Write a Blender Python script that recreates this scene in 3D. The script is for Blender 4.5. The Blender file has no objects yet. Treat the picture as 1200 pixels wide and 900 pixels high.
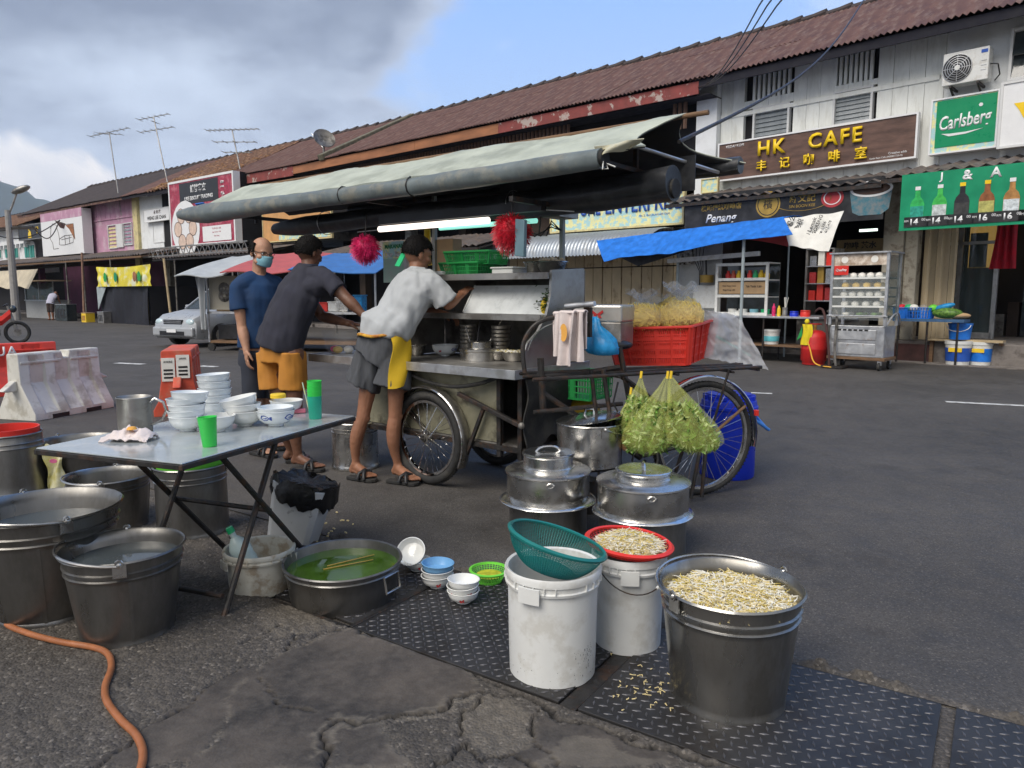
import bpy, bmesh, math, random
import numpy as np
from mathutils import Vector, Matrix, noise
random.seed(7); np.random.seed(7)
S = bpy.context.scene
COL = S.collection
R = math.radians
# ---------------------------------------------------------------- camera
FPX, HOR, CAMH = 850.0, 345.0, 1.3          # focal length and horizon in the 1200 x 900 photograph, eye height
PITCH = math.atan((450-HOR)/FPX); CP, SP = math.cos(PITCH), math.sin(PITCH)
cd = bpy.data.cameras.new('camera'); cam = bpy.data.objects.new('camera', cd); COL.objects.link(cam)
cd.sensor_width = 36; cd.lens = 36*FPX/1200; cd.clip_end = 9000; cd.clip_start = 0.05
cam.location = (0, 0, CAMH); cam.rotation_euler = (R(90)-PITCH, 0, 0)
S.camera = cam
S.view_settings.view_transform = 'Standard'; S.view_settings.look = 'None'
S.view_settings.exposure = 0.7; S.view_settings.gamma = 1
# ---------------------------------------------------------------- sky
SUN_EL, SUN_AZ = R(48), R(222)             # azimuth clockwise from +Y
w = bpy.data.worlds.new('World'); S.world = w; w.use_nodes = True
nt = w.node_tree; N = nt.nodes; L = nt.links; N.clear()
out = N.new('ShaderNodeOutputWorld'); bg = N.new('ShaderNodeBackground'); bg.inputs['Strength'].default_value = 0.1
L.new(bg.outputs[0], out.inputs[0])
sky = N.new('ShaderNodeTexSky'); sky.sky_type = 'NISHITA'; sky.sun_disc = False
sky.sun_elevation = SUN_EL; sky.sun_rotation = SUN_AZ; sky.air_density = 1.3; sky.dust_density = 1.0; sky.ozone_density = 2.0
def wm(op, a, b=None, c=None, clamp=False):
    n = N.new('ShaderNodeMath'); n.operation = op; n.use_clamp = clamp
    for i, v in enumerate((a, b, c)):
        if v is None: continue
        if isinstance(v, (int, float)): n.inputs[i].default_value = v
        else: L.new(v, n.inputs[i])
    return n.outputs[0]
def wramp(v, a, b):
    n = N.new('ShaderNodeMapRange'); n.interpolation_type = 'SMOOTHSTEP'; L.new(v, n.inputs[0])
    n.inputs[1].default_value = a; n.inputs[2].default_value = b; return n.outputs[0]
def wmix(f, a, b):
    n = N.new('ShaderNodeMix'); n.data_type = 'RGBA'
    for s, v in ((0, f), (6, a), (7, b)):
        if isinstance(v, (tuple, float, int)): n.inputs[s].default_value = v
        else: L.new(v, n.inputs[s])
    return n.outputs[2]
tc = N.new('ShaderNodeTexCoord'); sp = N.new('ShaderNodeSeparateXYZ'); L.new(tc.outputs['Generated'], sp.inputs[0])
dx, dy, dz = sp.outputs
den = wm('ADD', wm('MAXIMUM', dz, 0.0), 0.30)
cb = N.new('ShaderNodeCombineXYZ'); L.new(wm('DIVIDE', dx, den), cb.inputs[0]); L.new(wm('DIVIDE', dy, den), cb.inputs[1])
def wnoise(scale, detail, rough, vec=None, off=0.0):
    n = N.new('ShaderNodeTexNoise'); n.inputs['Scale'].default_value = scale; n.inputs['Detail'].default_value = detail
    n.inputs['Roughness'].default_value = rough
    m = N.new('ShaderNodeMapping'); m.inputs['Location'].default_value = (off, off*0.7, off*0.3)
    L.new(vec or cb.outputs[0], m.inputs[0]); L.new(m.outputs[0], n.inputs['Vector']); return n.outputs[0]
n1 = wnoise(1.1, 7, 0.5, None, 3.1); n2 = wnoise(0.9, 5, 0.5, None, 9.4); n3 = wnoise(5.0, 8, 0.6, tc.outputs['Generated'], 1.7)
# high grey cloud deck over the west half, broken over the rest
n4 = wnoise(2.3, 8, 0.55, None, 5.7); n5 = wnoise(6.0, 8, 0.6, None, 2.2)
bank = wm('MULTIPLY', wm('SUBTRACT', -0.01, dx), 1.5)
bank = wm('MAXIMUM', bank, wm('MULTIPLY', dy, -1.2))  # unseen cloud added behind the camera to take blue out of the light
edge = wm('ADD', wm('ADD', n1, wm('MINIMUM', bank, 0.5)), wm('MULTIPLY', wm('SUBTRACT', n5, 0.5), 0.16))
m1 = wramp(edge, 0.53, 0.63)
blue = wmix(wramp(dz, 0.05, 0.50), (4.4, 6.0, 8.4, 1), (1.7, 3.7, 8.4, 1))
blue = wmix(0.85, sky.outputs[0], blue)
wisp = wm('MULTIPLY', wramp(wm('ADD', n4, wm('MULTIPLY', wm('SUBTRACT', n5, 0.5), 0.5)), 0.54, 0.72), 0.45)
blue = wmix(wisp, blue, (5.2, 6.2, 7.9, 1))
shade = wm('ADD', dz, wm('ADD', wm('MULTIPLY', wm('SUBTRACT', n4, 0.5), 0.42), wm('MULTIPLY', wm('SUBTRACT', n5, 0.5), 0.12)))
cl = wmix(wramp(shade, 0.15, 0.36), (5.2, 6.0, 7.2, 1), (1.75, 2.15, 2.95, 1))
cl = wmix(wm('MULTIPLY', wramp(edge, 0.72, 0.58), 0.6), cl, (4.9, 5.5, 6.6, 1))
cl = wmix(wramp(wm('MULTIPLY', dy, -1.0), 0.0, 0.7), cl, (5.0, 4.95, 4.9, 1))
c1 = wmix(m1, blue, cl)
# bright cumulus low in the north-west
dcx = wm('ADD', dx, 0.555); dcz = wm('MULTIPLY', wm('SUBTRACT', dz, 0.115), 1.3)
rr = wm('SQRT', wm('ADD', wm('MULTIPLY', dcx, dcx), wm('MULTIPLY', dcz, dcz)))
cum = wramp(wm('ADD', wm('SUBTRACT', 0.10, rr), wm('MULTIPLY', wm('SUBTRACT', n3, 0.5), 0.20)), 0.0, 0.025)
cumcol = wmix(wramp(n3, 0.35, 0.65), (8.2, 8.2, 8.2, 1), (13.0, 11.8, 10.4, 1))
c2 = wmix(wm('MULTIPLY', cum, 0.97), c1, cumcol)
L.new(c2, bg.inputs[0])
# ---------------------------------------------------------------- sun (veiled by cloud)
sd = bpy.data.lights.new('sun', 'SUN'); sd.energy = 2.4; sd.angle = R(40); sd.color = (1, 0.93, 0.84)
so = bpy.data.objects.new('sun', sd); COL.objects.link(so)
sv = Vector((math.sin(SUN_AZ)*math.cos(SUN_EL), math.cos(SUN_AZ)*math.cos(SUN_EL), math.sin(SUN_EL)))
so.rotation_euler = sv.to_track_quat('Z', 'Y').to_euler(); so.location = (0, 0, 30)

# ---------------------------------------------------------------- where a point seen in the photograph stands
def ray(px, py):
    u = (450-py)/FPX
    return Vector(((px-600)/FPX, CP+u*SP, u*CP-SP))
def onz(px, py, z=0.0):
    r = ray(px, py); t = (z-CAMH)/r.z
    return Vector((r.x*t, r.y*t, z))
def aty(px, py, y):
    r = ray(px, py); t = y/r.y
    return Vector((r.x*t, y, CAMH+r.z*t))
class Frame:
    """vertical plane frame: local x along, local y away from the street, local z up"""
    def __init__(s, ox, oy, deg):
        s.o = Vector((ox, oy, 0)); s.a = R(deg); s.u = Vector((math.cos(s.a), math.sin(s.a), 0)); s.v = Vector((-math.sin(s.a), math.cos(s.a), 0))
    def px(s, px, py, d=0.0):
        r = ray(px, py); c = Vector((0, 0, CAMH)); p0 = s.o + s.v*d
        t = (p0-c).dot(s.v)/r.dot(s.v); p = c+r*t
        return ((p-s.o).dot(s.u), p.z)
    def w(s, x, d=0.0, z=0.0):
        return s.o+s.u*x+s.v*d+Vector((0, 0, z))
    def loc(s, p):
        return ((p-s.o).dot(s.u), (p-s.o).dot(s.v), p.z)
# ---------------------------------------------------------------- mesh builder
class MB:
    def __init__(s): s.v = []; s.f = []; s.m = []
    def add(s, vs, fs, m=0):
        b = len(s.v); s.v += [tuple(v) for v in vs]; s.f += [tuple(i+b for i in f) for f in fs]; s.m += [m]*len(fs); return s
    def box(s, c, d, m=0, rot=None):
        x, y, z = d[0]/2, d[1]/2, d[2]/2
        vs = [Vector(p) for p in ((-x,-y,-z),(x,-y,-z),(x,y,-z),(-x,y,-z),(-x,-y,z),(x,-y,z),(x,y,z),(-x,y,z))]
        if rot is not None: vs = [rot @ v for v in vs]
        return s.add([v+Vector(c) for v in vs], [(0,3,2,1),(4,5,6,7),(0,1,5,4),(1,2,6,5),(2,3,7,6),(3,0,4,7)], m)
    def b2(s, p, q, m=0):
        return s.box([(a+b)/2 for a, b in zip(p, q)], [abs(b-a) for a, b in zip(p, q)], m)
    def bar(s, p, q, wd, ht, m=0):
        p, q = Vector(p), Vector(q); d = q-p; rot = d.to_track_quat('X', 'Z').to_matrix()
        return s.box((p+q)/2, (d.length, wd, ht), m, rot)
    def loft(s, rings, m=0, closed=True, cap=True):
        n = len(rings[0]); vs = [p for r in rings for p in r]; fs = []
        for i in range(len(rings)-1):
            for j in range(n if closed else n-1):
                k = (j+1) % n; fs.append((i*n+j, i*n+k, (i+1)*n+k, (i+1)*n+j))
        if cap and closed: fs += [tuple(range(n-1, -1, -1)), tuple((len(rings)-1)*n+i for i in range(n))]
        return s.add(vs, fs, m)
    def tube(s, path, r, n=8, m=0, loop=False, cap=True):
        P = [Vector(p) for p in path]; k = len(P); rs = r if isinstance(r, (list, tuple)) else [r]*k
        rings = []; ref = None
        for i in range(k):
            a = P[(i-1) % k] if (i > 0 or loop) else P[i]; b = P[(i+1) % k] if (i < k-1 or loop) else P[i]
            t = (b-a); t = t.normalized() if t.length > 1e-9 else Vector((0, 0, 1))
            if ref is None: ref = t.orthogonal().normalized()
            else:
                ref = ref-t*ref.dot(t); ref = ref.normalized() if ref.length > 1e-6 else t.orthogonal().normalized()
            bn = t.cross(ref)
            rings.append([P[i]+(ref*math.cos(2*math.pi*j/n)+bn*math.sin(2*math.pi*j/n))*rs[i] for j in range(n)])
        if loop: rings.append(rings[0])
        return s.loft(rings, m, True, cap and not loop)
    def cyl(s, p, q, r, n=16, m=0, r2=None): return s.tube([p, q], [r, r if r2 is None else r2], n, m)
    def lathe(s, prof, n=32, m=0, c=(0, 0, 0), sy=1.0, rot=None):
        c = Vector(c); rings = []
        for r, z in prof:
            r = max(r, 0.0002)
            ring = [Vector((r*math.cos(2*math.pi*j/n), r*sy*math.sin(2*math.pi*j/n), z)) for j in range(n)]
            if rot is not None: ring = [rot @ v for v in ring]
            rings.append([v+c for v in ring])
        return s.loft(rings, m, True, False)
    def sph(s, c, r, n=12, m=0, rot=None):
        r = r if isinstance(r, (tuple, list)) else (r, r, r); rings = []
        k = max(4, n//2+1)
        for i in range(k+1):
            a = math.pi*i/k - math.pi/2; a = max(min(a, math.pi/2-.02), -math.pi/2+.02)
            ring = [Vector((r[0]*math.cos(a)*math.cos(2*math.pi*j/n), r[1]*math.cos(a)*math.sin(2*math.pi*j/n), r[2]*math.sin(a))) for j in range(n)]
            if rot is not None: ring = [rot @ v for v in ring]
            rings.append([v+Vector(c) for v in ring])
        return s.loft(rings, m)
    def prism(s, poly, a, b, m=0, axis='y'):
        def P(u, v, w_): return (u, w_, v) if axis == 'y' else ((w_, u, v) if axis == 'x' else (u, v, w_))
        n = len(poly); vs = [P(u, v, a) for u, v in poly]+[P(u, v, b) for u, v in poly]
        fs = [tuple(range(n)), tuple(range(2*n-1, n-1, -1))]+[(i, i+n, (i+1) % n+n, (i+1) % n) for i in range(n)]
        return s.add(vs, fs, m)
    def grid(s, fn, nu, nv, m=0):
        vs = [fn(i/nu, j/nv) for j in range(nv+1) for i in range(nu+1)]
        fs = [(j*(nu+1)+i, j*(nu+1)+i+1, (j+1)*(nu+1)+i+1, (j+1)*(nu+1)+i) for j in range(nv) for i in range(nu)]
        return s.add(vs, fs, m)
    def sheet(s, fn, nu, nv, th=0.004, m=0):
        """thin closed sheet: fn(u,v)->point"""
        G = [[Vector(fn(i/nu, j/nv)) for i in range(nu+1)] for j in range(nv+1)]
        top = []; bot = []
        for j in range(nv+1):
            for i in range(nu+1):
                a = G[j][min(i+1, nu)]-G[j][max(i-1, 0)]; b = G[min(j+1, nv)][i]-G[max(j-1, 0)][i]
                nrm = a.cross(b); nrm = nrm.normalized() if nrm.length > 1e-12 else Vector((0, 0, 1))
                top.append(G[j][i]+nrm*th/2); bot.append(G[j][i]-nrm*th/2)
        W = nu+1; K = len(top); fs = []
        for j in range(nv):
            for i in range(nu):
                q = (j*W+i, j*W+i+1, (j+1)*W+i+1, (j+1)*W+i); fs.append(q); fs.append(tuple(K+k for k in reversed(q)))
        for i in range(nu):
            fs.append((i, K+i, K+i+1, i+1)); a = nv*W+i; fs.append((a+1, K+a+1, K+a, a))
        for j in range(nv):
            a = j*W; b = (j+1)*W; fs.append((b, K+b, K+a, a)); a += nu; b += nu; fs.append((a, K+a, K+b, b))
        return s.add(top+bot, fs, m)
    def build(s, name, mats, parent=None, smooth=35, bevel=0, loc=None, rot=None, kind=None, label=None, sub=0):
        me = bpy.data.meshes.new(name); me.from_pydata(s.v, [], s.f)
        mats = mats if isinstance(mats, (list, tuple)) else [mats]
        for mm in mats: me.materials.append(mm)
        if len(mats) > 1: me.polygons.foreach_set('material_index', s.m)
        if smooth: me.shade_smooth(); me.set_sharp_from_angle(angle=R(smooth))
        me.update()
        o = bpy.data.objects.new(name, me); COL.objects.link(o)
        if parent is not None: o.parent = parent
        if loc is not None: o.location = loc
        if rot is not None: o.rotation_euler = rot
        if bevel:
            b = o.modifiers.new('bevel', 'BEVEL'); b.width = bevel; b.segments = 2; b.limit_method = 'ANGLE'; b.angle_limit = R(40)
        if sub:
            b = o.modifiers.new('sub', 'SUBSURF'); b.levels = sub; b.render_levels = sub
        if kind: o['kind'] = kind
        if label: o['label'] = label
        return o
def tag(o, label=None, cat=None, group=None, kind=None):
    if label: o['label'] = label
    if cat: o['category'] = cat
    if group: o['group'] = group
    if kind: o['kind'] = kind
    return o
def thing(name, label, cat, loc=(0, 0, 0), rz=0.0, group=None):
    o = bpy.data.objects.new(name, None); o.empty_display_size = 0.1; COL.objects.link(o)
    o.location = loc; o.rotation_euler = (0, 0, rz); return tag(o, label, cat, group)
def copy_tree(o, parent=None, depth=0):
    c = o.copy(); COL.objects.link(c)
    if parent is not None: c.parent = parent
    for ch in [x for x in o.children]: copy_tree(ch, c, depth+1)
    return c
def link_mesh(o, name, me, parent, loc=(0, 0, 0), rot=(0, 0, 0)):
    c = bpy.data.objects.new(name, me); COL.objects.link(c); c.parent = parent; c.location = loc; c.rotation_euler = rot; return c
def fbm(x, y=0.0, z=0.0, o=4): return noise.fractal(Vector((x, y, z)), 0.9, 2.0, o)
# ---------------------------------------------------------------- materials
def mat(name, col, rough=0.6, metal=0.0, var=0.12, scale=6.0, bump=0.0, bscale=40.0, col2=None, stain=None, samt=0.0, sscale=3.0, spec=0.5,
        emit=None, es=0.0, alpha=1.0, trans=0.0, ior=1.45, stretch=(1, 1, 1), coat=0.0, rvar=0.1, sss=0.0, sthr=(0.5, 0.62)):
    m = bpy.data.materials.new(name); m.use_nodes = True; t = m.node_tree; n = t.nodes; l = t.links
    b = n['Principled BSDF']; c4 = (*col, 1)
    tcn = n.new('ShaderNodeTexCoord'); mp = n.new('ShaderNodeMapping'); mp.inputs['Scale'].default_value = stretch; l.new(tcn.outputs['Object'], mp.inputs[0])
    def nz(sc, det=5, ro=0.6, v=mp.outputs[0]):
        k = n.new('ShaderNodeTexNoise'); k.inputs['Scale'].default_value = sc; k.inputs['Detail'].default_value = det; k.inputs['Roughness'].default_value = ro
        l.new(v, k.inputs['Vector']); return k.outputs[0]
    def mr(v, a, b_, c=0.0, d=1.0):
        k = n.new('ShaderNodeMapRange'); l.new(v, k.inputs[0])
        for i, x in enumerate((a, b_, c, d)): k.inputs[i+1].default_value = x
        return k.outputs[0]
    def mx(f, a, b_, bl='MIX'):
        k = n.new('ShaderNodeMix'); k.data_type = 'RGBA'; k.blend_type = bl
        for s_, v in ((0, f), (6, a), (7, b_)):
            if isinstance(v, (tuple, float, int)): k.inputs[s_].default_value = v
            else: l.new(v, k.inputs[s_])
        return k.outputs[2]
    base = None
    lo = tuple(x*(1-var) for x in col)+(1,); hi = col2+(1,) if col2 else tuple(min(1, x*(1+var)) for x in col)+(1,)
    f = mr(nz(scale), 0.35, 0.65); base = mx(f, lo, hi)
    if stain:
        g = mr(nz(sscale, 7, 0.65), sthr[0], sthr[1]); k = n.new('ShaderNodeMath'); k.operation = 'MULTIPLY'; l.new(g, k.inputs[0]); k.inputs[1].default_value = samt
        base = mx(k.outputs[0], base, stain+(1,))
    l.new(base, b.inputs['Base Color'])
    l.new(mr(f, 0, 1, max(0.02, rough-rvar), min(1, rough+rvar)), b.inputs['Roughness'])
    b.inputs['Metallic'].default_value = metal; b.inputs['IOR'].default_value = ior; b.inputs['Specular IOR Level'].default_value = spec
    if alpha < 1: b.inputs['Alpha'].default_value = alpha
    if trans: b.inputs['Transmission Weight'].default_value = trans
    if coat: b.inputs['Coat Weight'].default_value = coat; b.inputs['Coat Roughness'].default_value = 0.15
    if sss: b.inputs['Subsurface Weight'].default_value = sss; b.inputs['Subsurface Radius'].default_value = (0.02, 0.008, 0.004)
    if emit: b.inputs['Emission Color'].default_value = (*emit, 1); b.inputs['Emission Strength'].default_value = es
    if bump:
        k = n.new('ShaderNodeBump'); k.inputs['Strength'].default_value = bump; k.inputs['Distance'].default_value = 0.01
        l.new(nz(bscale, 6, 0.6), k.inputs['Height']); l.new(k.outputs[0], b.inputs['Normal'])
    return m
M = {}
def mm(k, *a, **kw): M[k] = mat(k, *a, **kw); return M[k]
mm('steel_dark', (.25,.245,.235), .34, .92, var=.22, scale=5, bump=.03, bscale=3, stain=(.10,.095,.085), samt=.55, sscale=5, stretch=(1,1,.35))
mm('steel', (.50,.49,.47), .26, .95, var=.18, scale=6, bump=.03, bscale=8, stain=(.22,.20,.17), samt=.4, sscale=7)
mm('steel_mid', (.33,.325,.31), .3, .93, var=.2, scale=4, bump=.02, bscale=6, stain=(.13,.12,.10), samt=.6, sscale=4, stretch=(1,1,.35))
mm('steel_bright', (.66,.66,.65), .2, .97, var=.1, scale=8, bump=.02, bscale=9, stain=(.35,.33,.3), samt=.25, sscale=9)
mm('steel_dull', (.34,.33,.31), .45, .75, var=.2, scale=4, bump=.15, bscale=12, stain=(.12,.10,.08), samt=.6, sscale=5)
mm('steel_grime', (.20,.19,.175), .55, .5, var=.25, scale=4, bump=.2, bscale=14, stain=(.045,.04,.035), samt=.85, sscale=3)
mm('alu', (.55,.56,.57), .38, .85, var=.08, scale=10, stain=(.3,.28,.25), samt=.4, sscale=8)
mm('chrome', (.7,.7,.7), .13, 1, var=.1, scale=20, stain=(.25,.15,.08), samt=.5, sscale=18)
mm('iron', (.035,.033,.032), .5, .4, var=.3, scale=20, bump=.2, bscale=60, stain=(.09,.045,.025), samt=.6, sscale=16)
mm('black', (.018,.018,.02), .45, var=.3, scale=12)
mm('rubber', (.022,.022,.022), .75, var=.3, scale=15, bump=.3, bscale=120, stain=(.07,.065,.055), samt=.5, sscale=8)
mm('tarp_dark', (.022,.024,.028), .38, var=.4, scale=5, bump=.5, bscale=9, stain=(.07,.07,.07), samt=.4, sscale=6)
mm('pvc_grey', (.13,.155,.16), .4, var=.2, scale=6, bump=.3, bscale=10, stain=(.28,.26,.2), samt=.5, sscale=8)
mm('canvas', (.40,.43,.36), .8, var=.12, scale=4, bump=.35, bscale=9, stain=(.20,.22,.18), samt=.5, sscale=2.5)
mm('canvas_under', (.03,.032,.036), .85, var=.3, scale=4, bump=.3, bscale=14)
mm('white_plastic', (.66,.67,.655), .42, var=.05, scale=5, bump=.05, bscale=20, stain=(.36,.33,.27), samt=.35, sscale=9, spec=.4)
mm('white_dirty', (.50,.49,.43), .55, var=.12, scale=8, bump=.1, bscale=30, stain=(.24,.17,.10), samt=.7, sscale=11)
mm('porcelain', (.74,.75,.73), .16, var=.03, scale=5, coat=.3)
mm('porcelain_blue', (.72,.76,.78), .15, var=.04, scale=6, coat=.3)
mm('blue_bowl', (.16,.36,.60), .3, var=.06, scale=8)
mm('ink_blue', (.02,.06,.30), .3); mm('ink_red', (.45,.04,.04), .3)
mm('green_cup', (.05,.68,.10), .35, var=.05, alpha=.93); mm('teal_cup', (.03,.45,.30), .35, alpha=.93)
mm('green_mesh', (.16,.62,.06), .45, var=.1); mm('green_basket', (.02,.30,.07), .5, var=.15); mm('teal_mesh', (.01,.16,.15), .4, var=.12)
mm('red_plastic', (.66,.035,.025), .4, var=.08, bump=.05, bscale=20); mm('red_basket', (.72,.05,.035), .42, var=.08, scale=5)
mm('sprout', (.70,.58,.30), .5, var=.12, scale=60); mm('sprout_y', (.60,.48,.13), .5, var=.2, scale=60); mm('sprout_w', (.80,.77,.66), .4, var=.06, scale=60)
mm('noodle', (.95,.72,.18), .5, var=.1, scale=30, bump=.1, bscale=60); mm('leaf', (.03,.10,.015), .5, var=.5, scale=22, col2=(.16,.32,.05)); mm('stemg', (.36,.46,.20), .5, var=.2, scale=30)
mm('water', (.07,.085,.095), .03, var=.05, spec=.9); mm('broth', (.05,.11,.012), .06, var=.25, scale=8, spec=.7)
mm('hose', (.34,.125,.05), .42, var=.15, scale=12, bump=.1, bscale=60, stain=(.25,.1,.05), samt=.5, sscale=14)
mm('tabletop', (.42,.46,.47), .16, .35, var=.06, scale=5, bump=.05, bscale=6, stain=(.62,.62,.58), samt=.4, sscale=9)
mm('blue_plastic', (.01,.035,.52), .35, var=.1); mm('blue_tarp', (.015,.16,.60), .42, var=.2, scale=7, bump=.6, bscale=7); mm('red_tarp', (.40,.035,.03), .6, var=.2, scale=5, bump=.3, bscale=8)
mm('blue_bag', (.02,.28,.62), .35, var=.2, scale=14, bump=.5, bscale=20, alpha=.9)
mm('barrier_red', (.60,.045,.03), .45, var=.12, scale=4, bump=.08, bscale=14, stain=(.3,.04,.03), samt=.5, sscale=6); mm('barrier_orange', (.58,.085,.045), .5, var=.15, scale=5, stain=(.4,.2,.13), samt=.5, sscale=7)
mm('barrier_white', (.60,.59,.54), .5, var=.08, scale=3, bump=.08, bscale=14, stain=(.32,.29,.22), samt=.6, sscale=5)
mm('skin', (.27,.125,.072), .5, var=.14, scale=9, sss=.12, bump=.12, bscale=60); mm('skin_light', (.42,.23,.15), .5, var=.1, scale=9, sss=.12, bump=.1, bscale=60); mm('skin_dark', (.15,.07,.042), .48, var=.18, scale=8, sss=.08, bump=.12, bscale=60)
mm('hair', (.009,.008,.008), .75, var=.4, scale=50, spec=.25)
mm('cloth_navy', (.012,.042,.115), .9, var=.15, scale=6, bump=.2, bscale=200); mm('cloth_slate', (.030,.031,.045), .92, var=.15, scale=6, bump=.2, bscale=220)
mm('cloth_orange', (.50,.215,.035), .85, var=.1, scale=6, bump=.2, bscale=180); mm('cloth_white', (.41,.43,.445), .9, var=.05, scale=4, bump=.2, bscale=200); mm('cloth_grey', (.075,.08,.09), .9, var=.18, scale=40, bump=.2, bscale=150, stretch=(1,1,.1))
mm('apron', (.72,.47,.02), .55, var=.08, scale=7, bump=.2, bscale=12); mm('pocket_pink', (.55,.10,.06), .7); mm('mask_blue', (.22,.46,.55), .7, var=.05)
mm('towel', (.68,.60,.58), .95, var=.08, scale=9, bump=.5, bscale=150); mm('towel_spot', (.75,.38,.08), .9)
mm('clear', (.85,.88,.88), .18, alpha=.32, var=.03, bump=.6, bscale=14); mm('clear_bag', (.80,.81,.82), .25, alpha=.12, var=.05, scale=12, bump=.4, bscale=16)
mm('yellow_bag', (.72,.76,.20), .28, alpha=.19, var=.15, scale=9, bump=.4, bscale=18); mm('jug', (.62,.76,.74), .25, alpha=.72, var=.05)
mm('glass', (.10,.14,.15), .06, alpha=.55, var=.1, spec=.9); mm('glass_dark', (.035,.045,.05), .08, var=.2, spec=.9)
mm('paper', (.74,.73,.68), .8, var=.06, scale=9, bump=.2, bscale=10); mm('cardboard', (.40,.27,.15), .85, var=.12)
mm('tube_light', (.9,.9,.85), .4, emit=(1,.86,.76), es=1.1); mm('mop_pink', (.60,.02,.13), .5, var=.35, scale=30); mm('mop_red', (.50,.012,.03), .5, var=.35, scale=30)
mm('yellow', (.78,.53,.03), .5, var=.1); mm('green_cap', (.02,.42,.16), .4); mm('wood', (.17,.10,.055), .8, var=.3, scale=5, stretch=(1,1,8))
mm('egg', (.50,.24,.13), .45, var=.1, scale=8); mm('bun', (.80,.78,.72), .6, var=.04); mm('bun_y', (.75,.50,.10), .6, var=.1); mm('styro', (.68,.69,.66), .8, var=.04)
def rect_text(parent, txt, x, z, h, m, y=0.0, align='CENTER', ext=0.003, wmax=None, name='lettering', shear=0.0, bold=0.0, rotz=0.0, space=1.0, roty=0.0, aspect=1.0):
    """real lettering on a vertical face; local x right, z up, front face towards -y"""
    cu = bpy.data.curves.new(name, 'FONT'); cu.body = txt; cu.size = 1; cu.extrude = 0; cu.align_x = align; cu.align_y = 'CENTER'; cu.shear = shear; cu.offset = bold; cu.space_character = space
    cu.resolution_u = 3
    to = bpy.data.objects.new(name, cu); COL.objects.link(to); bpy.context.view_layer.update()
    dg = bpy.context.evaluated_depsgraph_get(); me = bpy.data.meshes.new_from_object(to.evaluated_get(dg))
    bpy.data.objects.remove(to); bpy.data.curves.remove(cu)
    n = len(me.vertices); co = np.empty(n*3); me.vertices.foreach_get('co', co); co = co.reshape(-1, 3)
    if n == 0: print('EMPTY TEXT', txt); return None
    mn, mx_ = co.min(0), co.max(0); k = h/max(1e-6, (mx_[1]-mn[1])); kx = k*aspect
    if wmax and (mx_[0]-mn[0])*kx > wmax: kx = wmax/(mx_[0]-mn[0])
    cx = (mn[0]+mx_[0])/2 if align == 'CENTER' else mn[0]
    o2 = np.zeros_like(co); o2[:, 0] = (co[:, 0]-cx)*kx; o2[:, 2] = (co[:, 1]-(mn[1]+mx_[1])/2)*k
    if roty:
        c_, s_ = math.cos(roty), math.sin(roty); xx = o2[:, 0]*c_-o2[:, 2]*s_; o2[:, 2] = o2[:, 0]*s_+o2[:, 2]*c_; o2[:, 0] = xx
    o2[:, 1] = 0
    me.vertices.foreach_set('co', o2.ravel()); me.update()
    bm = bmesh.new(); bm.from_mesh(me); r = bmesh.ops.extrude_face_region(bm, geom=bm.faces[:]);
    bmesh.ops.translate(bm, verts=[v for v in r['geom'] if isinstance(v, bmesh.types.BMVert)], vec=(0, -ext, 0))
    bmesh.ops.recalc_face_normals(bm, faces=bm.faces[:]); bm.to_mesh(me); bm.free()
    me.materials.clear(); me.materials.append(m)
    o = bpy.data.objects.new(name, me); COL.objects.link(o); o.parent = parent; o.location = (x, y, z); o.rotation_euler = (0, 0, rotz); return o

def words(parent, txt, x, z, h, m, wtot, y=0.0, **k):
    """one lettering object per word, laid out over the width wtot"""
    ws = txt.split(' '); n = sum(len(w_) for w_ in ws)+.6*(len(ws)-1); u = wtot/n; c = x-wtot/2
    for w_ in ws: rect_text(parent, w_, c+len(w_)*u/2, z, h, m, y, wmax=len(w_)*u*.98, **k); c += (len(w_)+.6)*u
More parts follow.
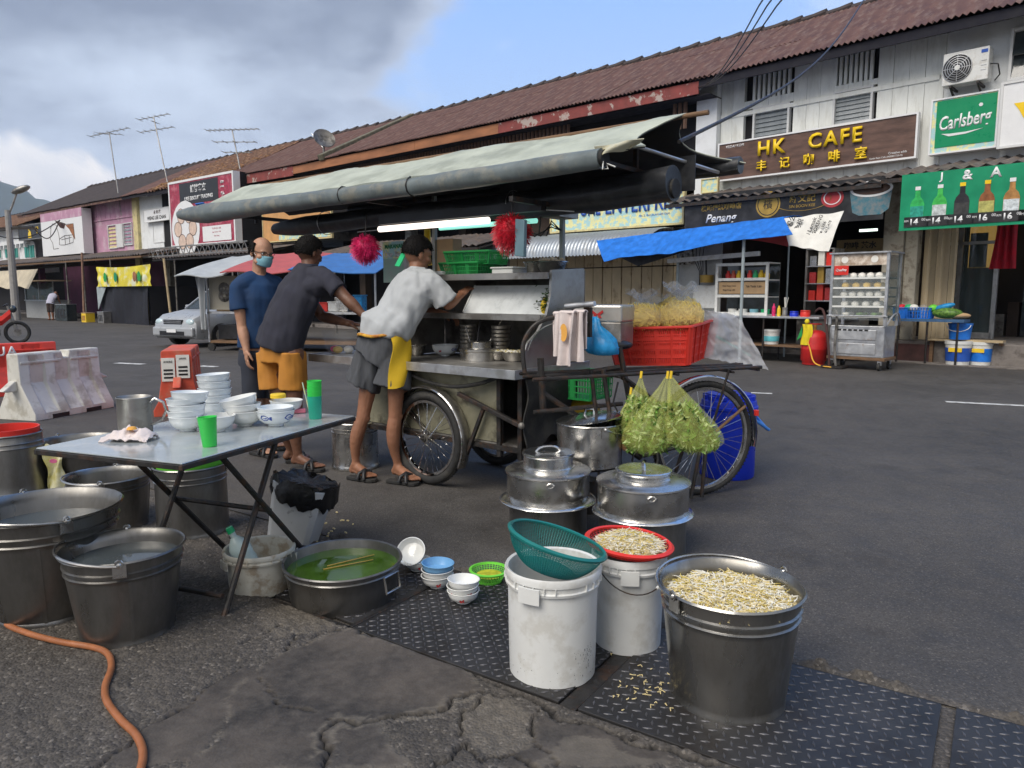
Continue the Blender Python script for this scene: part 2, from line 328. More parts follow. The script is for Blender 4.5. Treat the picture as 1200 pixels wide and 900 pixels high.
# ================================================================ GROUND
def node_mat(name):
    m = bpy.data.materials.new(name); m.use_nodes = True; t = m.node_tree; return m, t, t.nodes, t.links, t.nodes['Principled BSDF']
def asphalt(name, dark, light, grit, coarse, use_attr=False):
    m, t, n, l, b = node_mat(name)
    tc_ = n.new('ShaderNodeTexCoord')
    def nz(sc, det=6, ro=.6):
        k = n.new('ShaderNodeTexNoise'); k.inputs['Scale'].default_value = sc; k.inputs['Detail'].default_value = det; k.inputs['Roughness'].default_value = ro; l.new(tc_.outputs['Object'], k.inputs['Vector']); return k
    def mr(v, a, b_, c=0., d=1.):
        k = n.new('ShaderNodeMapRange'); l.new(v, k.inputs[0])
        for i, x in enumerate((a, b_, c, d)): k.inputs[i+1].default_value = x
        return k.outputs[0]
    def mx(f, a, b_, bl='MIX'):
        k = n.new('ShaderNodeMix'); k.data_type = 'RGBA'; k.blend_type = bl
        for s_, v in ((0, f), (6, a), (7, b_)):
            if isinstance(v, (tuple, float, int)): k.inputs[s_].default_value = v
            else: l.new(v, k.inputs[s_])
        return k.outputs[2]
    def ma(op, a, b_):
        k = n.new('ShaderNodeMath'); k.operation = op
        for i, v in enumerate((a, b_)):
            if isinstance(v, (float, int)): k.inputs[i].default_value = v
            else: l.new(v, k.inputs[i])
        return k.outputs[0]
    vo = n.new('ShaderNodeTexVoronoi'); vo.inputs['Scale'].default_value = coarse; l.new(tc_.outputs['Object'], vo.inputs['Vector'])
    vs = n.new('ShaderNodeSeparateColor'); l.new(vo.outputs['Color'], vs.inputs[0])
    big = mr(nz(0.55, 5).outputs[0], .32, .68); mid = mr(nz(4.5, 6).outputs[0], .3, .7)
    base = mx(ma('ADD', ma('MULTIPLY', big, .6), ma('MULTIPLY', mid, .4)), dark, light)
    stone = mr(vs.outputs[0], .0, 1.0, .72, 1.32)
    st = mr(vs.outputs[1], .90, .97, 0, grit)
    base = mx(1.0, base, stone, 'MULTIPLY'); base = mx(st, base, (.30, .27, .235, 1))
    oil = ma('MULTIPLY', mr(nz(.9, 7, .7).outputs[0], .56, .66), .38); base = mx(oil, base, (.022, .020, .019, 1)); chalk = ma('MULTIPLY', mr(nz(6.5, 8, .75).outputs[0], .62, .72), .30); base = mx(chalk, base, (.16, .145, .13, 1))
    hs = None
    if use_attr:
        at = n.new('ShaderNodeAttribute'); at.attribute_name = 'wear'; sa = n.new('ShaderNodeSeparateColor'); l.new(at.outputs['Color'], sa.inputs[0])
        sm = mx(mr(nz(2.2, 9, .68).outputs[0], .38, .66), (.032, .029, .027, 1), (.105, .088, .074, 1))
        sm = mx(mr(nz(30, 4).outputs[0], .4, .7, 0, .35), sm, (.13, .115, .10, 1))
        base = mx(sa.outputs[0], base, sm)                                   # worn smooth tar skin
        base = mx(ma('MULTIPLY', sa.outputs[1], mr(nz(14, 8, .7).outputs[0], .3, .7, .35, 1)), base, (.20, .175, .14, 1))   # bare concrete
        base = mx(sa.outputs[2], base, (.012, .011, .010, 1))                # near black along the cracks
        hs = ma('SUBTRACT', 1.0, ma('MULTIPLY', sa.outputs[0], .75))
    l.new(base, b.inputs['Base Color'])
    l.new(mr(mid, 0, 1, .62, .92), b.inputs['Roughness']); b.inputs['Specular IOR Level'].default_value = .4
    h = ma('ADD', mr(vo.outputs['Distance'], 0, .8, 1, 0), ma('MULTIPLY', nz(90, 4).outputs[0], .6))
    if hs is not None: h = ma('MULTIPLY', h, hs)
    k = n.new('ShaderNodeBump'); k.inputs['Strength'].default_value = .5; k.inputs['Distance'].default_value = .006; l.new(h, k.inputs['Height']); l.new(k.outputs[0], b.inputs['Normal'])
    return m
M['road'] = asphalt('road_asphalt', (.042, .039, .037, 1), (.092, .085, .079, 1), .25, 170)
M['pave'] = asphalt('broken_pavement', (.046, .041, .036, 1), (.094, .083, .072, 1), .35, 105, True)
M['earth'] = mat('earth', (.11, .11, .08), .95, var=.3, scale=.02)
g = MB().box((0, 1500, -0.56), (9000, 9000, 1)).build('ground', M['earth'], smooth=0, kind='structure')
def flat(name, poly, z, m, th=0.0, **k):
    mb = MB()
    if th: mb.prism(poly, z-th, z, 0, 'z')
    else: mb.add([(x, y, z) for x, y in poly], [tuple(range(len(poly)))])
    return mb.build(name, m, smooth=0, **k)
PF = Frame(-0.623, 2.694, -34.0)
def pf(a, b, z=0): p = PF.w(a, b, z); return (p.x, p.y)
road = MB()
road.add([PF.w(-60, 0.71), PF.w(70, 0.71), PF.w(70, 75), PF.w(-60, 75)], [(0, 1, 2, 3)])
road.build('road', M['road'], smooth=0, kind='structure')
def dash(px0, py0, px1, py1, wd=.10):
    a = onz(px0, py0); b = onz(px1, py1); d = (b-a).normalized(); nrm = Vector((-d.y, d.x, 0))*wd/2
    MB().add([a-nrm+Vector((0,0,.004)), b-nrm+Vector((0,0,.004)), b+nrm+Vector((0,0,.004)), a+nrm+Vector((0,0,.004))], [(0,1,2,3)]).build('lane_marking', mat('road_paint', (.58,.58,.56), .7, var=.2, scale=9, stain=(.1,.1,.1), samt=.7, sscale=12), smooth=0, kind='structure')
dash(136, 425.5, 168, 427, .16); dash(234, 429, 254, 430, .16); dash(880, 460.5, 905, 461.5, .10); dash(1108, 471, 1206, 476, .12)
def polyw(pts): return np.array([PF.loc(onz(*p))[:2] for p in pts])
E1, E2, ST = (-3.6, 2.5), (-1.36, 0.0), 0.008
xs = np.arange(E1[0], E1[1]+1e-6, ST); ys = np.arange(E2[0], E2[1]+1e-6, ST)
GX, GY = np.meshgrid(xs, ys)
def vnoise(x, y, sc, seed):
    rs = np.random.RandomState(seed); T = rs.rand(256, 256); u = x*sc+500; v = y*sc+500
    i = np.floor(u).astype(int); j = np.floor(v).astype(int); fu = u-i; fv = v-j; fu = fu*fu*(3-2*fu); fv = fv*fv*(3-2*fv)
    g_ = lambda a, b: T[a % 256, b % 256]
    return (g_(i, j)*(1-fu)+g_(i+1, j)*fu)*(1-fv)+(g_(i, j+1)*(1-fu)+g_(i+1, j+1)*fu)*fv
def vf(x, y, sc, seed, o=4): return sum(vnoise(x, y, sc*2**k, seed+k)/2**(k+1) for k in range(o))
def pdist(poly, x, y):
    d = np.full(x.shape, 9.0)
    for a, b in zip(poly[:-1], poly[1:]):
        ab = b-a; t = np.clip(((x-a[0])*ab[0]+(y-a[1])*ab[1])/(ab@ab), 0, 1); d = np.minimum(d, np.hypot(x-a[0]-t*ab[0], y-a[1]-t*ab[1]))
    return d
def inside(poly, x, y):
    c = np.zeros(x.shape, bool); n = len(poly)
    for i in range(n):
        a = poly[i]; b = poly[(i+1) % n]
        with np.errstate(divide='ignore', invalid='ignore'): q = ((a[1] > y) != (b[1] > y)) & (x < (b[0]-a[0])*(y-a[1])/(b[1]-a[1]+1e-12)+a[0])
        c ^= q
    return c
wx = GX+(vf(GX, GY, 9, 3)-.5)*.07+(vf(GX, GY, 40, 33)-.5)*.035; wy = GY+(vf(GX, GY, 9, 13)-.5)*.07+(vf(GX, GY, 40, 43)-.5)*.035
smoothP = polyw([(215,910),(252,880),(272,850),(266,830),(283,805),(330,770),(385,750),(420,742),(455,757),(520,776),(550,800),(556,816),(526,824),(500,842),(440,850),(470,905)])
smoothQ = polyw([(100,905),(190,850),(235,815),(285,785),(300,800),(270,830),(262,860),(225,905)])
smoothR = polyw([(590,905),(640,845),(700,862),(800,905)])
concP = polyw([(532,838),(560,822),(600,828),(624,848),(618,880),(570,892),(540,868)])
concQ = polyw([(300,722),(350,706),(400,722),(390,742),(320,752)])
concR = polyw([(620,905),(660,870),(720,880),(780,905)])
sm = np.zeros(GX.shape); cn = np.zeros(GX.shape); cr = np.zeros(GX.shape)
for P_ in (smoothP, smoothQ, smoothR): sm = np.maximum(sm, inside(P_, wx, wy)*1.0)
for P_ in (concP, concR, concQ): cn = np.maximum(cn, inside(P_, wx, wy)*.45)
litc = np.maximum.reduce([np.clip(1-np.abs(pdist(polyw(pl_), wx, wy)-.022)/.012, 0, 1) for pl_ in ([(376,905),(379,869),(396,852),(422,854),(457,846),(509,841),(526,822),(557,817)], [(518,774),(457,755),(420,745)])]); cn = np.maximum(cn, litc*.7*(vf(GX, GY, 11, 71) > .45)); edge = np.clip(1-pdist(np.vstack([smoothP, smoothP[:1]]), wx, wy)/.018, 0, 1)*.55; cn = np.maximum(cn, edge*(vf(GX, GY, 14, 77) > .42))
cracks = [[(700,860),(640,838),(613,817),(560,800),(518,774),(457,755),(420,745)], [(376,905),(379,869),(396,852),(422,854),(457,846),(509,841),(526,822),(557,817)],
          [(613,817),(590,822),(560,818)], [(500,905),(544,882),(560,895),(600,890),(630,905)], [(630,838),(622,870),(650,905)], [(120,905),(160,868),(215,840),(235,815),(285,785)],
          [(700,860),(760,885),(830,905)], [(330,770),(345,745),(330,735),(290,760)], [(557,817),(556,830),(535,838),(540,868)], [(426,742),(380,745),(340,765)], [(396,852),(330,830),(300,800)]]
wid = [.015, .008, .006, .008, .007, .009, .013, .005, .006, .005, .004]
H = 0.016+(vf(GX, GY, 1.3, 21)-.5)*.022
rough = (vf(GX, GY, 38, 5, 3)-.5)*.013+(vnoise(GX, GY, 60, 8) > .62)*.003
H += rough*(1-.85*sm)+sm*.004+(vf(GX, GY, 18, 9)-.5)*.006*cn
for pl, wd in zip(cracks, wid):
    d = pdist(polyw(pl), wx, wy); v = wd*.72*(.35+1.3*vf(GX, GY, 6, 55)); c = np.clip((1-d/v)*2.2, 0, 1); cr = np.maximum(cr, c); H -= c*.018
    H += np.clip(1-d/.05, 0, 1)*.002*(1-c)
H = H*np.clip((-GY)/.02, 0, 1)
nx_, ny_ = len(xs), len(ys)
co = np.empty((ny_*nx_, 3)); ca, sa_ = math.cos(PF.a), math.sin(PF.a)
co[:, 0] = (PF.o.x+GX*ca-GY*sa_).ravel(); co[:, 1] = (PF.o.y+GX*sa_+GY*ca).ravel(); co[:, 2] = H.ravel()
I = (np.arange(ny_-1)[:, None]*nx_+np.arange(nx_-1)[None]).ravel(); F_ = np.stack([I, I+1, I+1+nx_, I+nx_], 1)
me = bpy.data.meshes.new('pavement'); me.vertices.add(len(co)); me.vertices.foreach_set('co', co.ravel())
me.loops.add(F_.size); me.loops.foreach_set('vertex_index', F_.ravel()); me.polygons.add(len(F_)); me.polygons.foreach_set('loop_start', np.arange(len(F_))*4); me.polygons.foreach_set('loop_total', np.full(len(F_), 4)); me.update(calc_edges=True)
at_ = me.color_attributes.new('wear', 'FLOAT_COLOR', 'POINT'); cc = np.ones((len(co), 4)); cc[:, 0] = sm.ravel(); cc[:, 1] = cn.ravel(); cc[:, 2] = np.clip(cr.ravel()*1.8, 0, 1); at_.data.foreach_set('color', cc.ravel())
me.materials.append(M['pave']); me.shade_smooth(); o = bpy.data.objects.new('pavement', me); COL.objects.link(o); tag(o, kind='structure')
mb = MB(); Z = lambda a, b: PF.w(a, b, -.006)
mb.add([Z(-60, -40), Z(70, -40), Z(70, 0.72), Z(-60, 0.72)], [(0, 1, 2, 3)]); mb.build('pavement', M['pave'], smooth=0, kind='structure')
def strip(a0, a1, b0, b1, st=.02, amp=.02, seed=1):
    U = int((a1-a0)/st); V = max(2, int((b1-b0)/st)); mb = MB()
    def fn(u, v):
        a = a0+(a1-a0)*u; b = b0+(b1-b0)*v; e = min(1, min(u*U, (1-u)*U, v*V, (1-v)*V)/2)
        return PF.w(a, b, (.004+abs(fbm(a*6+seed, b*6, 0, 5))*amp+.006*(fbm(a*30, b*30, seed) > .2))*e)
    mb.grid(fn, U, V); return mb.build('pavement', M['pave'], kind='structure', smooth=80)
strip(-4.6, -.60, 0.0, .62, .022, .03, 3); strip(-.9, 3.2, .69, .745, .012, .03, 8)
mm('plate', (.05,.049,.05), .5, .5, var=.25, scale=3, bump=.1, bscale=40, stain=(.03,.024,.02), samt=.7, sscale=4)
mm('plate_lug', (.125,.125,.135), .5, .6, var=.25, scale=12, stain=(.05,.045,.04), samt=.5, sscale=4)
def cover(a0, a1, b0, b1, label, ang, pitch=.032, z=.010):
    t = thing('drain_cover', label, 'drain cover', PF.w(a0, b0, 0), PF.a, 'chequered steel drain covers')
    w_, d_ = a1-a0, b1-b0
    MB().b2((0, 0, 0), (w_, d_, z)).build('plate', M['plate'], t, smooth=0, bevel=.002)
    mb = MB(); nx, ny = int(w_/pitch), int(d_/pitch)
    for j in range(ny):
        for i in range(nx):
            cx, cy = (i+.7)*pitch+.004, (j+.7)*pitch+.002; a = ang+(math.pi/2 if (i+j) % 2 else 0); c, s = math.cos(a), math.sin(a)
            L_, W_ = .0150*pitch/.032, .0042
            vs = [(cx+c*x-s*y, cy+s*x+c*y, zz) for x, y, zz in ((-L_,0,z),(0,-W_,z),(L_,0,z),(0,W_,z),(-L_*.7,0,z+.0022),(0,-W_*.6,z+.0026),(L_*.7,0,z+.0022),(0,W_*.6,z+.0026))]
            mb.add(vs, [(0,1,5,4),(1,2,6,5),(2,3,7,6),(3,0,4,7),(4,5,6,7)])
    mb.build('raised_pattern', M['plate_lug'], t, smooth=0, kind='stuff'); return t
cover(-.56, -.02, .03, .66, 'small chequered steel drain cover under the round steel basin of green liquid', math.pi/4)
cover(.0, .93, .0, .67, 'chequered steel drain cover under the rice bowl stacks and the front white pail', math.pi/4, .030)
cover(1.0, 1.945, .0, .67, 'chequered steel drain cover that the bucket of bean sprouts stands on', math.pi/8, .033)
cover(1.985, 2.9, .0, .67, 'chequered steel drain cover at the right lower corner, beyond the narrow gap', math.pi/8, .033)
mb = MB(); mb.b2((-.60, -.03, 0), (-.015, 0.0, .013)).b2((-.02, 0, 0), (0, .67, .013)); mb.b2((.935, -.02, 0), (.995, .69, .004)); mb.b2((-.60,.66,0),(-.0,.69,.012))
o = mb.build('drain_frame', M['iron'], loc=tuple(PF.o), rot=(0, 0, PF.a), bevel=.002); tag(o, kind='structure')
mb = MB()
for i in range(46):
    q = onz(random.gauss(765, 28), random.gauss(805, 20)); a = random.random()*6.28; L_ = random.uniform(.008, .022)
    mb.tube([(q.x, q.y, .014), (q.x+math.cos(a)*L_*.6, q.y+math.sin(a)*L_*.6, .017), (q.x+math.cos(a+.7)*L_, q.y+math.sin(a+.7)*L_, .014)], .0016, 4)
for i in range(26):
    q = onz(random.gauss(385, 16), random.gauss(616, 14)); mb.box((q.x, q.y, .012), (random.uniform(.008,.02), .006, .006), rot=Matrix.Rotation(random.random()*3, 3, 'Z'))
tag(mb.build('scraps', M['sprout'], smooth=60), 'scattered crumbs and bean sprout scraps on the steel covers and tar', 'scraps', kind='stuff')
# ================================================================ BUILDINGS ALONG THE FAR KERB
DA, DB, DC = -45.0, -41.5, -38.5      # headings: the row bends slightly
A0 = Vector((7.9, 14.7, 0))
FA = Frame(A0.x, A0.y, DA)
def cut(fr, px): return fr.px(px, 345)[0]
xa = cut(FA, 838); pb = FA.w(xa); FB = Frame(pb.x, pb.y, DB)
xb = cut(FB, 366); pc = FB.w(xb); FC = Frame(pc.x, pc.y, DC)
mm('board_white', (.74,.76,.73), .7, var=.07, scale=3, bump=.15, bscale=18, stain=(.48,.48,.43), samt=.4, sscale=2.5, stretch=(2,2,.5))
mm('render_white', (.72,.745,.76), .85, var=.05, scale=2, bump=.15, bscale=20, stain=(.45,.45,.43), samt=.35, sscale=1.6)
mm('render_grey', (.30,.31,.31), .9, var=.15, scale=2, bump=.3, bscale=20, stain=(.09,.09,.085), samt=.8, sscale=2.2)
mm('pink_wall', (.47,.26,.37), .85, var=.12, scale=1.5, stain=(.6,.5,.55), samt=.6, sscale=1.4)
mm('pink_dark', (.13,.045,.09), .9, var=.2, scale=2)
mm('cream', (.60,.52,.27), .8, var=.1, scale=3, stain=(.3,.27,.2), samt=.6, sscale=4)
mm('roof_red', (.125,.062,.052), .8, var=.3, scale=1.2, bump=.2, bscale=14, stain=(.22,.155,.13), samt=.75, sscale=2.2, stretch=(2.5,.5,.5), col2=(.175,.095,.078))
mm('roof_tile', (.16,.085,.055), .9, var=.5, scale=6, bump=.7, bscale=9, stain=(.34,.22,.13), samt=.7, sscale=5)
mm('roof_dark', (.055,.045,.045), .9, var=.4, scale=3, bump=.4, bscale=8)
mm('fascia_red', (.22,.055,.05), .8, var=.2, scale=3, stain=(.45,.40,.36), samt=.8, sscale=2.2, sthr=(.56,.60))
mm('fascia_brown', (.30,.13,.065), .85, var=.25, scale=2.5, stretch=(.4,1,2)); mm('slat_brown', (.12,.07,.05), .85, var=.2)
mm('soffit', (.014,.014,.022), .9); mm('interior', (.012,.012,.015), .95, var=.4, scale=1.5); mm('interior_brown', (.04,.028,.022), .9, var=.4, scale=2)  # interior tones near black: the dimness of the shops put into wall colour
mm('louvre', (.22,.245,.26), .22, var=.25, scale=2.5, spec=.8); mm('frame_white', (.62,.63,.63), .55, var=.05)
mm('corr_grey', (.42,.46,.50), .4, .55, var=.12, scale=2, stain=(.2,.17,.13), samt=.5, sscale=2); mm('corr_old', (.12,.105,.10), .7, .2, var=.3, scale=2, stain=(.22,.16,.12), samt=.7, sscale=3)
mm('door_beige', (.60,.49,.32), .7, var=.12, scale=2.5, bump=.1, bscale=10, stain=(.22,.12,.06), samt=.8, sscale=2.6, stretch=(1,1,.6), sthr=(.56,.66))
mm('pillar', (.40,.37,.30), .9, var=.2, scale=2, bump=.4, bscale=9, stain=(.14,.11,.085), samt=.8, sscale=4)
mm('sign_brown', (.115,.065,.05), .5, var=.35, scale=4, bump=.1, bscale=20, stretch=(.5,1,2)); mm('sign_yellow', (.83,.56,.01), .4, var=.04); mm('sign_white', (.74,.75,.76), .4, var=.03)
mm('sign_green', (.0,.245,.10), .35, var=.04); mm('banner_green', (.0,.25,.115), .45, var=.15, scale=2.5, bump=.25, bscale=2.5); mm('sign_black', (.022,.022,.024), .4, var=.5, scale=4)
mm('gold', (.42,.27,.06), .4, .3, var=.2); mm('lite_yellow', (.72,.70,.36), .6, var=.05, stain=(.38,.60,.62), samt=1, sscale=7, sthr=(.47,.53)); mm('blue_ink', (.02,.09,.42), .5)
mm('kerb', (.20,.18,.165), .9, var=.25, scale=4, bump=.4, bscale=20, stain=(.07,.06,.055), samt=.7, sscale=4); mm('step_red', (.065,.03,.028), .85, var=.4, scale=4, bump=.2, bscale=20)
mm('cloth_red', (.45,.012,.03), .8, var=.2); mm('warm_light', (.9,.65,.25), .6, emit=(1,.62,.16), es=.55); mm('maroon', (.33,.035,.07), .5, var=.35, scale=9, stain=(.55,.2,.24), samt=.7, sscale=3)

def Bld(fr, name, label, cat, px_or_x, z=0.0, d=0.0, group=None, absx=False):
    x = px_or_x if absx else cut(fr, px_or_x)
    t = thing(name, label, cat, fr.w(x, d, z), fr.a, group); t['_x'] = x; return t, x
corr_cache = {}
def corr_mesh(wd, ln, pitch=.09, amp=.018, mats='roof_red', tag_='roof_sheet'):
    key = (round(wd, 2), round(ln, 2), pitch, amp, mats)
    if key in corr_cache: return corr_cache[key]
    n = max(4, int(round(wd/pitch))*4); mb = MB(); pts = [(wd*i/n, amp*math.sin(2*math.pi*(i/n)*round(wd/pitch))) for i in range(n+1)]
    vs = []; fs = []
    for yy in (0, ln):
        for x, z in pts: vs.append((x, yy, z))
    for yy in (0, ln):
        for x, z in pts: vs.append((x, yy, z-.006))
    k = n+1
    for i in range(n):
        fs += [(i, i+1, k+i+1, k+i), (2*k+i+1, 2*k+i, 3*k+i, 3*k+i+1), (i+1, i, 2*k+i, 2*k+i+1), (k+i, k+i+1, 3*k+i+1, 3*k+i)]
    mb.add(vs, fs); o = mb.build(tag_, M[mats], smooth=60); me = o.data; bpy.data.objects.remove(o); corr_cache[key] = me; return me
def corr_roof(parent, x0, x1, y0, z0, y1, z1, rows=1, wd=1.0, pitch=.09, amp=.018, mats='roof_red', name='roof_sheet', jit=.012, seed=0):
    """sheets laid from the eave (y0,z0) up to (y1,z1), local to parent"""
    rnd = random.Random(seed); n = max(1, round((x1-x0)/wd)); w_ = (x1-x0)/n; ln = math.hypot(y1-y0, z1-z0)/rows; sl = math.atan2(z1-z0, y1-y0)
    me = corr_mesh(w_+.04, ln+.10, pitch, amp, mats, name)
    for r in range(rows):
        for i in range(n):
            t = (r*ln)/(ln*rows); link_mesh(None, name, me, parent, (x0+i*w_-.02, y0+(y1-y0)*t-.02, z0+(z1-z0)*t+.022*(rows-r)*.0+.012*r+rnd.uniform(-jit, jit)+(.008 if i % 2 else 0)), (sl+rnd.uniform(-.004, .004)+.006, 0, rnd.uniform(-.004, .004)))
def ridge_z(fr, px, py, d): return fr.px(px, py, d)[1]
def rect(fr, d, xl, ytl, ybl, xr, ytr, ybr):
    s0, a = fr.px(xl, ytl, d); _, b = fr.px(xl, ybl, d); s1, c = fr.px(xr, ytr, d); _, e = fr.px(xr, ybr, d)
    return s0, s1, (b+e)/2, (a+c)/2
def sign(fr, name, label, cat, d, q, face, frame=None, th=.09, bw=.05, group=None):
    s0, s1, z0, z1 = rect(fr, d, *q); w_ = s1-s0; h_ = z1-z0; cx = (s0+s1)/2
    t = thing(name, label, cat, fr.w(cx, d, z0), fr.a, group)
    MB().b2((-w_/2+.004, 0, .004), (w_/2-.004, th, h_-.004)).build('panel', face, t, smooth=0)
    if frame is not None:
        mb = MB(); a, b = -w_/2, w_/2
        mb.b2((a, -.02, 0), (b, th-.01, bw)).b2((a, -.02, h_-bw), (b, th-.01, h_)).b2((a, -.02, bw), (a+bw, th-.01, h_-bw)).b2((b-bw, -.02, bw), (b, th-.01, h_-bw)); mb.build('frame', frame, t, smooth=0)
    def P(px, py): x, z = fr.px(px, py, d); return x-cx, z-z0
    return t, w_, h_, P
def fp(parent, name, poly, m, y=-.004, th=.004):
    return MB().prism([(a, b) for a, b in poly], y-th, y, 0, 'y').build(name, m, parent, smooth=0)
def disc(parent, name, x, z, r, m, y=-.004, th=.004, rz=None, n=28):
    return fp(parent, name, [(x+r*math.cos(2*math.pi*i/n), z+(rz or r)*math.sin(2*math.pi*i/n)) for i in range(n)], m, y, th)
def ringp(parent, name, x, z, r, rw, m, y=-.004, a0=0, a1=360, rz=None, n=30):
    k = (rz or r)/r; mb = MB(); pts = [R(a0+(a1-a0)*i/n) for i in range(n+1)]
    rings = [[(x+(r-rw/2)*math.cos(a), y, z+k*(r-rw/2)*math.sin(a)), (x+(r+rw/2)*math.cos(a), y, z+k*(r+rw/2)*math.sin(a)), (x+(r+rw/2)*math.cos(a), y-.004, z+k*(r+rw/2)*math.sin(a)), (x+(r-rw/2)*math.cos(a), y-.004, z+k*(r-rw/2)*math.sin(a))] for a in pts]
    mb.loft(rings); return mb.build(name, m, parent, smooth=0)
EZ, RZ, OV, RD = 6.2, 8.38, .75, 3.6
def shell(t, x, x0, x1, zb, zt, m, dep=7.0, ends=True, name='wall', hole=None):
    """upper storey mass; front face on d=0; x0,x1 absolute along the row; t placed at x"""
    MB().b2((x0-x, .0, zb), (x1-x, dep, zt)).build(name, m, t, smooth=0)
def roof(t, x, x0, x1, mats, rows=3, wd=1.0, pitch=.12, amp=.024, name='roof_sheet', ez=EZ, rz=RZ, seed=0, cap='roof_dark'):
    corr_roof(t, x0-x, x1-x, -OV, ez, RD, rz, rows, wd, pitch, amp, mats, name, seed=seed)
    mb = MB(); mb.add([(x0-x, RD, rz-.03), (x1-x, RD, rz-.03), (x1-x, 8, ez+.2), (x0-x, 8, ez+.2), (x0-x, 8, ez+.1), (x1-x, 8, ez+.1), (x1-x, RD, rz-.13), (x0-x, RD, rz-.13)], [(0,1,2,3),(4,5,6,7),(0,3,4,7),(1,6,5,2)]); mb.build('back_slope', M[cap], t, smooth=0)
    n = int((x1-x0)/.62);
    rnd = random.Random(seed+5); w_ = (x1-x0)/n
    capm = MB().tube([(0, 0, 0), (w_*.55, 0, .01), (w_+.05, 0, .045)], [.10, .105, .115], 8).build('ridge_cap', M[cap]).data; bpy.data.objects.remove([o_ for o_ in COL.objects if o_.data == capm][0])
    for i in range(n): link_mesh(None, 'ridge_cap', capm, t, (x0-x+i*w_, RD, rz+.03+rnd.uniform(-.012, .012)))
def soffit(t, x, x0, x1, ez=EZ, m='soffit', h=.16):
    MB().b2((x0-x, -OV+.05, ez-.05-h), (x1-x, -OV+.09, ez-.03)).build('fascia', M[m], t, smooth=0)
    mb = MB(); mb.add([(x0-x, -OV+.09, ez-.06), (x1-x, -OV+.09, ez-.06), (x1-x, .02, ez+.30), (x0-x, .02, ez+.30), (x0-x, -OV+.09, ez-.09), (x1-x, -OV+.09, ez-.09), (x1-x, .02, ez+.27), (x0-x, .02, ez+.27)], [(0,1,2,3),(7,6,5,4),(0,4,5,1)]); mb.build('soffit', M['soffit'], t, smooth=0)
ZU = 3.55     # underside of the upper storeys
xl = cut(FA, 838); xm = cut(FA, 1086); xe = cut(FA, 1420)
cafe, cx0 = Bld(FA, 'shophouse', 'white boarded shophouse upper floor above the brown cafe sign, red corrugated roof over it', 'shophouse', (xl+xm)/2, absx=True)
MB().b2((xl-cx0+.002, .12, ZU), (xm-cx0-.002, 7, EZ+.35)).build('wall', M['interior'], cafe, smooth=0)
def wins(fr, q): return rect(fr, 0, *q)
v1 = wins(FA, (885, 84, 118, 926, 76, 108)); v2 = wins(FA, (981, 63, 102, 1023, 55, 91)); w1 = wins(FA, (883, 127, 170, 926, 119, 160)); w2 = wins(FA, (977, 107, 150, 1024, 100, 140))
zrail = FA.px(960, 117)[1]
bw_ = .285; nb = int((xm-xl)/bw_); bw_ = (xm-xl)/nb; rnd = random.Random(4)
def boards(t, x, fr_x0, n, bw, z0, z1, holes, mname='board_white', dpt=(.0, .11)):
    for i in range(n):
        a, b = fr_x0+i*bw, fr_x0+(i+1)*bw
        segs = [(z0, z1)]
        for h in holes:
            if b > h[0]+.03 and a < h[1]-.03:
                ns = []
                for s_ in segs:
                    if s_[1] <= h[2] or s_[0] >= h[3]: ns.append(s_)
                    else:
                        if h[2]-s_[0] > .03: ns.append((s_[0], h[2]))
                        if s_[1]-h[3] > .03: ns.append((h[3], s_[1]))
                segs = ns
        for s_ in segs:
            o_ = rnd.uniform(-.006, .006)
            MB().b2((a-x+.003, o_, s_[0]), (b-x-.003, .11+o_, s_[1])).build('board', M[mname], t, smooth=0)
for z0, z1 in ((ZU, zrail-.04), (zrail+.04, EZ+.3)):
    boards(cafe, cx0, xl, nb, bw_, z0, z1, [v1, v2, w1, w2])
MB().b2((xl-cx0, -.03, zrail-.045), (xm-cx0, .1, zrail+.045)).build('rail', M['board_white'], cafe, smooth=0, bevel=.006)
def louvre_win(t, x, q, y=0.0, n=7, fm='frame_white', lm='louvre', label=None):
    a, b, z0, z1 = q; a -= x; b -= x; f = .045
    mb = MB(); mb.b2((a, y-.025, z0), (a+f, y+.1, z1)).b2((b-f, y-.025, z0), (b, y+.1, z1)).b2((a+f, y-.025, z0), (b-f, y+.1, z0+f)).b2((a+f, y-.025, z1-f), (b-f, y+.1, z1))
    w_ = mb.build('window', M[fm], t, smooth=0, label=label)
    sh = MB().box((0, 0, 0), (b-a-2*f, .012, (z1-z0-2*f)/n*1.08)).build('louvre', M[lm], w_, smooth=0).data
    bpy.data.objects.remove([c for c in w_.children][0])
    for i in range(n):
        zz = z0+f+(i+.5)*(z1-z0-2*f)/n; link_mesh(None, 'louvre', sh, w_, ((a+b)/2, y+.045, zz), (R(-16), 0, 0))
    return w_
louvre_win(cafe, cx0, w1); louvre_win(cafe, cx0, w2)
for q in (v1, v2):
    a, b, z0, z1 = q; n = 7; me_ = MB().b2((-.028, -.02, z0), (.028, .05, z1)).build('vent_slat', M['board_white'], cafe, smooth=0); d_ = me_.data; bpy.data.objects.remove(me_)
    for i in range(n+1): link_mesh(None, 'vent_slat', d_, cafe, (a-cx0+(b-a)*i/n, 0, 0))
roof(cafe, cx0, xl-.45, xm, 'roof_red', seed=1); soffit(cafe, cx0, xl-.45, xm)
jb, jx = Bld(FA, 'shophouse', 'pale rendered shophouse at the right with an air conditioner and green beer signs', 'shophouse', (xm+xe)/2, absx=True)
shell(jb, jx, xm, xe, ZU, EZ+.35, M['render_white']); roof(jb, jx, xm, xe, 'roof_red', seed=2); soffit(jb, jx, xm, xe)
MB().b2((xm-jx-.03, -.03, ZU), (xm-jx+.05, .02, EZ+.2)).build('corner_batten', M['board_white'], jb, smooth=0)
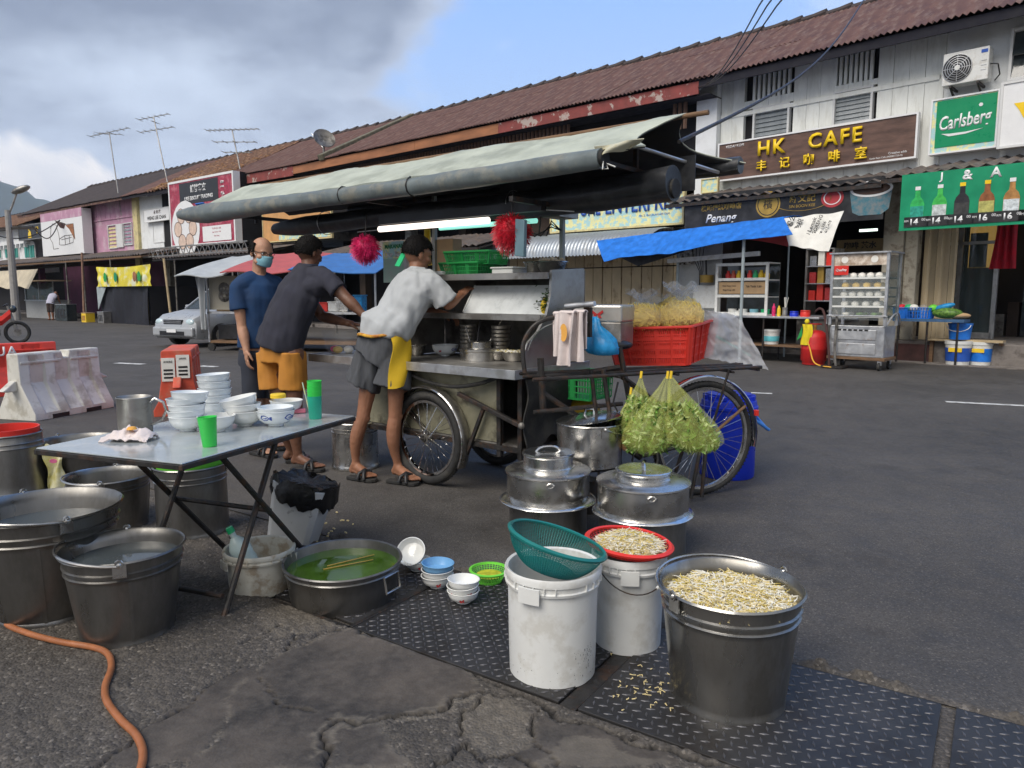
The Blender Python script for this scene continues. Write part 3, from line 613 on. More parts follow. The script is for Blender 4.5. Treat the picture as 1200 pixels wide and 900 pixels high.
s0, s1, z0, z1 = rect(FA, 0, 1187, 36, 95, 1260, 20, 85); louvre_win(jb, jx, (s0, s1, z0, z1), y=-.10, n=2, lm='glass_dark')
ac0 = rect(FA, -.45, 1106, 62, 102, 1160, 55, 91); t = thing('air_conditioner', 'white air conditioner unit with round fan grille bracketed high on the pale wall', 'air conditioner', FA.w((ac0[0]+ac0[1])/2, -.45, ac0[2]), FA.a)
wA, hA = ac0[1]-ac0[0], ac0[3]-ac0[2]
MB().b2((-wA/2, 0, 0), (wA/2, .3, hA)).build('casing', M['white_plastic'], t, smooth=0, bevel=.015)
fx = -wA*.17; fr_ = hA*.42
disc(t, 'fan_recess', fx, hA*.5, fr_, M['black'], -.002, .004)
gr = MB()
for k in range(6): gr.tube([(fx+fr_*(.18+.16*k)*math.cos(2*math.pi*i/28), -.016, hA*.5+fr_*(.18+.16*k)*math.sin(2*math.pi*i/28)) for i in range(28)], .007, 4, loop=True)
for k in range(8): gr.bar((fx+fr_*.1*math.cos(k*math.pi/4), -.012, hA*.5+fr_*.1*math.sin(k*math.pi/4)), (fx+fr_*math.cos(k*math.pi/4), -.012, hA*.5+fr_*math.sin(k*math.pi/4)), .008, .008)
gr.build('fan_grille', M['alu'], t); disc(t, 'hub', fx, hA*.5, fr_*.17, M['white_plastic'], -.018, .006)
fp(t, 'badge', [(wA*.33, hA*.82), (wA*.47, hA*.82), (wA*.47, hA*.92), (wA*.33, hA*.92)], M['blue_ink'], -.002)
for k in range(3): fp(t, 'slot', [(wA*.34, hA*(.3+.14*k)), (wA*.46, hA*(.3+.14*k)), (wA*.46, hA*(.315+.14*k)), (wA*.34, hA*(.315+.14*k))], M['alu'], -.002)
for sx in (-.3, .3): MB().bar((sx*wA, -.02, -.03), (sx*wA, .45, -.03), .04, .04).bar((sx*wA, .02, -.05), (sx*wA, .43, -.24), .03, .03).build('bracket', M['iron'], t, smooth=0)
MB().tube([(wA/2, .12, hA*.5), (wA/2+.12, .12, hA*.45), (wA/2+.12, .3, hA*.2), (wA/2+.02, .43, hA*.1)], .012, 6).build('pipe', M['black'], t)
t, w_, h_, P = sign(FA, 'shop_sign', 'long brown HK CAFE sign with yellow lettering below the louvred windows', 'sign', -.22, (842, 167, 212, 1077, 133, 186), M['sign_brown'], M['sign_white'], th=.12, bw=.035)
x_, z_ = P(956, 163); rect_text(t, 'HK', x_-.1-w_*.20, h_*.70, h_*.36, M['sign_yellow'], -.03, wmax=w_*.17, bold=.022, space=1.2, ext=.03); rect_text(t, 'CAFE', x_-.1+w_*.12, h_*.70, h_*.36, M['sign_yellow'], -.03, wmax=w_*.38, bold=.022, space=1.2, ext=.03)
x_, z_ = P(955, 190); [rect_text(t, ch, x_-.12+(i-2)*w_*.125, h_*.27, h_*.28, M['sign_yellow'], -.03, bold=.02, ext=.025) for i, ch in enumerate('丰记咖啡室')]
rect_text(t, 'KEDAI KOPI', -w_*.40, h_*.88, h_*.07, M['sign_white'], -.004, bold=.01); rect_text(t, 'Creative adds', w_*.42, h_*.18, h_*.05, M['sign_white'], -.004); rect_text(t, 'Kedai Raya Cafe (AS0001723-H)', w_*.37, h_*.10, h_*.05, M['sign_white'], -.004)
t, w_, h_, P = sign(FA, 'shop_sign', 'green and white Carlsberg light box sign under the air conditioner', 'sign', -.30, (1092, 117, 182, 1173, 104, 172), M['lite_yellow'], M['sign_white'], th=.2, bw=.03)
fp(t, 'green_field', [(-w_/2+.1, .12), (w_/2-.04, .12), (w_/2-.04, h_-.05), (-w_/2+.1, h_-.05)], M['sign_green'])
rect_text(t, 'Carlsberg', .03, h_*.52, h_*.33, M['sign_white'], -.010, wmax=w_*.76, bold=.022, shear=.22, roty=.05)
fp(t, 'swoosh', [(-w_*.32, h_*.36), (-w_*.2, h_*.30), (w_*.05, h_*.31), (w_*.3, h_*.37), (w_*.05, h_*.345), (-w_*.18, h_*.345)], M['sign_white'], -.010)
disc(t, 'hop_leaf', w_*.24, h_*.78, .035, M['sign_white'], -.010, n=6)
t, w_, h_, P = sign(FA, 'shop_sign', 'white light box sign with a yellow shape, cut by the right edge of the photo', 'sign', -.42, (1174, 95, 174, 1262, 84, 164), M['sign_white'], M['frame_white'], th=.2, bw=.04)
fp(t, 'yellow_shape', [(-w_*.30, h_*.66), (-w_*.05, h_*.66), (w_*.05, h_*.52), (-.0, h_*.42), (-w_*.15, h_*.42), (-w_*.22, h_*.55)], M['sign_yellow'])
def leanto(fr, label, x0, x1, za, zb, da, db, mats='corr_old', pitch=.25, amp=.03, posts=(), pm='iron', seed=3, group=None, rows=1, beams=True):
    xc = (x0+x1)/2; t = thing('awning', label, 'awning', fr.w(xc, da, 0), fr.a, group)
    corr_roof(t, x0-xc, x1-xc, db-da, zb, 0, za, rows, 1.0, pitch, amp, mats, 'roof_sheet', seed=seed)
    if beams:
        MB().b2((x0-xc, db-da, zb-.12), (x1-xc, db-da+.05, zb-.045)).build('beam', M[pm], t, smooth=0)
        n = max(2, int((x1-x0)/1.6)); r_ = MB().bar((0, db-da, zb-.08), (0, 0, za-.06), .04, .05).build('rafter', M[pm], t, smooth=0); rd = r_.data; bpy.data.objects.remove(r_)
        for i in range(n+1): link_mesh(None, 'rafter', rd, t, (x0-xc+(x1-x0)*(i+.02)/(n+.04), 0, 0))
    for px_ in posts:
        MB().cyl((px_-xc, db-da+.03, 0), (px_-xc, db-da+.03, zb-.1), .035, 10).build('post', M['steel_grime'], t)
    return t
leanto(FA, 'rusty corrugated awning over the cafe front, between the brown sign and black coffee banner', xl-.7, cut(FA, 1050), 3.72, 3.42, 0, -1.2)
leanto(FA, 'rusty corrugated awning just above the green beer price banner', cut(FA, 1052), xe, 3.76, 3.46, 0, -1.35, seed=9)
t, w_, h_, P = sign(FA, 'banner', 'black Penang coffee banner with gold seal and a cup under the cafe awning', 'banner', -1.1, (803, 229, 266, 1038, 207, 265), M['sign_black'], None, th=.012)
def PT(s, dx=0): return (P(s[0], s[1])[0]+dx, P(s[0], s[1])[1])
a = PT((845, 256)); rect_text(t, 'Penang', a[0], .30*h_, h_*.30, M['sign_white'], -.004, shear=.3, bold=.02, wmax=w_*.2); a = PT((845, 240)); rect_text(t, '檳城傳統咖啡店', a[0], h_*.62, h_*.17, M['gold'], -.004, bold=.02, wmax=w_*.23)
a = PT((900, 243));
for r_, m_ in ((.27, 'gold'), (.235, 'sign_black'), (.215, 'gold')): disc(t, 'seal', a[0], h_*.58, r_, M[m_], -.003-.003*(.3-r_)*10, .004)
rect_text(t, '檳', a[0], h_*.58, .2, M['sign_black'], -.012)
a = PT((940, 238)); rect_text(t, '新文記', a[0], h_*.66, h_*.22, M['gold'], -.004, bold=.02); rect_text(t, 'SIN BOON KEE', a[0], h_*.47, h_*.07, M['gold'], -.004)
ringp(t, 'border', a[0]+.0, h_*.6, w_*.135, .02, M['gold'], -.004, rz=h_*.25)
a = PT((975, 241)); disc(t, 'red_seal', a[0], h_*.6, .22, mat('seal_red', (.42,.04,.05), .6), -.004, rz=.19); ringp(t, 'seal_ring', a[0], h_*.6, .16, .02, M['sign_white'], -.009, rz=.13)
a = PT((1020, 245)); fp(t, 'cup', [(a[0]-.40, h_*.70), (a[0]-.33, h_*.20), (a[0]-.2, h_*.12), (a[0]+.2, h_*.12), (a[0]+.33, h_*.24), (a[0]+.38, h_*.72)], mat('cup_print', (.45,.50,.52), .6, var=.6, scale=9, col2=(.03,.16,.22)), -.004)
disc(t, 'cup_rim', a[0], h_*.72, .39, M['sign_white'], -.009, rz=.15); disc(t, 'coffee', a[0], h_*.72, .34, mat('coffee_print', (.06,.03,.02), .5), -.014, rz=.11)
t, w_, h_, P = sign(FA, 'banner', 'bright green beer price banner with five bottle pictures above the glass shopfront', 'banner', -1.42, (1057, 206, 272, 1262, 182, 258), M['banner_green'], None, th=.01)
words(t, 'J & A 18', P(1161, 205)[0], h_-.115, .17, M['sign_white'], 1.75, -.004, bold=.03)
bx = [1075, 1101, 1127, 1156, 1185, 1212]; bcol = [((.03,.42,.10), (.02,.30,.22)), ((.05,.45,.08), (.5,.55,.55)), ((.02,.02,.025), (.04,.04,.04)), ((.25,.09,.03), (.42,.40,.12)), ((.40,.20,.06), (.55,.60,.62)), ((.03,.42,.10), (.5,.5,.5))]
price = ['14', '14', '14', '16', '16', '16']
for i, b_ in enumerate(bx):
    a = P(b_, 240)[0]; z0 = .20; hh = h_*.56; bw2 = .115
    prof = [(-1, 0), (-1, .45), (-.8, .58), (-.38, .68), (-.32, .95), (-.36, 1), (.36, 1), (.32, .95), (.38, .68), (.8, .58), (1, .45), (1, 0)]
    o_ = fp(t, 'bottle_print', [(a+x*bw2, z0+z*hh) for x, z in prof], mat('bottle_print', bcol[i][0], .4, var=.3, scale=9), -.004)
    fp(t, 'label_print', [(a-bw2*.96, z0+hh*.06), (a+bw2*.96, z0+hh*.06), (a+bw2*.96, z0+hh*.40), (a-bw2*.96, z0+hh*.40)], mat('label_print', bcol[i][1], .5, var=.3, scale=20), -.008)
    fp(t, 'cap_print', [(a-bw2*.38, z0+hh*.9), (a+bw2*.38, z0+hh*.9), (a+bw2*.38, z0+hh*1.01), (a-bw2*.38, z0+hh*1.01)], M['sign_yellow' if i in (2, 3) else 'sign_white'], -.008)
    fp(t, 'price_tag', [(a-.20, .06), (a+.20, .06), (a+.20, .24), (a-.20, .24)], M['sign_black'], -.008)
    rect_text(t, price[i], a-.03, .15, .115, M['sign_white'], -.012, bold=.03); rect_text(t, 'RM', a-.16, .17, .035, M['sign_white'], -.012); rect_text(t, '00', a+.12, .185, .045, M['sign_white'], -.012)
xk0 = xl-.2
def struct_box(fr, name, x0, x1, d0, d1, z0, z1, m, **k):
    mb = MB(); c = fr.w((x0+x1)/2, (d0+d1)/2, (z0+z1)/2); mb.box((0, 0, 0), (x1-x0, d1-d0, z1-z0)); return tag(mb.build(name, m, smooth=0, loc=tuple(c), rot=(0, 0, fr.a), **k), kind='structure')
kx = cut(FA, 1040)
struct_box(FA, 'walkway', kx, xe, -.42, 7, -.3, .40, M['kerb'], bevel=.02); struct_box(FA, 'walkway_step', kx-.9, cut(FA, 1170)-.9, -.46, -.425, .0, .34, M['step_red'])
struct_box(FA, 'walkway', xl-.3, kx-.002, .2, 7, -.3, .16, M['kerb'], bevel=.02)
struct_box(FA, 'kerb', xl-.3, kx-.95, -.42, .198, -.2, .10, M['kerb'], bevel=.02)
struct_box(FA, 'road_edge', kx-1, xe, -.9, -.47, -.2, .012, M['kerb'])
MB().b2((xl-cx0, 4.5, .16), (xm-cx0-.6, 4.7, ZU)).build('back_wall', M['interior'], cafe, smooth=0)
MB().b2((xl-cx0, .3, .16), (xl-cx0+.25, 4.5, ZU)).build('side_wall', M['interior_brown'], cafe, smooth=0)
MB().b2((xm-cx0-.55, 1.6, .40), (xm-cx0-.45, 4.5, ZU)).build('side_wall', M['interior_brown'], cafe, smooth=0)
px0, px1 = cut(FA, 1043), cut(FA, 1066)
MB().b2((px0-jx-.1, -.30, .40), (px0-jx+.28, .1, ZU)).build('pillar', M['pillar'], jb, smooth=0, bevel=.02)
MB().b2((px0-jx+.285, -.22, .40), (px0-jx+.52, .05, ZU)).build('pillar', M['pillar'], jb, smooth=0, bevel=.02, label='narrow flaking cream pillar')
mb_ = MB().b2((0, 0, 0), (.13, .05, ZU-.42)).build('shutter_leaf', M['door_beige'], jb, smooth=0); dd = mb_.data; bpy.data.objects.remove(mb_)
for i in range(5): link_mesh(None, 'shutter_leaf', dd, jb, (px0-jx+.56+i*.115, .05, .41), (0, 0, R(50 if i % 2 else -40)))
gx0, gx1 = cut(FA, 1095), FA.px(1166, 345, 1.5)[0]
gx0 = FA.px(1088, 345, 1.5)[0]; MB().b2((gx0-jx-.3, 1.45, .4), (gx0-jx, 4.4, ZU)).build('side_wall', M['interior_brown'], jb, smooth=0)
mb = MB(); gm = (gx0+gx1)/2-.05
for a in (gx0, gm, gx1): mb.b2((a-jx-.04, 1.42, .4), (a-jx+.04, 1.5, 3.3))
mb.b2((gx0-jx, 1.42, .4), (gx1-jx, 1.5, .52)).b2((gx0-jx, 1.42, 3.22), (gx1-jx, 1.5, 3.3)).b2((gx0-jx, 1.42, 2.32), (gx1-jx, 1.5, 2.38)); mb.build('shopfront_frame', M['alu'], jb, smooth=0)
for a, b in ((gx0+.04, gm-.04), (gm+.04, gx1-.04)): MB().b2((a-jx, 1.455, .5), (b-jx, 1.465, 3.22)).build('glass_pane', M['glass'], jb, smooth=0)
MB().b2((gx0-jx, 4.2, .4), (xe-jx, 4.4, ZU)).build('back_wall', M['interior'], jb, smooth=0)
MB().b2((gx0-jx+.3, 3.2, 1.9), (gx0-jx+.9, 3.25, 3.0)).build('lit_panel', M['warm_light'], jb, smooth=0)
mb = MB(); mb.b2((gm-jx+.1, 2.4, 2.36), (gx1-jx-.1, 2.45, 2.48)).b2((gm-jx+.1, 2.4, 1.9), (gm-jx+.2, 2.45, 2.36)); mb.build('lit_panel', M['warm_light'], jb, smooth=0)
MB().b2((gm-jx+.15, 1.50, 1.85), (gx1-jx-.2, 1.52, 2.55)).build('notice_board', mat('pane_grey', (.16,.19,.19), .4), jb, smooth=0)
for i in range(9):
    a = gx0-jx+.25+i*.25; hgt = random.uniform(.3, .7)
    MB().b2((a, 2.6, .4), (a+.2, 2.9, .4+hgt+random.random()*.6)).build('stacked_goods', [M['interior_brown'], M['glass_dark'], M['step_red'], M['steel_grime']][i % 4], jb, smooth=0)
cxp = FA.px(1172, 345, .3)[0]
t = thing('curtain', 'red cloth curtain hanging beside the dark doorway at the right', 'curtain', FA.w(cxp, .3, 0), FA.a)
MB().sheet(lambda u, v: ((u-.5)*.42*(1-.25*math.sin(v*3))+v*.05, .05*math.sin(u*19+v*2), 1.78+v*1.7), 24, 10, .012).build('drape', M['cloth_red'], t, smooth=80)
MB().sheet(lambda u, v: (.05+u*1.6, .04+.05*math.sin(u*25), 3.40-v*(.15+.5*math.sin(u*math.pi)*.6)), 24, 6, .012).build('swag', M['cloth_red'], t, smooth=80)
b0, b1 = cut(FB, 366), 0.0; bx0 = FB.px(372, 345, 0)[0]
mid, mx0 = Bld(FB, 'shophouse', 'long middle shophouse with dark red corrugated roof and peeling red fascia behind the cart canopy', 'shophouse', (b0+b1)/2, absx=True)
shell(mid, mx0, b0, b1-.02, ZU+.3, EZ+.3, M['interior']); roof(mid, mx0, b0, b1, 'roof_red', rows=3, seed=11);
fx1 = FB.px(817, 106, -OV)[0]; fxm = FB.px(582, 150, -OV)[0]; fx2 = FB.px(484, 170, -OV)[0]
for a, b, m_ in ((fxm+.01, fx1-mx0+mx0, 'fascia_red'), (fx2+.01, fxm, 'fascia_brown'), (b0, fx2, 'fascia_brown')):
    MB().b2((a-mx0, -OV+.06, EZ-.33), (b-mx0, -OV+.10, EZ-.05)).build('fascia', M[m_], mid, smooth=0)
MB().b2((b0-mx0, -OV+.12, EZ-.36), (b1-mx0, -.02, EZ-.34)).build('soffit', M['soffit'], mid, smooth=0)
sx = FB.px(675, 145, -.3)[0]; a0_ = FB.px(790, 120, -.3)[0]; a1_ = FB.px(812, 120, -.3)[0]
scr = MB().b2((0, 0, 0), (.09, .03, .62)).b2((.03, -.02, 0), (.06, 0, .62)).build('screen_slat', M['slat_brown'], mid, smooth=0); sd_ = scr.data; bpy.data.objects.remove(scr)
for a, b in ((b0, sx), (a0_, a1_)):
    n = int((b-a)/.14)
    for i in range(n): link_mesh(None, 'screen_slat', sd_, mid, (a-mx0+i*.14, -.35, EZ-.97))
MB().b2((a1_-mx0+.05, -.2, ZU), (b1-mx0-.01, .3, EZ+.2)).build('pier', M['render_white'], mid, smooth=0)
q0 = FB.px(377, 186, -OV)[0];
MB().bar((q0-mx0, -OV-.05, EZ+.02), (q0-mx0, RD, RZ+.06), .34, .22).build('parapet', mat('moss_stone', (.13,.12,.085), .95, var=.4, scale=6, bump=.6, bscale=12), mid, smooth=0, bevel=.03)
dx0, dx1 = FB.px(596, 345, .3)[0], FB.px(800, 345, .3)[0]
MB().b2((dx0-mx0, .45, .1), (dx1-mx0+1.2, .6, 3.9)).build('wall', M['interior_brown'], mid, smooth=0)
nd = 19; dw = (dx1-dx0)/nd
for i in range(nd):
    for z0, z1, nm in ((.16, 2.02, 'door_leaf'), (2.05, 3.0, 'door_leaf')):
        MB().b2((dx0-mx0+i*dw+.012, .34+.014*(i % 2), z0), (dx0-mx0+(i+1)*dw-.012, .40, z1)).build(nm, M['door_beige'], mid, smooth=0, bevel=.006)
MB().b2((dx0-mx0, .3, 3.01), (dx1-mx0, .45, 3.12)).build('door_rail', M['iron'], mid, smooth=0)
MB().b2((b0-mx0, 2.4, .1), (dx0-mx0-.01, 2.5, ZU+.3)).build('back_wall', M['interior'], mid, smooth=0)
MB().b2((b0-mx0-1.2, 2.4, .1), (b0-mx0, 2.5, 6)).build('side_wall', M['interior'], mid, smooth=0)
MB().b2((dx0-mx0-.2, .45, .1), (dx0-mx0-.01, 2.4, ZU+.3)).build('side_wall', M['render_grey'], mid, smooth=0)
for i in range(5):
    a = b0+1.5+i*2.8; MB().b2((a-mx0, 1.2, .1), (a-mx0+.35, 1.5, ZU+.3)).build('pillar', M['render_grey' if i % 2 else 'interior_brown'], mid, smooth=0)
struct_box(FB, 'walkway', b0, b1+.3, .05, 8, -.3, .13, M['kerb'], bevel=.02)
aw0, aw1 = FB.px(560, 345, -.9)[0], FB.px(772, 345, -.9)[0]
t = thing('awning', 'curved pale metal awning over the beige folding doors', 'awning', FB.w((aw0+aw1)/2, 0, 0), FB.a)
L_ = aw1-aw0; n = 7
zt_ = FB.px(700, 273, -.4)[1]; zb_ = FB.px(600, 303, -1.5)[1]
def awf(u, v): ph = v*math.pi*.5; return (u, -1.2*math.sin(ph)**.9-.3, zt_-(zt_-zb_)*(1-math.cos(ph))**1.2)
k_ = MB(); seg = L_/n; rp = 8
def fn(u, v):
    x = u*seg; p = awf(0, v); o_ = .018*math.sin(2*math.pi*u*rp); return (x, p[1], p[2]+o_)
k_.sheet(fn, rp*4, 8, .006); o_ = k_.build('awning_sheet', M['corr_grey'], t, smooth=80); dd = o_.data; bpy.data.objects.remove(o_)
for i in range(n): link_mesh(None, 'awning_sheet', dd, t, (-L_/2+i*seg, 0, .004*(i % 2)))
MB().b2((-L_/2, -.28, zt_-.1), (L_/2, .4, zt_+.02)).build('head_beam', M['corr_old'], t, smooth=0)
t, w_, h_, P = sign(FB, 'shop_sign', 'yellow and pale blue WE R ONE ENTERPRISE sign behind the cart', 'sign', -.35, (645, 226, 276, 803, 211, 260), M['lite_yellow'], M['cream'], th=.1, bw=.05)
h2 = h_; words(t, 'WE R ONE ENTERPRISE', .02, h_*.56, h_*.40, M['blue_ink'], w_*.97, -.022, bold=.02); rect_text(t, 'No. 2, 18-A JALAN AIR ITAM', w_*.3, h_*.26, h_*.06, M['blue_ink'], -.004)
t, w_, h_, P = sign(FB, 'shop_sign', 'plain yellow sign board seen just past the end of the rolled canopy side', 'sign', -.5, (822, 212, 228, 842, 206, 224), M['lite_yellow'], M['cream'], th=.08, bw=.02)
t, w_, h_, P = sign(FC, 'shop_sign', 'faded orange and yellow shop board between the biscuit sign and the cart canopy', 'sign', -.8, (307, 246, 284, 388, 232, 280), mat('faded_orange', (.55,.30,.12), .7, var=.15, scale=2), M['cream'], th=.08, bw=.04)
fp(t, 'yellow_band', [(-w_*.25, .06), (w_*.48, .06), (w_*.48, h_*.34), (-w_*.25, h_*.34)], M['lite_yellow']); rect_text(t, 'Tile Shop', w_*.27, h_*.19, h_*.16, M['sign_brown'], -.010, bold=.02)
c0 = FC.px(280, 345, 0)[0]; c1 = FC.px(196, 345, 0)[0]; c2 = FC.px(166, 345, 0)[0]; c3 = FC.px(46, 345, 0)[0]; c4 = FC.px(-90, 345, 0)[0]
redb, rx = Bld(FC, 'shophouse', 'dark shophouse with red corrugated roof and satellite dish, right of the biscuit sign', 'shophouse', (c0+0)/2, absx=True)
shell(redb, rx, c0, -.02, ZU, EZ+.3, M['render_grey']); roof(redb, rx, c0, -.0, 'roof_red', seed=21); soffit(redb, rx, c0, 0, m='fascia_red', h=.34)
MB().b2((c0-rx, -.3, EZ-1.25), (-rx, -.05, EZ-.2)).build('dark_gallery', M['interior'], redb, smooth=0)
louvre_win(redb, rx, (c0+.5, c0+1.2, 4.1, 4.9), y=-.1, n=6)
tb, tx = Bld(FC, 'shophouse', 'shophouse with broken orange clay tile roof behind the red biscuit sign', 'shophouse', (c0+c1)/2, absx=True)
shell(tb, tx, c1+.02, c0-.02, ZU, EZ+.3, M['interior']); roof(tb, tx, c1, c0, 'roof_tile', rows=7, wd=.9, pitch=.28, amp=.05, name='tile_course', seed=31)
soffit(tb, tx, c1, c0)
rub = MB()
for i in range(420):
    u = random.random(); v = random.random(); p = (c1-tx+(c0-c1)*u, -OV+(RD+OV)*v, EZ+(RZ-EZ)*v+.05); rub.box(p, (random.uniform(.1, .3), random.uniform(.1, .3), .05), rot=Matrix.Rotation(random.random()*.6, 3, 'X') @ Matrix.Rotation(random.random()*3, 3, 'Z'))
rub.build('loose_tiles', mat('clay', (.30,.17,.09), .95, var=.5, scale=9), tb, smooth=0, kind='stuff')
wb, wx_ = Bld(FC, 'shophouse', 'narrow white shophouse between the yellow column and the red biscuit sign', 'shophouse', (c1+c2)/2, absx=True)
shell(wb, wx_, c2+.02, c1-.02, ZU-.4, EZ+.3, M['render_white']); roof(wb, wx_, c2, c1, 'roof_red', seed=41, pitch=.16); soffit(wb, wx_, c2, c1, h=.1)
s = rect(FC, 0, 179, 261, 285, 192, 259, 284); louvre_win(wb, wx_, s, n=7)
MB().b2((c2-wx_-.15, -.16, .1), (c2-wx_+.35, .1, EZ+.15)).build('column', M['cream'], wb, smooth=0, bevel=.02)
pk, pkx = Bld(FC, 'shophouse', 'pink shophouse with open shutters and a dark recess beside the white mural panel', 'shophouse', (c2+c3)/2, absx=True)
rc = FC.px(114, 345, 0)[0]
MB().b2((rc-pkx, 0, ZU-.4), (c2-pkx-.16, 7, EZ+.3)).build('wall', M['pink_wall'], pk, smooth=0); MB().b2((c3-pkx, 1.6, ZU-.4), (rc-pkx-.01, 7, EZ+.3)).build('wall', M['interior'], pk, smooth=0)
roof(pk, pkx, c3-.5, c2, 'roof_dark', seed=51, pitch=.2); soffit(pk, pkx, c3-.5, c2, m='roof_red', h=.1)
nb_ = 9
for i in range(nb_):
    a = rc+(c2-.16-rc)*i/nb_; MB().b2((a-pkx, -.015, ZU+1.7), (a-pkx+.02, 0, EZ+.2)).build('batten', M['pink_wall'], pk, smooth=0)
MB().b2((rc-pkx, -.05, FC.px(140, 256)[1]), (c2-pkx-.2, -.0, FC.px(140, 256)[1]+.06)).build('rail', M['pink_wall'], pk, smooth=0)
s = rect(FC, 0, 127, 264, 292, 137, 263, 291); louvre_win(pk, pkx, s, n=6, lm='cream', y=-.04); s = rect(FC, 0, 145, 262, 288, 155, 260, 287); louvre_win(pk, pkx, s, n=6, y=-.04)
s = rect(FC, 0, 137.5, 263, 291, 144.5, 262, 289); MB().b2((s[0]-pkx, -.08, s[2]), (s[1]-pkx, -.02, s[3])).build('shutter', M['frame_white'], pk, smooth=0)
t, w_, h_, P = sign(FC, 'mural_panel', 'big white panel with a pencil style building drawing on the pink shophouse', 'mural', -.7, (47, 252, 302, 95, 243, 296), M['sign_white'], None, th=.5)
MB().b2((-w_/2, -.006, h_-.45), (w_/2, .0, h_+.02)).build('pink_band', M['pink_wall'], t, smooth=0)
ink = mat('sketch_ink', (.10,.09,.09), .8)
def line(pts, r_=.014): MB().tube([(P(*p)[0], -.008, P(*p)[1]) for p in pts], r_, 5).build('drawn_line', ink, t)
line([(60,268),(59,280),(62,285),(63,292)]); line([(59,268),(62,262),(66,264),(69,275),(70,281)]); line([(70,280),(76,276),(86,275),(86,284),(76,287),(70,287),(70,280)]); line([(72,281),(84,278)]); line([(76,276),(77,287)]); line([(81,275),(82,286)]); line([(65,259),(76,263),(86,262),(88,280)]); line([(63,292),(69,291)])
fp(t, 'red_roof_print', [P(64, 258), P(77, 262), P(75, 268), P(71, 267)], M['step_red'], -.01); fp(t, 'red_roof_print', [P(77, 264), P(86, 262), P(88, 281), P(85, 275), P(81, 268)], M['fascia_brown'], -.01)
t, w_, h_, P = sign(FC, 'shop_sign', 'small white WENG LEE CHAN sign beside the yellow column', 'sign', -.2, (168, 247, 262, 198, 241, 257), M['sign_white'], M['frame_white'], th=.08, bw=.02)
rect_text(t, '永 利 棧', .1, h_*.72, h_*.3, M['step_red'], -.004, bold=.01); rect_text(t, 'WENG LEE CHAN', .0, h_*.3, h_*.28, M['sign_black'], -.004, wmax=w_*.85, bold=.02)
t, w_, h_, P = sign(FC, 'shop_sign', 'large maroon biscuit trading sign with a plate of biscuits, tallest sign of the row', 'sign', -1.3, (197, 215, 293, 273, 199, 282), M['maroon'], M['sign_white'], th=.3, bw=.09)
MB().b2((-w_/2, .301, 0), (w_/2, 1.2, h_)).build('backing', M['interior'], t, smooth=0)
a = P(211, 238); b = P(256, 226); top = h_-.14
fp(t, 'black_panel', [(a[0], top-h_*.32), (b[0], top-h_*.32), (b[0], top), (a[0], top)], M['sign_black'])
cxx = (a[0]+b[0])/2; rect_text(t, '舖餅客來', cxx, top-h_*.10, h_*.115, M['sign_white'], -.01, bold=.03, wmax=(b[0]-a[0])*.85); rect_text(t, 'LIKE BISCUIT TRADING', cxx, top-h_*.24, h_*.06, M['sign_white'], -.01, wmax=(b[0]-a[0])*.9, bold=.03)
a = P(261, 225)
for i, ch in enumerate('黑糖香'): rect_text(t, ch, a[0], h_*(.84-.15*i), h_*.10, M['sign_white'], -.01, bold=.04)
fp(t, 'pink_field', [(-w_*.36, h_*.36), (w_*.25, h_*.36), (w_*.25, h_*.53), (-w_*.36, h_*.53)], mat('pink_print', (.60,.12,.18), .6, var=.2, scale=3), -.005)
a = P(218, 272); disc(t, 'plate_print', a[0], h_*.27, w_*.225, M['sign_white'], -.010)
for i in range(6): disc(t, 'biscuit_print', a[0]+math.cos(i*1.05)*w_*.12, h_*.27+math.sin(i*1.05)*w_*.12, w_*.062, mat('biscuit', (.62,.48,.40), .7), -.016, n=12);
for i in range(6): ringp(t, 'biscuit_edge', a[0]+math.cos(i*1.05)*w_*.12, h_*.27+math.sin(i*1.05)*w_*.12, w_*.062, .02, M['step_red'], -.021, n=12)
disc(t, 'biscuit_print', a[0], h_*.56, .16, M['sign_white'], -.012, rz=.3, n=14)
fp(t, 'text_panel', [(w_*.02, .14), (w_*.44, .14), (w_*.44, h_*.27), (w_*.02, h_*.27)], M['sign_white'], -.010)
for i, tx_ in enumerate(('Tel 04-226 1288', 'Jalan Air Itam 11500', 'Pulau Pinang')): rect_text(t, tx_, w_*.23, h_*(.23-.055*i), h_*.026, M['maroon'], -.014)
MB().tube([(-w_*.42, -.01, -.1), (-w_*.42+.1, -1.0, -.2)], .03, 6).build('stay', M['frame_white'], t)
fl, flx = Bld(FC, 'shophouse', 'cream shophouse with arched green windows at the far left behind the street lamp', 'shophouse', (c3+c4)/2, absx=True)
ez2 = FC.px(20, 264, -OV)[1]; rz2 = FC.px(20, 253, RD)[1]
shell(fl, flx, c4, c3-.6, ZU-.8, ez2+.2, M['render_white']); roof(fl, flx, c4, c3-.55, 'roof_tile', rows=6, wd=1.2, pitch=.3, amp=.05, name='tile_course', ez=ez2, rz=rz2, seed=61);
zb = FC.px(20, 285)[1]; MB().b2((c4-flx, -.25, zb-.1), (c3-flx-.7, 0, zb+.15)).build('band', M['render_white'], fl, smooth=0)
mb_ = MB().b2((-.08, -.28, zb-.35), (.08, -.1, zb-.1)).build('corbel', M['render_white'], fl, smooth=0); dd = mb_.data; bpy.data.objects.remove(mb_)
for i in range(16): link_mesh(None, 'corbel', dd, fl, (c3-flx-1.1-i*.75, 0, 0))
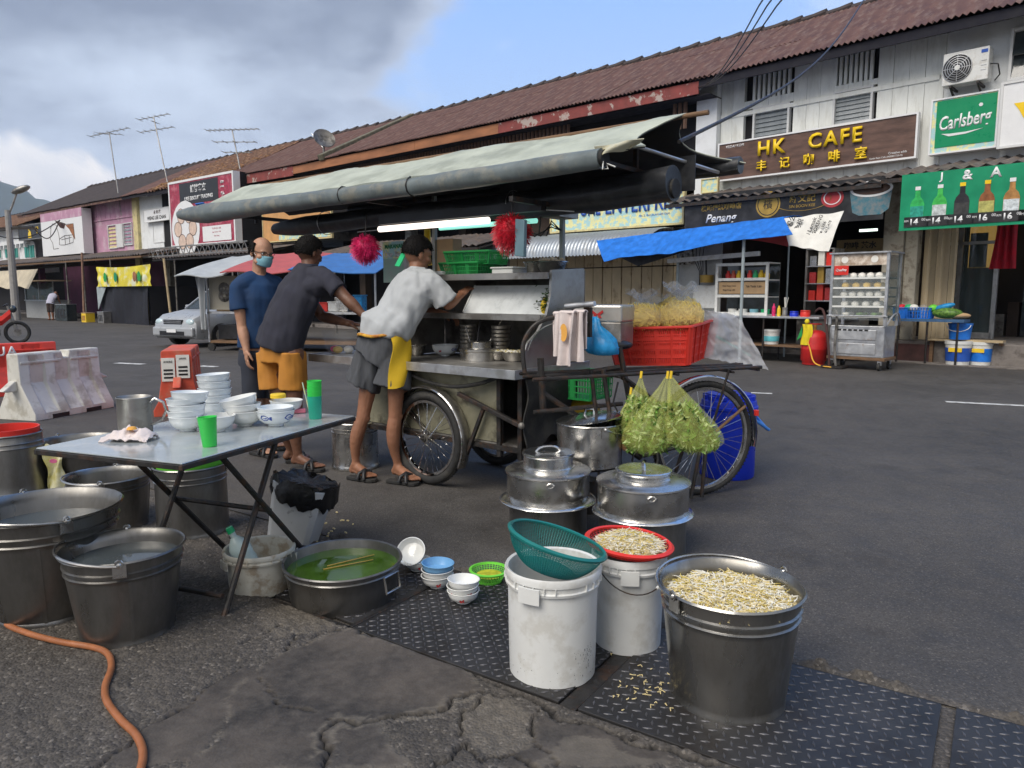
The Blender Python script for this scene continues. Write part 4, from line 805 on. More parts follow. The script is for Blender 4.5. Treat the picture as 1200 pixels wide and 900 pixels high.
for pxw in (4, 14, 24, 37, 43):
    xw = FC.px(pxw, 345)[0]; z0 = FC.px(pxw, 303)[1]; z1 = FC.px(pxw, 288)[1]
    poly = [(xw-flx-.45, z0), (xw-flx+.45, z0)]+[(xw-flx+.45*math.cos(a), z1+.35*math.sin(a)) for a in [math.pi*i/8 for i in range(9)]]
    o_ = MB().prism(poly, -.05, 0, 0, 'y').build('window', M['frame_white'], fl, smooth=0)
    for s_ in (-1, 1): MB().b2((xw-flx+s_*.21-.15, -.09, z0+.08), (xw-flx+s_*.21+.15, -.052, z1+.05)).build('pane', mat('green_shutter', (.04,.26,.22), .5), o_, smooth=0)
t, w_, h_, P = sign(FC, 'shop_sign', 'black sign with yellow figure and character on the cream shophouse', 'sign', -.5, (21, 266, 283, 48, 260, 279), M['sign_black'], M['steel_dull'], th=.1, bw=.05)
rect_text(t, '祥', w_*.32, h_*.55, h_*.5, M['sign_yellow'], -.01, bold=.04); disc(t, 'figure_print', -.1, h_*.72, h_*.13, M['sign_yellow'], -.01, n=12); fp(t, 'figure_print', [(-.3, .1), (.25, .1), (.2, h_*.5), (0, h_*.62), (-.25, h_*.45)], M['sign_yellow'], -.01)
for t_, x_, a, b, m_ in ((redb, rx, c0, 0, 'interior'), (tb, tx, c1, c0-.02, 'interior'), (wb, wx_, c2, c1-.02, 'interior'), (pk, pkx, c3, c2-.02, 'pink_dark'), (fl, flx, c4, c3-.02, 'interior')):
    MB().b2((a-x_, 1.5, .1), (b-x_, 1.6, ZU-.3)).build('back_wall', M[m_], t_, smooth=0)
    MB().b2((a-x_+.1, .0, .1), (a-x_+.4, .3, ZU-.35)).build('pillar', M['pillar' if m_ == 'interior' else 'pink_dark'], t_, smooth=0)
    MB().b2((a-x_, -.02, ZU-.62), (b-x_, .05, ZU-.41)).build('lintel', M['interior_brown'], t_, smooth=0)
struct_box(FC, 'walkway', c4, -.0, -.05, 8, -.3, .13, M['kerb'], bevel=.02)
# ================================================================ VESSELS AND THE WASHING UP
def dcam(p): return p.y*CP-(p.z-CAMH)*SP
def vpos(cx, yb, wb, yr, wr, z0=0.0):
    r0 = r1 = .15
    for _ in range(8):
        P = onz(cx, yb, z0); yc = P.y+r0; r_ = ray(cx, yb); c = Vector((0, yc, z0)); D = dcam(c); c.x = (cx-600)/FPX*D; r0 = wb/2/FPX*D
        q = aty(cx, yr, yc-r1); h_ = q.z-z0; r1 = wr/2/FPX*dcam(Vector((0, yc, q.z)))
    return c, r0, r1, h_
def bail(t, r, z, m, ang=0.0, drop=.0, lift=0.0, wire=.005):
    """wire handle lying against the rim; ang = direction of the lugs"""
    c, s = math.cos(ang), math.sin(ang); pts = []
    for i in range(21):
        a = math.pi*i/20; x = (r+.012)*math.cos(a); y = (r+.016)*math.sin(a)*math.cos(lift); zz = z-drop*math.sin(a)+(r)*math.sin(a)*math.sin(lift)
        pts.append((c*x-s*y, s*x+c*y, zz))
    MB().tube(pts, wire, 6).build('handle', M[m], t)
    for sg in (1, -1):
        x, y = c*sg*(r+.004), s*sg*(r+.004); mb = MB(); rt = Matrix.Rotation(ang, 3, 'Z')
        mb.box((x, y, z-.02), (.006, .045, .05), rot=rt).sph((x+c*sg*.006, y+s*sg*.006, z+.004), .011, 8).tube([(x+c*sg*.008+.012*math.cos(q)*-s, y+s*sg*.008+.012*math.cos(q)*c, z+.008+.014*math.sin(q)) for q in [i*.7 for i in range(9)]], .004, 5)
        mb.build('handle_lug', M[m], t)
def wob(mb, amp, fr=3, seed=0):
    out = []
    for v in mb.v:
        r = math.hypot(v[0], v[1]); a = math.atan2(v[1], v[0])
        k = 1+amp*.35*noise.noise(Vector((math.cos(a)*fr, math.sin(a)*fr, v[2]*4+seed)))/max(r, .05)*.15 if r > .01 else 1
        out.append((v[0]*k, v[1]*k, v[2]))
    mb.v = out; return mb
def steel_bucket(px, label, m='steel_dark', water=None, bands=(.78, .86, .06), ang=.4, group='steel buckets', z0=0.0, name='bucket', cat='bucket', lift=0.0, drop=.0, wm_='water', bottom=.012, rz=0, seam=.6):
    c, r0, r1, h = vpos(*px, z0=z0); t = thing(name, label, cat, c, rz, group); R_ = lambda z: r0+(r1-r0)*z/h
    prof = [(.001, bottom), (r0*.96, bottom), (r0*1.0, 0), (r0*1.03, .002), (r0*1.035, .02), (r0*1.0+.002, .03)]
    for z in np.linspace(.04, h*.74, 6): prof.append((R_(z), z))
    for k in (.79, .86): prof += [(R_(h*k)-.000, h*(k-.012)), (R_(h*k)+.006, h*k), (R_(h*k)+.0, h*(k+.012))]
    prof += [(R_(h*.97), h*.965), (r1+.007, h*.975), (r1+.010, h-.006), (r1+.005, h), (r1-.003, h-.006), (R_(h*.9)-.006, h*.9), (R_(h*.5)-.006, h*.5), (r0-.006, .022), (.001, .02)]
    wob(MB().lathe(prof, 48), .05, seed=px[0]).build('body', M[m], t, smooth=50)
    a = seam; MB().bar((R_(.03)*math.cos(a)+.001, R_(.03)*math.sin(a)+.001, .03), (R_(h*.76)*math.cos(a)+.001, R_(h*.76)*math.sin(a)+.001, h*.76), .012, .006).build('seam', M[m], t, smooth=0)
    bail(t, r1, h-.01, 'steel', ang, drop, lift)
    if water is not None:
        zw = h*water; MB().lathe([(.001, zw), (R_(zw)*.5, zw+.0006), (R_(zw)-.004, zw)], 40).build('water', M[wm_], t)
    return t, c, r0, r1, h
A = -math.pi/2
steel_bucket((61, 741, 108, 617, 160), 'largest steel bucket, full of water, cut by the left edge beside the hose', water=.80, ang=2.4, lift=.10, seam=-1.1)
steel_bucket((151, 764, 98, 662, 129), 'smaller steel bucket of water in front of the large one, hose curling beneath it', water=.84, ang=2.0, lift=.12, seam=-1.0)
steel_bucket((131, 629, 76, 567, 88), 'empty tall steel bucket standing behind the large water bucket', ang=1.9, lift=.05)
t, c, r0, r1, h = steel_bucket((14, 590, 76, 513, 70), 'steel bucket with a red pail inside at the far left edge', ang=1.3)
MB().lathe([(r1*.93, h*.7), (r1*.95, h+.03), (r1*.9, h+.03), (r1*.86, h*.72)], 32).build('red_pail', M['red_plastic'], t)
t, c, r0, r1, h = steel_bucket((96, 575, 68, 524, 88), 'low steel bucket holding yellow rubbish bags left of the table corner', ang=2.6)
MB().lathe([(.001, h*.8), (r1*.6, h*.86), (r1*.9, h*.8)], 24).build('filling', mat('slop', (.30,.27,.12), .3, var=.4, scale=20), t)
MB().sheet(lambda u, v: ((u-.5)*.11*(1+.25*math.sin(v*9)), -r1-.012-.02*math.sin(v*5+u*7)-.01*v, h+.01-v*.30+.02*math.sin(u*8)), 12, 20, .006).build('yellow_bag', mat('yellow_film', (.70,.62,.05), .4, var=.3, scale=12, col2=(.78,.76,.55), bump=.4), t, smooth=80)
MB().lathe([(.001, .002), (.024, .003), (.026, .0)], 14, rot=Matrix.Rotation(R(90), 3, 'X'), sy=.55, c=(0, -r1-.03, h*.72)).build('label_print', mat('pink_label', (.55,.12,.25), .5), t)
MB().sph((-r1-.07, .02, .05), (.05, .05, .05), 10).build('yellow_bag', M['yellow'], t)
t, c, r0, r1, h = steel_bucket((227, 637, 78, 552, 78), 'tall steel drum with a bright green basket on top, under the folding table', ang=.3)
def basket_net(t, r0, r1, h, m, z0=0.0, n=40, rows=6, rim=.008, tilt=None, name='mesh', wire=.0016, solid_bot=True, cap_rows=None):
    mb = MB()
    for i in range(n):
        a = 2*math.pi*i/n; mb.bar((r0*math.cos(a), r0*math.sin(a), z0), (r1*math.cos(a), r1*math.sin(a), z0+h), wire*1.6, wire*1.6)
    for k in range(rows+1):
        r = r0+(r1-r0)*k/rows; mb.tube([(r*math.cos(2*math.pi*i/32), r*math.sin(2*math.pi*i/32), z0+h*k/rows) for i in range(32)], wire, 4, loop=True)
    mb.build(name, M[m], t)
    MB().lathe([(r1-.004, z0+h-.008), (r1+rim, z0+h-.006), (r1+rim+.002, z0+h), (r1-.002, z0+h+.002), (r1-.004, z0+h-.008)], 40).build('rim', M[m], t)
    if solid_bot: MB().lathe([(.001, z0), (r0, z0), (r0+.004, z0+.012)], 32).build('base', M[m], t)
b_ = thing('basket', 'bright green round basket sitting in the drum below the table edge', 'basket', c+Vector((0, 0, h-.015)))
MB().lathe([(.001, -.08), (r1*.8, -.08), (r1*.92, .0), (r1*1.0, .055), (r1*1.04, .06), (r1*.97, .05), (r1*.85, -.05)], 40).build('shell', M['green_mesh'], b_)
steel_bucket((417, 553, 54, 497, 52), 'narrow steel bucket standing on the road behind the man in the yellow apron', m='steel', ang=.2)
def curl(mb, p, L_, a, th, r=.0016, m=0, seg=4):
    x, y, z = p; pts = [];
    for i in range(seg+1):
        pts.append((x, y, z)); s_ = L_/seg; x += math.cos(a)*s_; y += math.sin(a)*s_; z += random.uniform(-.35, .35)*s_; a += th
    mb.tube(pts, [r*.7]+[r]*(seg-1)+[r*.5], 4, m, cap=False)
    if random.random() < .5: mb.sph(pts[0], r*1.9, 5, m)
t, c, r0, r1, h = steel_bucket((851, 853, 127, 717, 160), 'big steel bucket filled with bean sprouts at the right front', m='steel_mid', water=.85, wm_='sprout', ang=.45, lift=.08, seam=-.25)
sp_ = MB(); zt = h*.86
for i in range(2400):
    rr_ = (r0+(r1-r0)*.8)*math.sqrt(random.random())*.90; a = random.random()*6.283
    curl(sp_, (rr_*math.cos(a), rr_*math.sin(a), zt+random.uniform(.002, .016)+.012*(1-(rr_/r1)**2)), random.uniform(.018, .042), random.random()*6.28, random.uniform(-.9, .9), random.uniform(.0013, .0021), random.choice((0, 0, 1, 2, 2)), 3)
tag(sp_.build('bean_sprouts', [M['sprout'], M['sprout_y'], M['sprout_w']], loc=c), 'soaking bean sprouts filling the big steel bucket', 'bean sprouts', kind='stuff')
def pail(px, label, m='white_plastic', ang=.4, group='white plastic pails', h_rim=.062, lift=None, dirty=False):
    c, r0, r1, h = vpos(*px); t = thing('pail', label, 'pail', c, 0, group); rb = r1-.011; R_ = lambda z: r0+(rb-r0)*z/h
    prof = [(.001, .01), (r0*.9, .01), (r0*.95, 0), (r0, .006), (R_(h*.3), h*.3), (R_(h*.6), h*.6), (R_(h-h_rim), h-h_rim), (r1-.004, h-h_rim+.003), (r1-.002, h-h_rim+.012), (rb+.004, h-h_rim+.016), (rb+.004, h-h_rim*.5), (r1-.002, h-h_rim*.45), (r1, h-.008), (r1-.004, h), (rb-.002, h-.004), (R_(h*.5)-.004, h*.5), (r0-.004, .02), (.001, .018)]
    wob(MB().lathe(prof, 48), .04, seed=px[0]).build('body', M[m], t, smooth=40)
    mb = MB()
    for k in range(28):
        a = k/28*2*math.pi
        if k % 7 in (1, 2): continue
        mb.box(((rb+.008)*math.cos(a), (rb+.008)*math.sin(a), h-h_rim*.62), (.008, .003, h_rim*.35), rot=Matrix.Rotation(a, 3, 'Z'))
    mb.build('rib', M[m], t, smooth=0, kind='stuff')
    for a in (ang-1.1, ang+1.5):
        MB().loft([[((r1+.003)*math.cos(a+d), (r1+.003)*math.sin(a+d), z) for z in (h-.03, h-h_rim-.02)]+[((r1+.010)*math.cos(a+d), (r1+.010)*math.sin(a+d), z) for z in (h-h_rim-.02, h-.03)] for d in np.linspace(-.22, .22, 6)]).build('lid_lug', M[m], t, smooth=30)
    return t, c, r0, r1, h
t, c, r0, r1, h = pail((647, 811, 99, 682, 114), 'tall scuffed white pail in front, teal strainer resting in its mouth', ang=-1.0)
mm('scuff', (.035,.035,.04), .8)
mb = MB()
for i in range(520):
    a = R(-42)+random.gauss(0, .19); z = h*.52+random.gauss(0, .06); rr_ = r0+(r1-.016-r0)*z/h+.0006; x, y = rr_*math.cos(a), rr_*math.sin(a); s_ = random.uniform(.0006, .0016)
    mb.box((x, y, z), (.0008, s_, s_*random.uniform(1.5, 6)), rot=Matrix.Rotation(a, 3, 'Z'))
for i in range(110):
    a = R(-90)+random.uniform(-1.3, 1.3); z = random.uniform(.03, h*.85); rr_ = r0+(r1-.016-r0)*z/h+.0005; mb.box((rr_*math.cos(a), rr_*math.sin(a), z), (.0008, random.uniform(.0006, .002), random.uniform(.0006, .003)), rot=Matrix.Rotation(a, 3, 'Z'))
mb.build('scuff_marks', M['scuff'], t, smooth=0, kind='stuff')
def strainer(c, r0, r1, hh, tilt, axis, label, m, nm='strainer', dens=104, rows=24, group=None, rimw=.010):
    t = thing(nm, label, nm, c, 0, group); t.rotation_mode = 'XYZ'; q = Matrix.Rotation(tilt, 4, axis); t.matrix_world = Matrix.Translation(c) @ q
    mb = MB(); prof = [(r0, 0)]+[(r0+(r1-r0)*math.sin(k/rows*math.pi/2)**.8, hh*k/rows) for k in range(1, rows+1)]
    for i in range(dens):
        a = 2*math.pi*i/dens; mb.tube([(r*math.cos(a), r*math.sin(a), z) for r, z in prof[::2]+[prof[-1]]], .0011, 3, cap=False)
    for r, z in prof: mb.tube([(r*math.cos(2*math.pi*i/40), r*math.sin(2*math.pi*i/40), z) for i in range(40)], .0011, 3, loop=True)
    k = 0; step = r0*2/26
    for i in range(27):
        x = -r0+i*step; y = math.sqrt(max(0, r0*r0-x*x)); mb.bar((x, -y, 0), (x, y, 0), .002, .002).bar((-y, x, 0), (y, x, 0), .002, .002)
    mb.build('mesh', M[m], t, smooth=0)
    MB().lathe([(r1-.002, hh-.004), (r1+rimw, hh-.010), (r1+rimw+.003, hh-.002), (r1+rimw*.5, hh+.005), (r1-.003, hh+.002), (r1-.002, hh-.004)], 56).build('rim', M[m], t)
    return t
strainer(c+Vector((-.012, .03, h-.028)), .095, .168, .105, R(17), Vector((-.15, 1, 0)).normalized(), 'teal plastic mesh strainer tilted in the mouth of the front white pail', 'teal_mesh')
t, c, r0, r1, h = pail((735, 771, 76, 660, 88), 'white pail with wire handle behind the bean sprout bucket, red basket on it', ang=-.6)
pts = []
for i in range(17):
    a = R(-150)+R(125)*i/16; rr_ = r1+.006; pts.append((rr_*math.cos(a), rr_*math.sin(a), h-.03-.075*math.sin(i/16*math.pi)**.8-.02*i/16))
MB().tube(pts, .0022, 6).build('handle', M['iron'], t); MB().cyl(pts[12], pts[13], .006, 8).build('grip', M['white_plastic'], t)
t = strainer(c+Vector((-.002, .01, h-.004)), .115, .150, .034, R(5), Vector((0.2, 1, 0)).normalized(), 'shallow red plastic basket heaped with bean sprouts on the white pail', 'red_plastic', 'basket', 44, 6, rimw=.013)
sp_ = MB()
for i in range(1300):
    rr_ = .122*math.sqrt(random.random()); a = random.random()*6.283; curl(sp_, (rr_*math.cos(a), rr_*math.sin(a), .012+.046*(1-(rr_/.13)**2)*random.uniform(.7, 1.1)), random.uniform(.016, .036), random.random()*6.28, random.uniform(-.5, .5), random.uniform(.0011, .0018), random.choice((0, 1, 2, 2)), 3)
sp_.lathe([(.001, .05), (.06, .042), (.12, .008)], 20, 0)
tag(sp_.build('bean_sprouts', [M['sprout'], M['sprout_y'], M['sprout_w']], loc=c+Vector((0, .01, h))), 'heap of dry bean sprouts in the shallow red basket', 'bean sprouts', kind='stuff')
t, c, r0, r1, h = pail((306, 704, 68, 655, 82), 'short grimy white pail with a clear bottle leaning in it', m='white_dirty', ang=-1.3, h_rim=.045)
j = thing('bottle', 'clear plastic bottle with green cap leaning in the grimy pail', 'bottle', c+Vector((-.025, .0, h-.13)))
j.rotation_euler = (R(8), R(-22), 0)
MB().lathe([(.001, 0), (.042, 0), (.046, .01), (.046, .085), (.043, .1), (.046, .12), (.046, .15), (.03, .18), (.014, .20), (.013, .225), (.001, .225)], 24).build('body', M['jug'], j); MB().lathe([(.001, .25), (.015, .248), (.017, .222), (.001, .222)], 16).build('cap', M['green_cap'], j)
c, r0, r1, h = vpos(403, 725, 118, 681, 134); t = thing('basin', 'wide steel basin of murky green soapy water on the small drain cover', 'basin', c)
R_ = lambda z: r0+(r1-r0)*z/h
wob(MB().lathe([(.001, .006), (r0*.97, .006), (r0, 0), (r0+.003, .008), (R_(h*.5), h*.5), (R_(h*.8), h*.8), (R_(h*.82)+.006, h*.83), (R_(h*.86), h*.86), (r1-.002, h*.96), (r1+.009, h-.003), (r1+.006, h+.003), (r1-.003, h), (R_(h*.7)-.005, h*.7), (r0-.004, .014), (.001, .012)], 56), .04).build('body', M['steel_dark'], t, smooth=50)
MB().lathe([(.001, h*.78), (R_(h*.78)-.003, h*.78)], 48).build('water', M['broth'], t)
for q_, an in ((.0, .5), (.05, .62)):
    ck = thing('chopstick', ['yellow chopstick floating across the green soapy water', 'second yellow chopstick floating closer to the basin rim'][int(q_ > 0)], 'chopstick', c+Vector((.02, .02+q_, h*.78+.002)), an); MB().cyl((-.11, 0, 0), (.11, 0, .004), .0035, 6, r2=.002).build('stick', M['gold'], ck)
for a in (R(-28), R(152), R(75)):
    x, y = math.cos(a)*(r1+.012), math.sin(a)*(r1+.012); tx, ty = -math.sin(a), math.cos(a); q = .045
    MB().tube([(x-tx*q, y-ty*q, h*.86), (x-tx*q+math.cos(a)*.01, y-ty*q+math.sin(a)*.01, h*.48), (x+tx*q+math.cos(a)*.01, y+ty*q+math.sin(a)*.01, h*.48), (x+tx*q, y+ty*q, h*.86), (x-tx*q, y-ty*q, h*.86)], .005, 6).build('handle', M['steel'], t)
def bowl_mesh(r=.075, h=.065, foot=.034, th=.004):
    P = [(.001, .006), (foot*.8, .006), (foot*.85, 0), (foot, .001), (foot, .010), (r*.66, h*.22), (r*.86, h*.42), (r*.96, h*.70), (r, h*.97), (r+.002, h), (r-.002, h+.001), (r*.96-th, h*.70), (r*.84-th, h*.44), (foot*.7, .016), (.001, .014)]
    return MB().lathe(P, 36)
def bowl(c, label, r=.075, h=.065, m='porcelain', tilt=(0, 0), group=None, deco=None, foot=.034, rz=0, parent_rot=None):
    t = thing('bowl', label, 'bowl', c, rz, group); t.rotation_euler = (tilt[0], tilt[1], rz)
    bowl_mesh(r, h, foot).build('body', M[m], t, smooth=40)
    if deco:
        for (a0, kind) in deco:
            mb = MB(); rr_ = lambda z: r*(.86+.12*min(1, max(0, (z/h-.42)/.4)))+.002
            if kind == 'fish':
                shape = [(-.5, .0), (-.3, .35), (.0, .42), (.3, .2), (.42, .0), (.62, .25), (.62, -.3), (.42, -.05), (.2, -.28), (-.1, -.35), (-.35, -.2)]; S1, S2, mt = .055, .034, 'ink_blue'
                rings = [[(rr_(h*.62+v*S2*k)*math.cos(a0+u*S1*k/r), rr_(h*.62+v*S2*k)*math.sin(a0+u*S1*k/r), h*.62+v*S2*k) for u, v in shape] for k in (1.0, .72)]
                mb.loft(rings, cap=False); mb.add([(rr_(h*.62)*math.cos(a0+.1), rr_(h*.62)*math.sin(a0+.1), h*.66), (rr_(h*.62)*math.cos(a0+.16), rr_(h*.62)*math.sin(a0+.16), h*.60), (rr_(h*.62)*math.cos(a0+.02), rr_(h*.62)*math.sin(a0+.02), h*.58), (rr_(h*.62)*math.cos(a0-.2), rr_(h*.62)*math.sin(a0-.2), h*.66)], [(0, 1, 2, 3)])
            else:
                shape = [(-.5, .1), (-.2, .3), (.0, .05), (.25, .45), (.5, .3), (.35, .0), (.5, -.4), (.1, -.2), (-.1, -.45), (-.4, -.2)]; S1, S2, mt = .024, .02, 'ink_red'
                mb.add([(rr_(h*.5+v*S2)*math.cos(a0+u*S1/r), rr_(h*.5+v*S2)*math.sin(a0+u*S1/r), h*.5+v*S2) for u, v in shape], [tuple(range(len(shape)))])
            mb.build('painted_motif', M[mt], t, smooth=0)
    return t
def ong(px, py, z=0.0): return onz(px, py, z)
q = ong(513, 690); g_ = 'rice bowls on the drain cover'
for i, (z, m_, lb) in enumerate(((.012, 'porcelain', 'lowest patterned bowl under the blue bowl on the drain cover'), (.038, 'porcelain', 'white bowl between the blue bowl and the lowest patterned one'), (.066, 'blue_bowl', 'light blue bowl on top of its stack on the drain cover'))):
    bowl(Vector((q.x, q.y+.0, z)), lb, .071, .056, m_, (0, R(i*2-2)), g_, [(R(-80), 'rose')] if i == 0 else None)
q = ong(543, 708)
for i, z in enumerate((.012, .036, .060)):
    bowl(Vector((q.x, q.y, z)), ['bottom bowl with a red rooster motif, front stack on the drain cover', 'middle bowl of the front stack on the drain cover', 'top empty white bowl of the front stack on the drain cover'][i], .067, .052, 'porcelain', (R((0, 1, -2)[i]), R((0, -2, 2)[i])), g_, [(R(-92), 'r')] if i == 0 else ([(R(-60), 'r'), (R(-140), 'r')] if i == 1 else None), .032)
q = ong(489, 672)
bowl(Vector((q.x, q.y+.02, .012)), 'white bowl under the tipped bowl beside the steel basin', .062, .05, 'porcelain', (0, 0), g_, [(R(-70), 'r')])
bowl(Vector((q.x-.02, q.y+.035, .075)), 'white bowl tipped on its side beside the steel basin', .068, .055, 'porcelain', (R(48), R(-14)), g_)
q = ong(573, 686); t = thing('basket', 'small lime green colander basket behind the rice bowls on the drain cover', 'basket', Vector((q.x, q.y+.03, .01))); basket_net(t, .055, .082, .055, 'green_mesh', n=36, rows=8, wire=.0013); MB().lathe([(.001, .03), (.06, .03)], 20).build('base_fill', mat('lime_fill', (.42,.42,.03), .6, var=.3, scale=40), t)
def tier_pot(px_lo, px_fl, px_up, px_lid, label, hand):
    """px_lo: body base; flange, upper tier, small tier rims: (y_front, width)"""
    c, r0, r1, h = vpos(*px_lo); t = thing('stock_pot', label, 'stock pot', c, 0, 'tiered steel stock pots')
    def zr(cx, yf, wd):
        r = .15
        for _ in range(5): p = aty(cx, yf, c.y-r); r = wd/2/FPX*dcam(Vector((0, c.y, p.z)))
        return p.z, r
    zf, rf = zr(*px_fl); zu, ru = zr(*px_up); zs, rs = zr(*px_lid)
    MB().lathe([(.001, .01), (r0*.97, .01), (r0, 0), (r0, h*.5), (r1, zf-.006), (r1*.9, zf-.006)], 48).build('pot_body', M['steel_dark'], t, smooth=50)
    wob(MB().lathe([(ru*.96, zf+.008), (rf*.93, zf+.004), (rf, zf-.004), (rf+.002, zf-.008), (rf*.9, zf-.004), (ru*.9, zf-.002)], 48), .12, 4).build('flange', M['steel_bright'], t, smooth=50)
    wob(MB().lathe([(ru*.985, zf), (ru*.985, zf+.012), (ru, zf+.02), (ru, zu-.016), (ru+.010, zu-.008), (ru+.009, zu), (ru-.01, zu+.010), (rs*1.12, zu+.016), (rs*1.02, zu+.018)], 48), .05, 3, 9).build('upper_tier', M['steel'], t, smooth=50)
    MB().lathe([(rs*1.03, zu+.014), (rs*1.03, zu+.022), (rs*.98, zu+.026), (rs*.98, zs-.018), (rs+.005, zs-.012), (rs+.006, zs-.003), (rs-.004, zs+.002), (rs*.9, zs-.001), (rs*.5, zs+.004), (.001, zs+.006)], 44).build('lid', M['steel_bright'], t, smooth=50)
    x = rs*.5; a = hand; c_, s_ = math.cos(a), math.sin(a)
    MB().tube([(c_*k*x, s_*k*x, zs+.003+.028*(1-abs(k)**3)) for k in np.linspace(-1, 1, 11)], .006, 7).build('lid_handle', M['steel_bright'], t)
    for dz in (zf+(zu-zf)*.72,):
        mb = MB(); mb.box((0, -ru-.003, dz), (.05, .006, .024)).tube([(.018*math.cos(i), -ru-.009, dz+.01+.014*math.sin(i)) for i in range(7)], .004, 5); mb.build('handle_lug', M['steel'], t)
    return t, c
tier_pot((642, 640, 90, 600, 92), (642, 599, 113), (641, 562, 97), (640, 536, 60), 'tiered steel stock pot on the left, its small lid tipped up behind the teal strainer', R(10))
tier_pot((752, 662, 100, 610, 102), (752, 615, 117), (752, 577, 106), (752, 557, 63), 'tiered steel stock pot on the right, behind the red basket of sprouts', R(85))
zst = .30; c, r0, r1, h = vpos(690, 551, 74, 501, 76, z0=zst); t = thing('stock_pot', 'single steel stock pot with its lid ajar under the hanging yellow bags', 'stock pot', c, 0, 'tiered steel stock pots')
MB().lathe([(.001, .01), (r0*.97, .01), (r0, 0), (r1, h-.01), (r1+.008, h-.004), (r1+.004, h+.002), (r1-.005, h-.004), (r0-.005, .02), (.001, .02)], 44).build('pot_body', M['steel'], t, smooth=50); bail(t, r1, h-.02, 'steel', -1.2, 0, -.3)
MB().lathe([(.001, .018), (r1*.5, .014), (r1*.9, .006), (r1+.008, 0), (r1+.006, -.006), (.001, .008)], 44, rot=Matrix.Rotation(R(-8), 3, 'Y'), c=(0, 0, h+.028)).build('lid', M['steel_bright'], t, smooth=50)
MB().tube([(-.03, 0, h+.04), (-.022, 0, h+.075), (.022, 0, h+.078), (.03, 0, h+.04)], .008, 6).build('lid_handle', M['chrome'], t)
s = thing('pot_stand', 'low black iron stand under the pot with the lid ajar', 'stand', Vector((c.x, c.y, 0)))
for a in (.6, 2.2, 3.8, 5.4): MB().cyl((r0*1.0*math.cos(a), r0*1.0*math.sin(a), 0), (r0*.9*math.cos(a), r0*.9*math.sin(a), zst-.012), .010, 8).build('leg', M['iron'], s)
MB().tube([(r0*.9*math.cos(i*.2618), r0*.9*math.sin(i*.2618), zst-.009) for i in range(24)], .009, 6, loop=True).build('ring', M['iron'], s)
MB().cyl((0, 0, 0), (0, 0, .2), .07, 20).build('burner', M['iron'], s)
hp = [(-60, 690), (0, 733), (30, 748), (70, 759), (110, 766), (127, 774), (131, 790), (124, 812), (126, 830), (142, 852), (160, 870), (168, 890), (165, 912), (150, 950)]
pts = [onz(*p) for p in hp]
def cr_spline(P, k=6):
    P = [Vector(p) for p in P]
    out_ = []
    for i in range(len(P)-1):
        a, b, c_, d = P[max(i-1, 0)], P[i], P[i+1], P[min(i+2, len(P)-1)]
        for j in range(k):
            u = j/k; out_.append(.5*((2*b)+(c_-a)*u+(2*a-5*b+4*c_-d)*u*u+(3*b-a-3*c_+d)*u**3))
    return out_+[P[-1]]
hs = cr_spline(pts); hs = [Vector((p.x, p.y, .024)) for p in hs]
tag(MB().tube(hs, .0115, 12).build('hose', M['hose']), 'orange brown rubber hose curling across the gravelly pavement', 'hose')
c, r0, r1, h = vpos(851, 564, 62, 470, 64); t = thing('drum', 'deep blue plastic drum with screw lid behind the rear wheel', 'drum', c)
MB().lathe([(.001, 0), (r0*.96, 0), (r0, .01), (r1, h*.86), (r1+.008, h*.87), (r1+.008, h*.9), (r1, h*.91), (r1*.97, h*.97), (r1*.8, h), (r1*.8, h+.03), (r1*.7, h+.035), (.001, h+.03)], 40).build('body', M['blue_plastic'], t, smooth=40)
for k in range(12):
    a = k*math.pi/6; MB().box((r1*.86*math.cos(a), r1*.86*math.sin(a), h+.005), (.03, .05, .03), rot=Matrix.Rotation(a, 3, 'Z')).build('lid_grip', M['blue_plastic'], t, smooth=0, bevel=.004)
MB().tube([(r1*math.cos(a)+.0, r1*math.sin(a), h*.82) if abs(k) == 1 else ((r1+.075)*math.cos(R(-20)), (r1+.075)*math.sin(R(-20))+k*.06, h*.62) for k, a in ((-1, R(-65)), (-.4, 0), (.4, 0), (1, R(25)))], .011, 8).build('handle', mat('blue_light', (.04,.20,.62), .4), t)
TZ = .72; T1 = onz(213, 543, TZ); T0 = onz(83, 517, TZ); T2 = onz(415, 487, TZ)
ang = math.atan2(T2.y-T1.y, T2.x-T1.x); TF = Frame(T1.x, T1.y, math.degrees(ang)); tl = (T2-T1).length; td = .72
t = thing('folding_table', 'folding table with pale steel top and crossed black legs, covered in bowls', 'table', T1, ang)
MB().b2((0, 0, -.006), (tl, td, 0)).build('tabletop', M['tabletop'], t, smooth=0, bevel=.004)
mb = MB(); e = .022
mb.b2((-.006, -.006, -.026), (tl+.006, .0+.012, -.0065)).b2((-.006, td-.012, -.026), (tl+.006, td+.006, -.0065)).b2((-.006, .012, -.026), (.012, td-.012, -.0065)).b2((tl-.012, .012, -.026), (tl+.006, td-.012, -.0065)); mb.build('edge_frame', M['iron'], t, smooth=0, bevel=.003)
def leg(a, b, y): MB().tube([(a, y, -.03), (b, y, -TZ+.012)], .0125, 8).build('leg', M['iron'], t)
ya, yb_ = .10, td-.10
A_ = TF.px(256, 534, ya); B_ = TF.px(332, 514, ya); F1 = TF.px(268, 696, ya); F2 = TF.px(347, 638, ya); k = (A_[1]-0)/(A_[1]-F2[1]); F2x = A_[0]+(F2[0]-A_[0])*k
leg(A_[0], F2x, ya); leg(B_[0], F1[0], ya+.03); leg(A_[0], F2x, yb_); leg(B_[0], F1[0], yb_-.03)
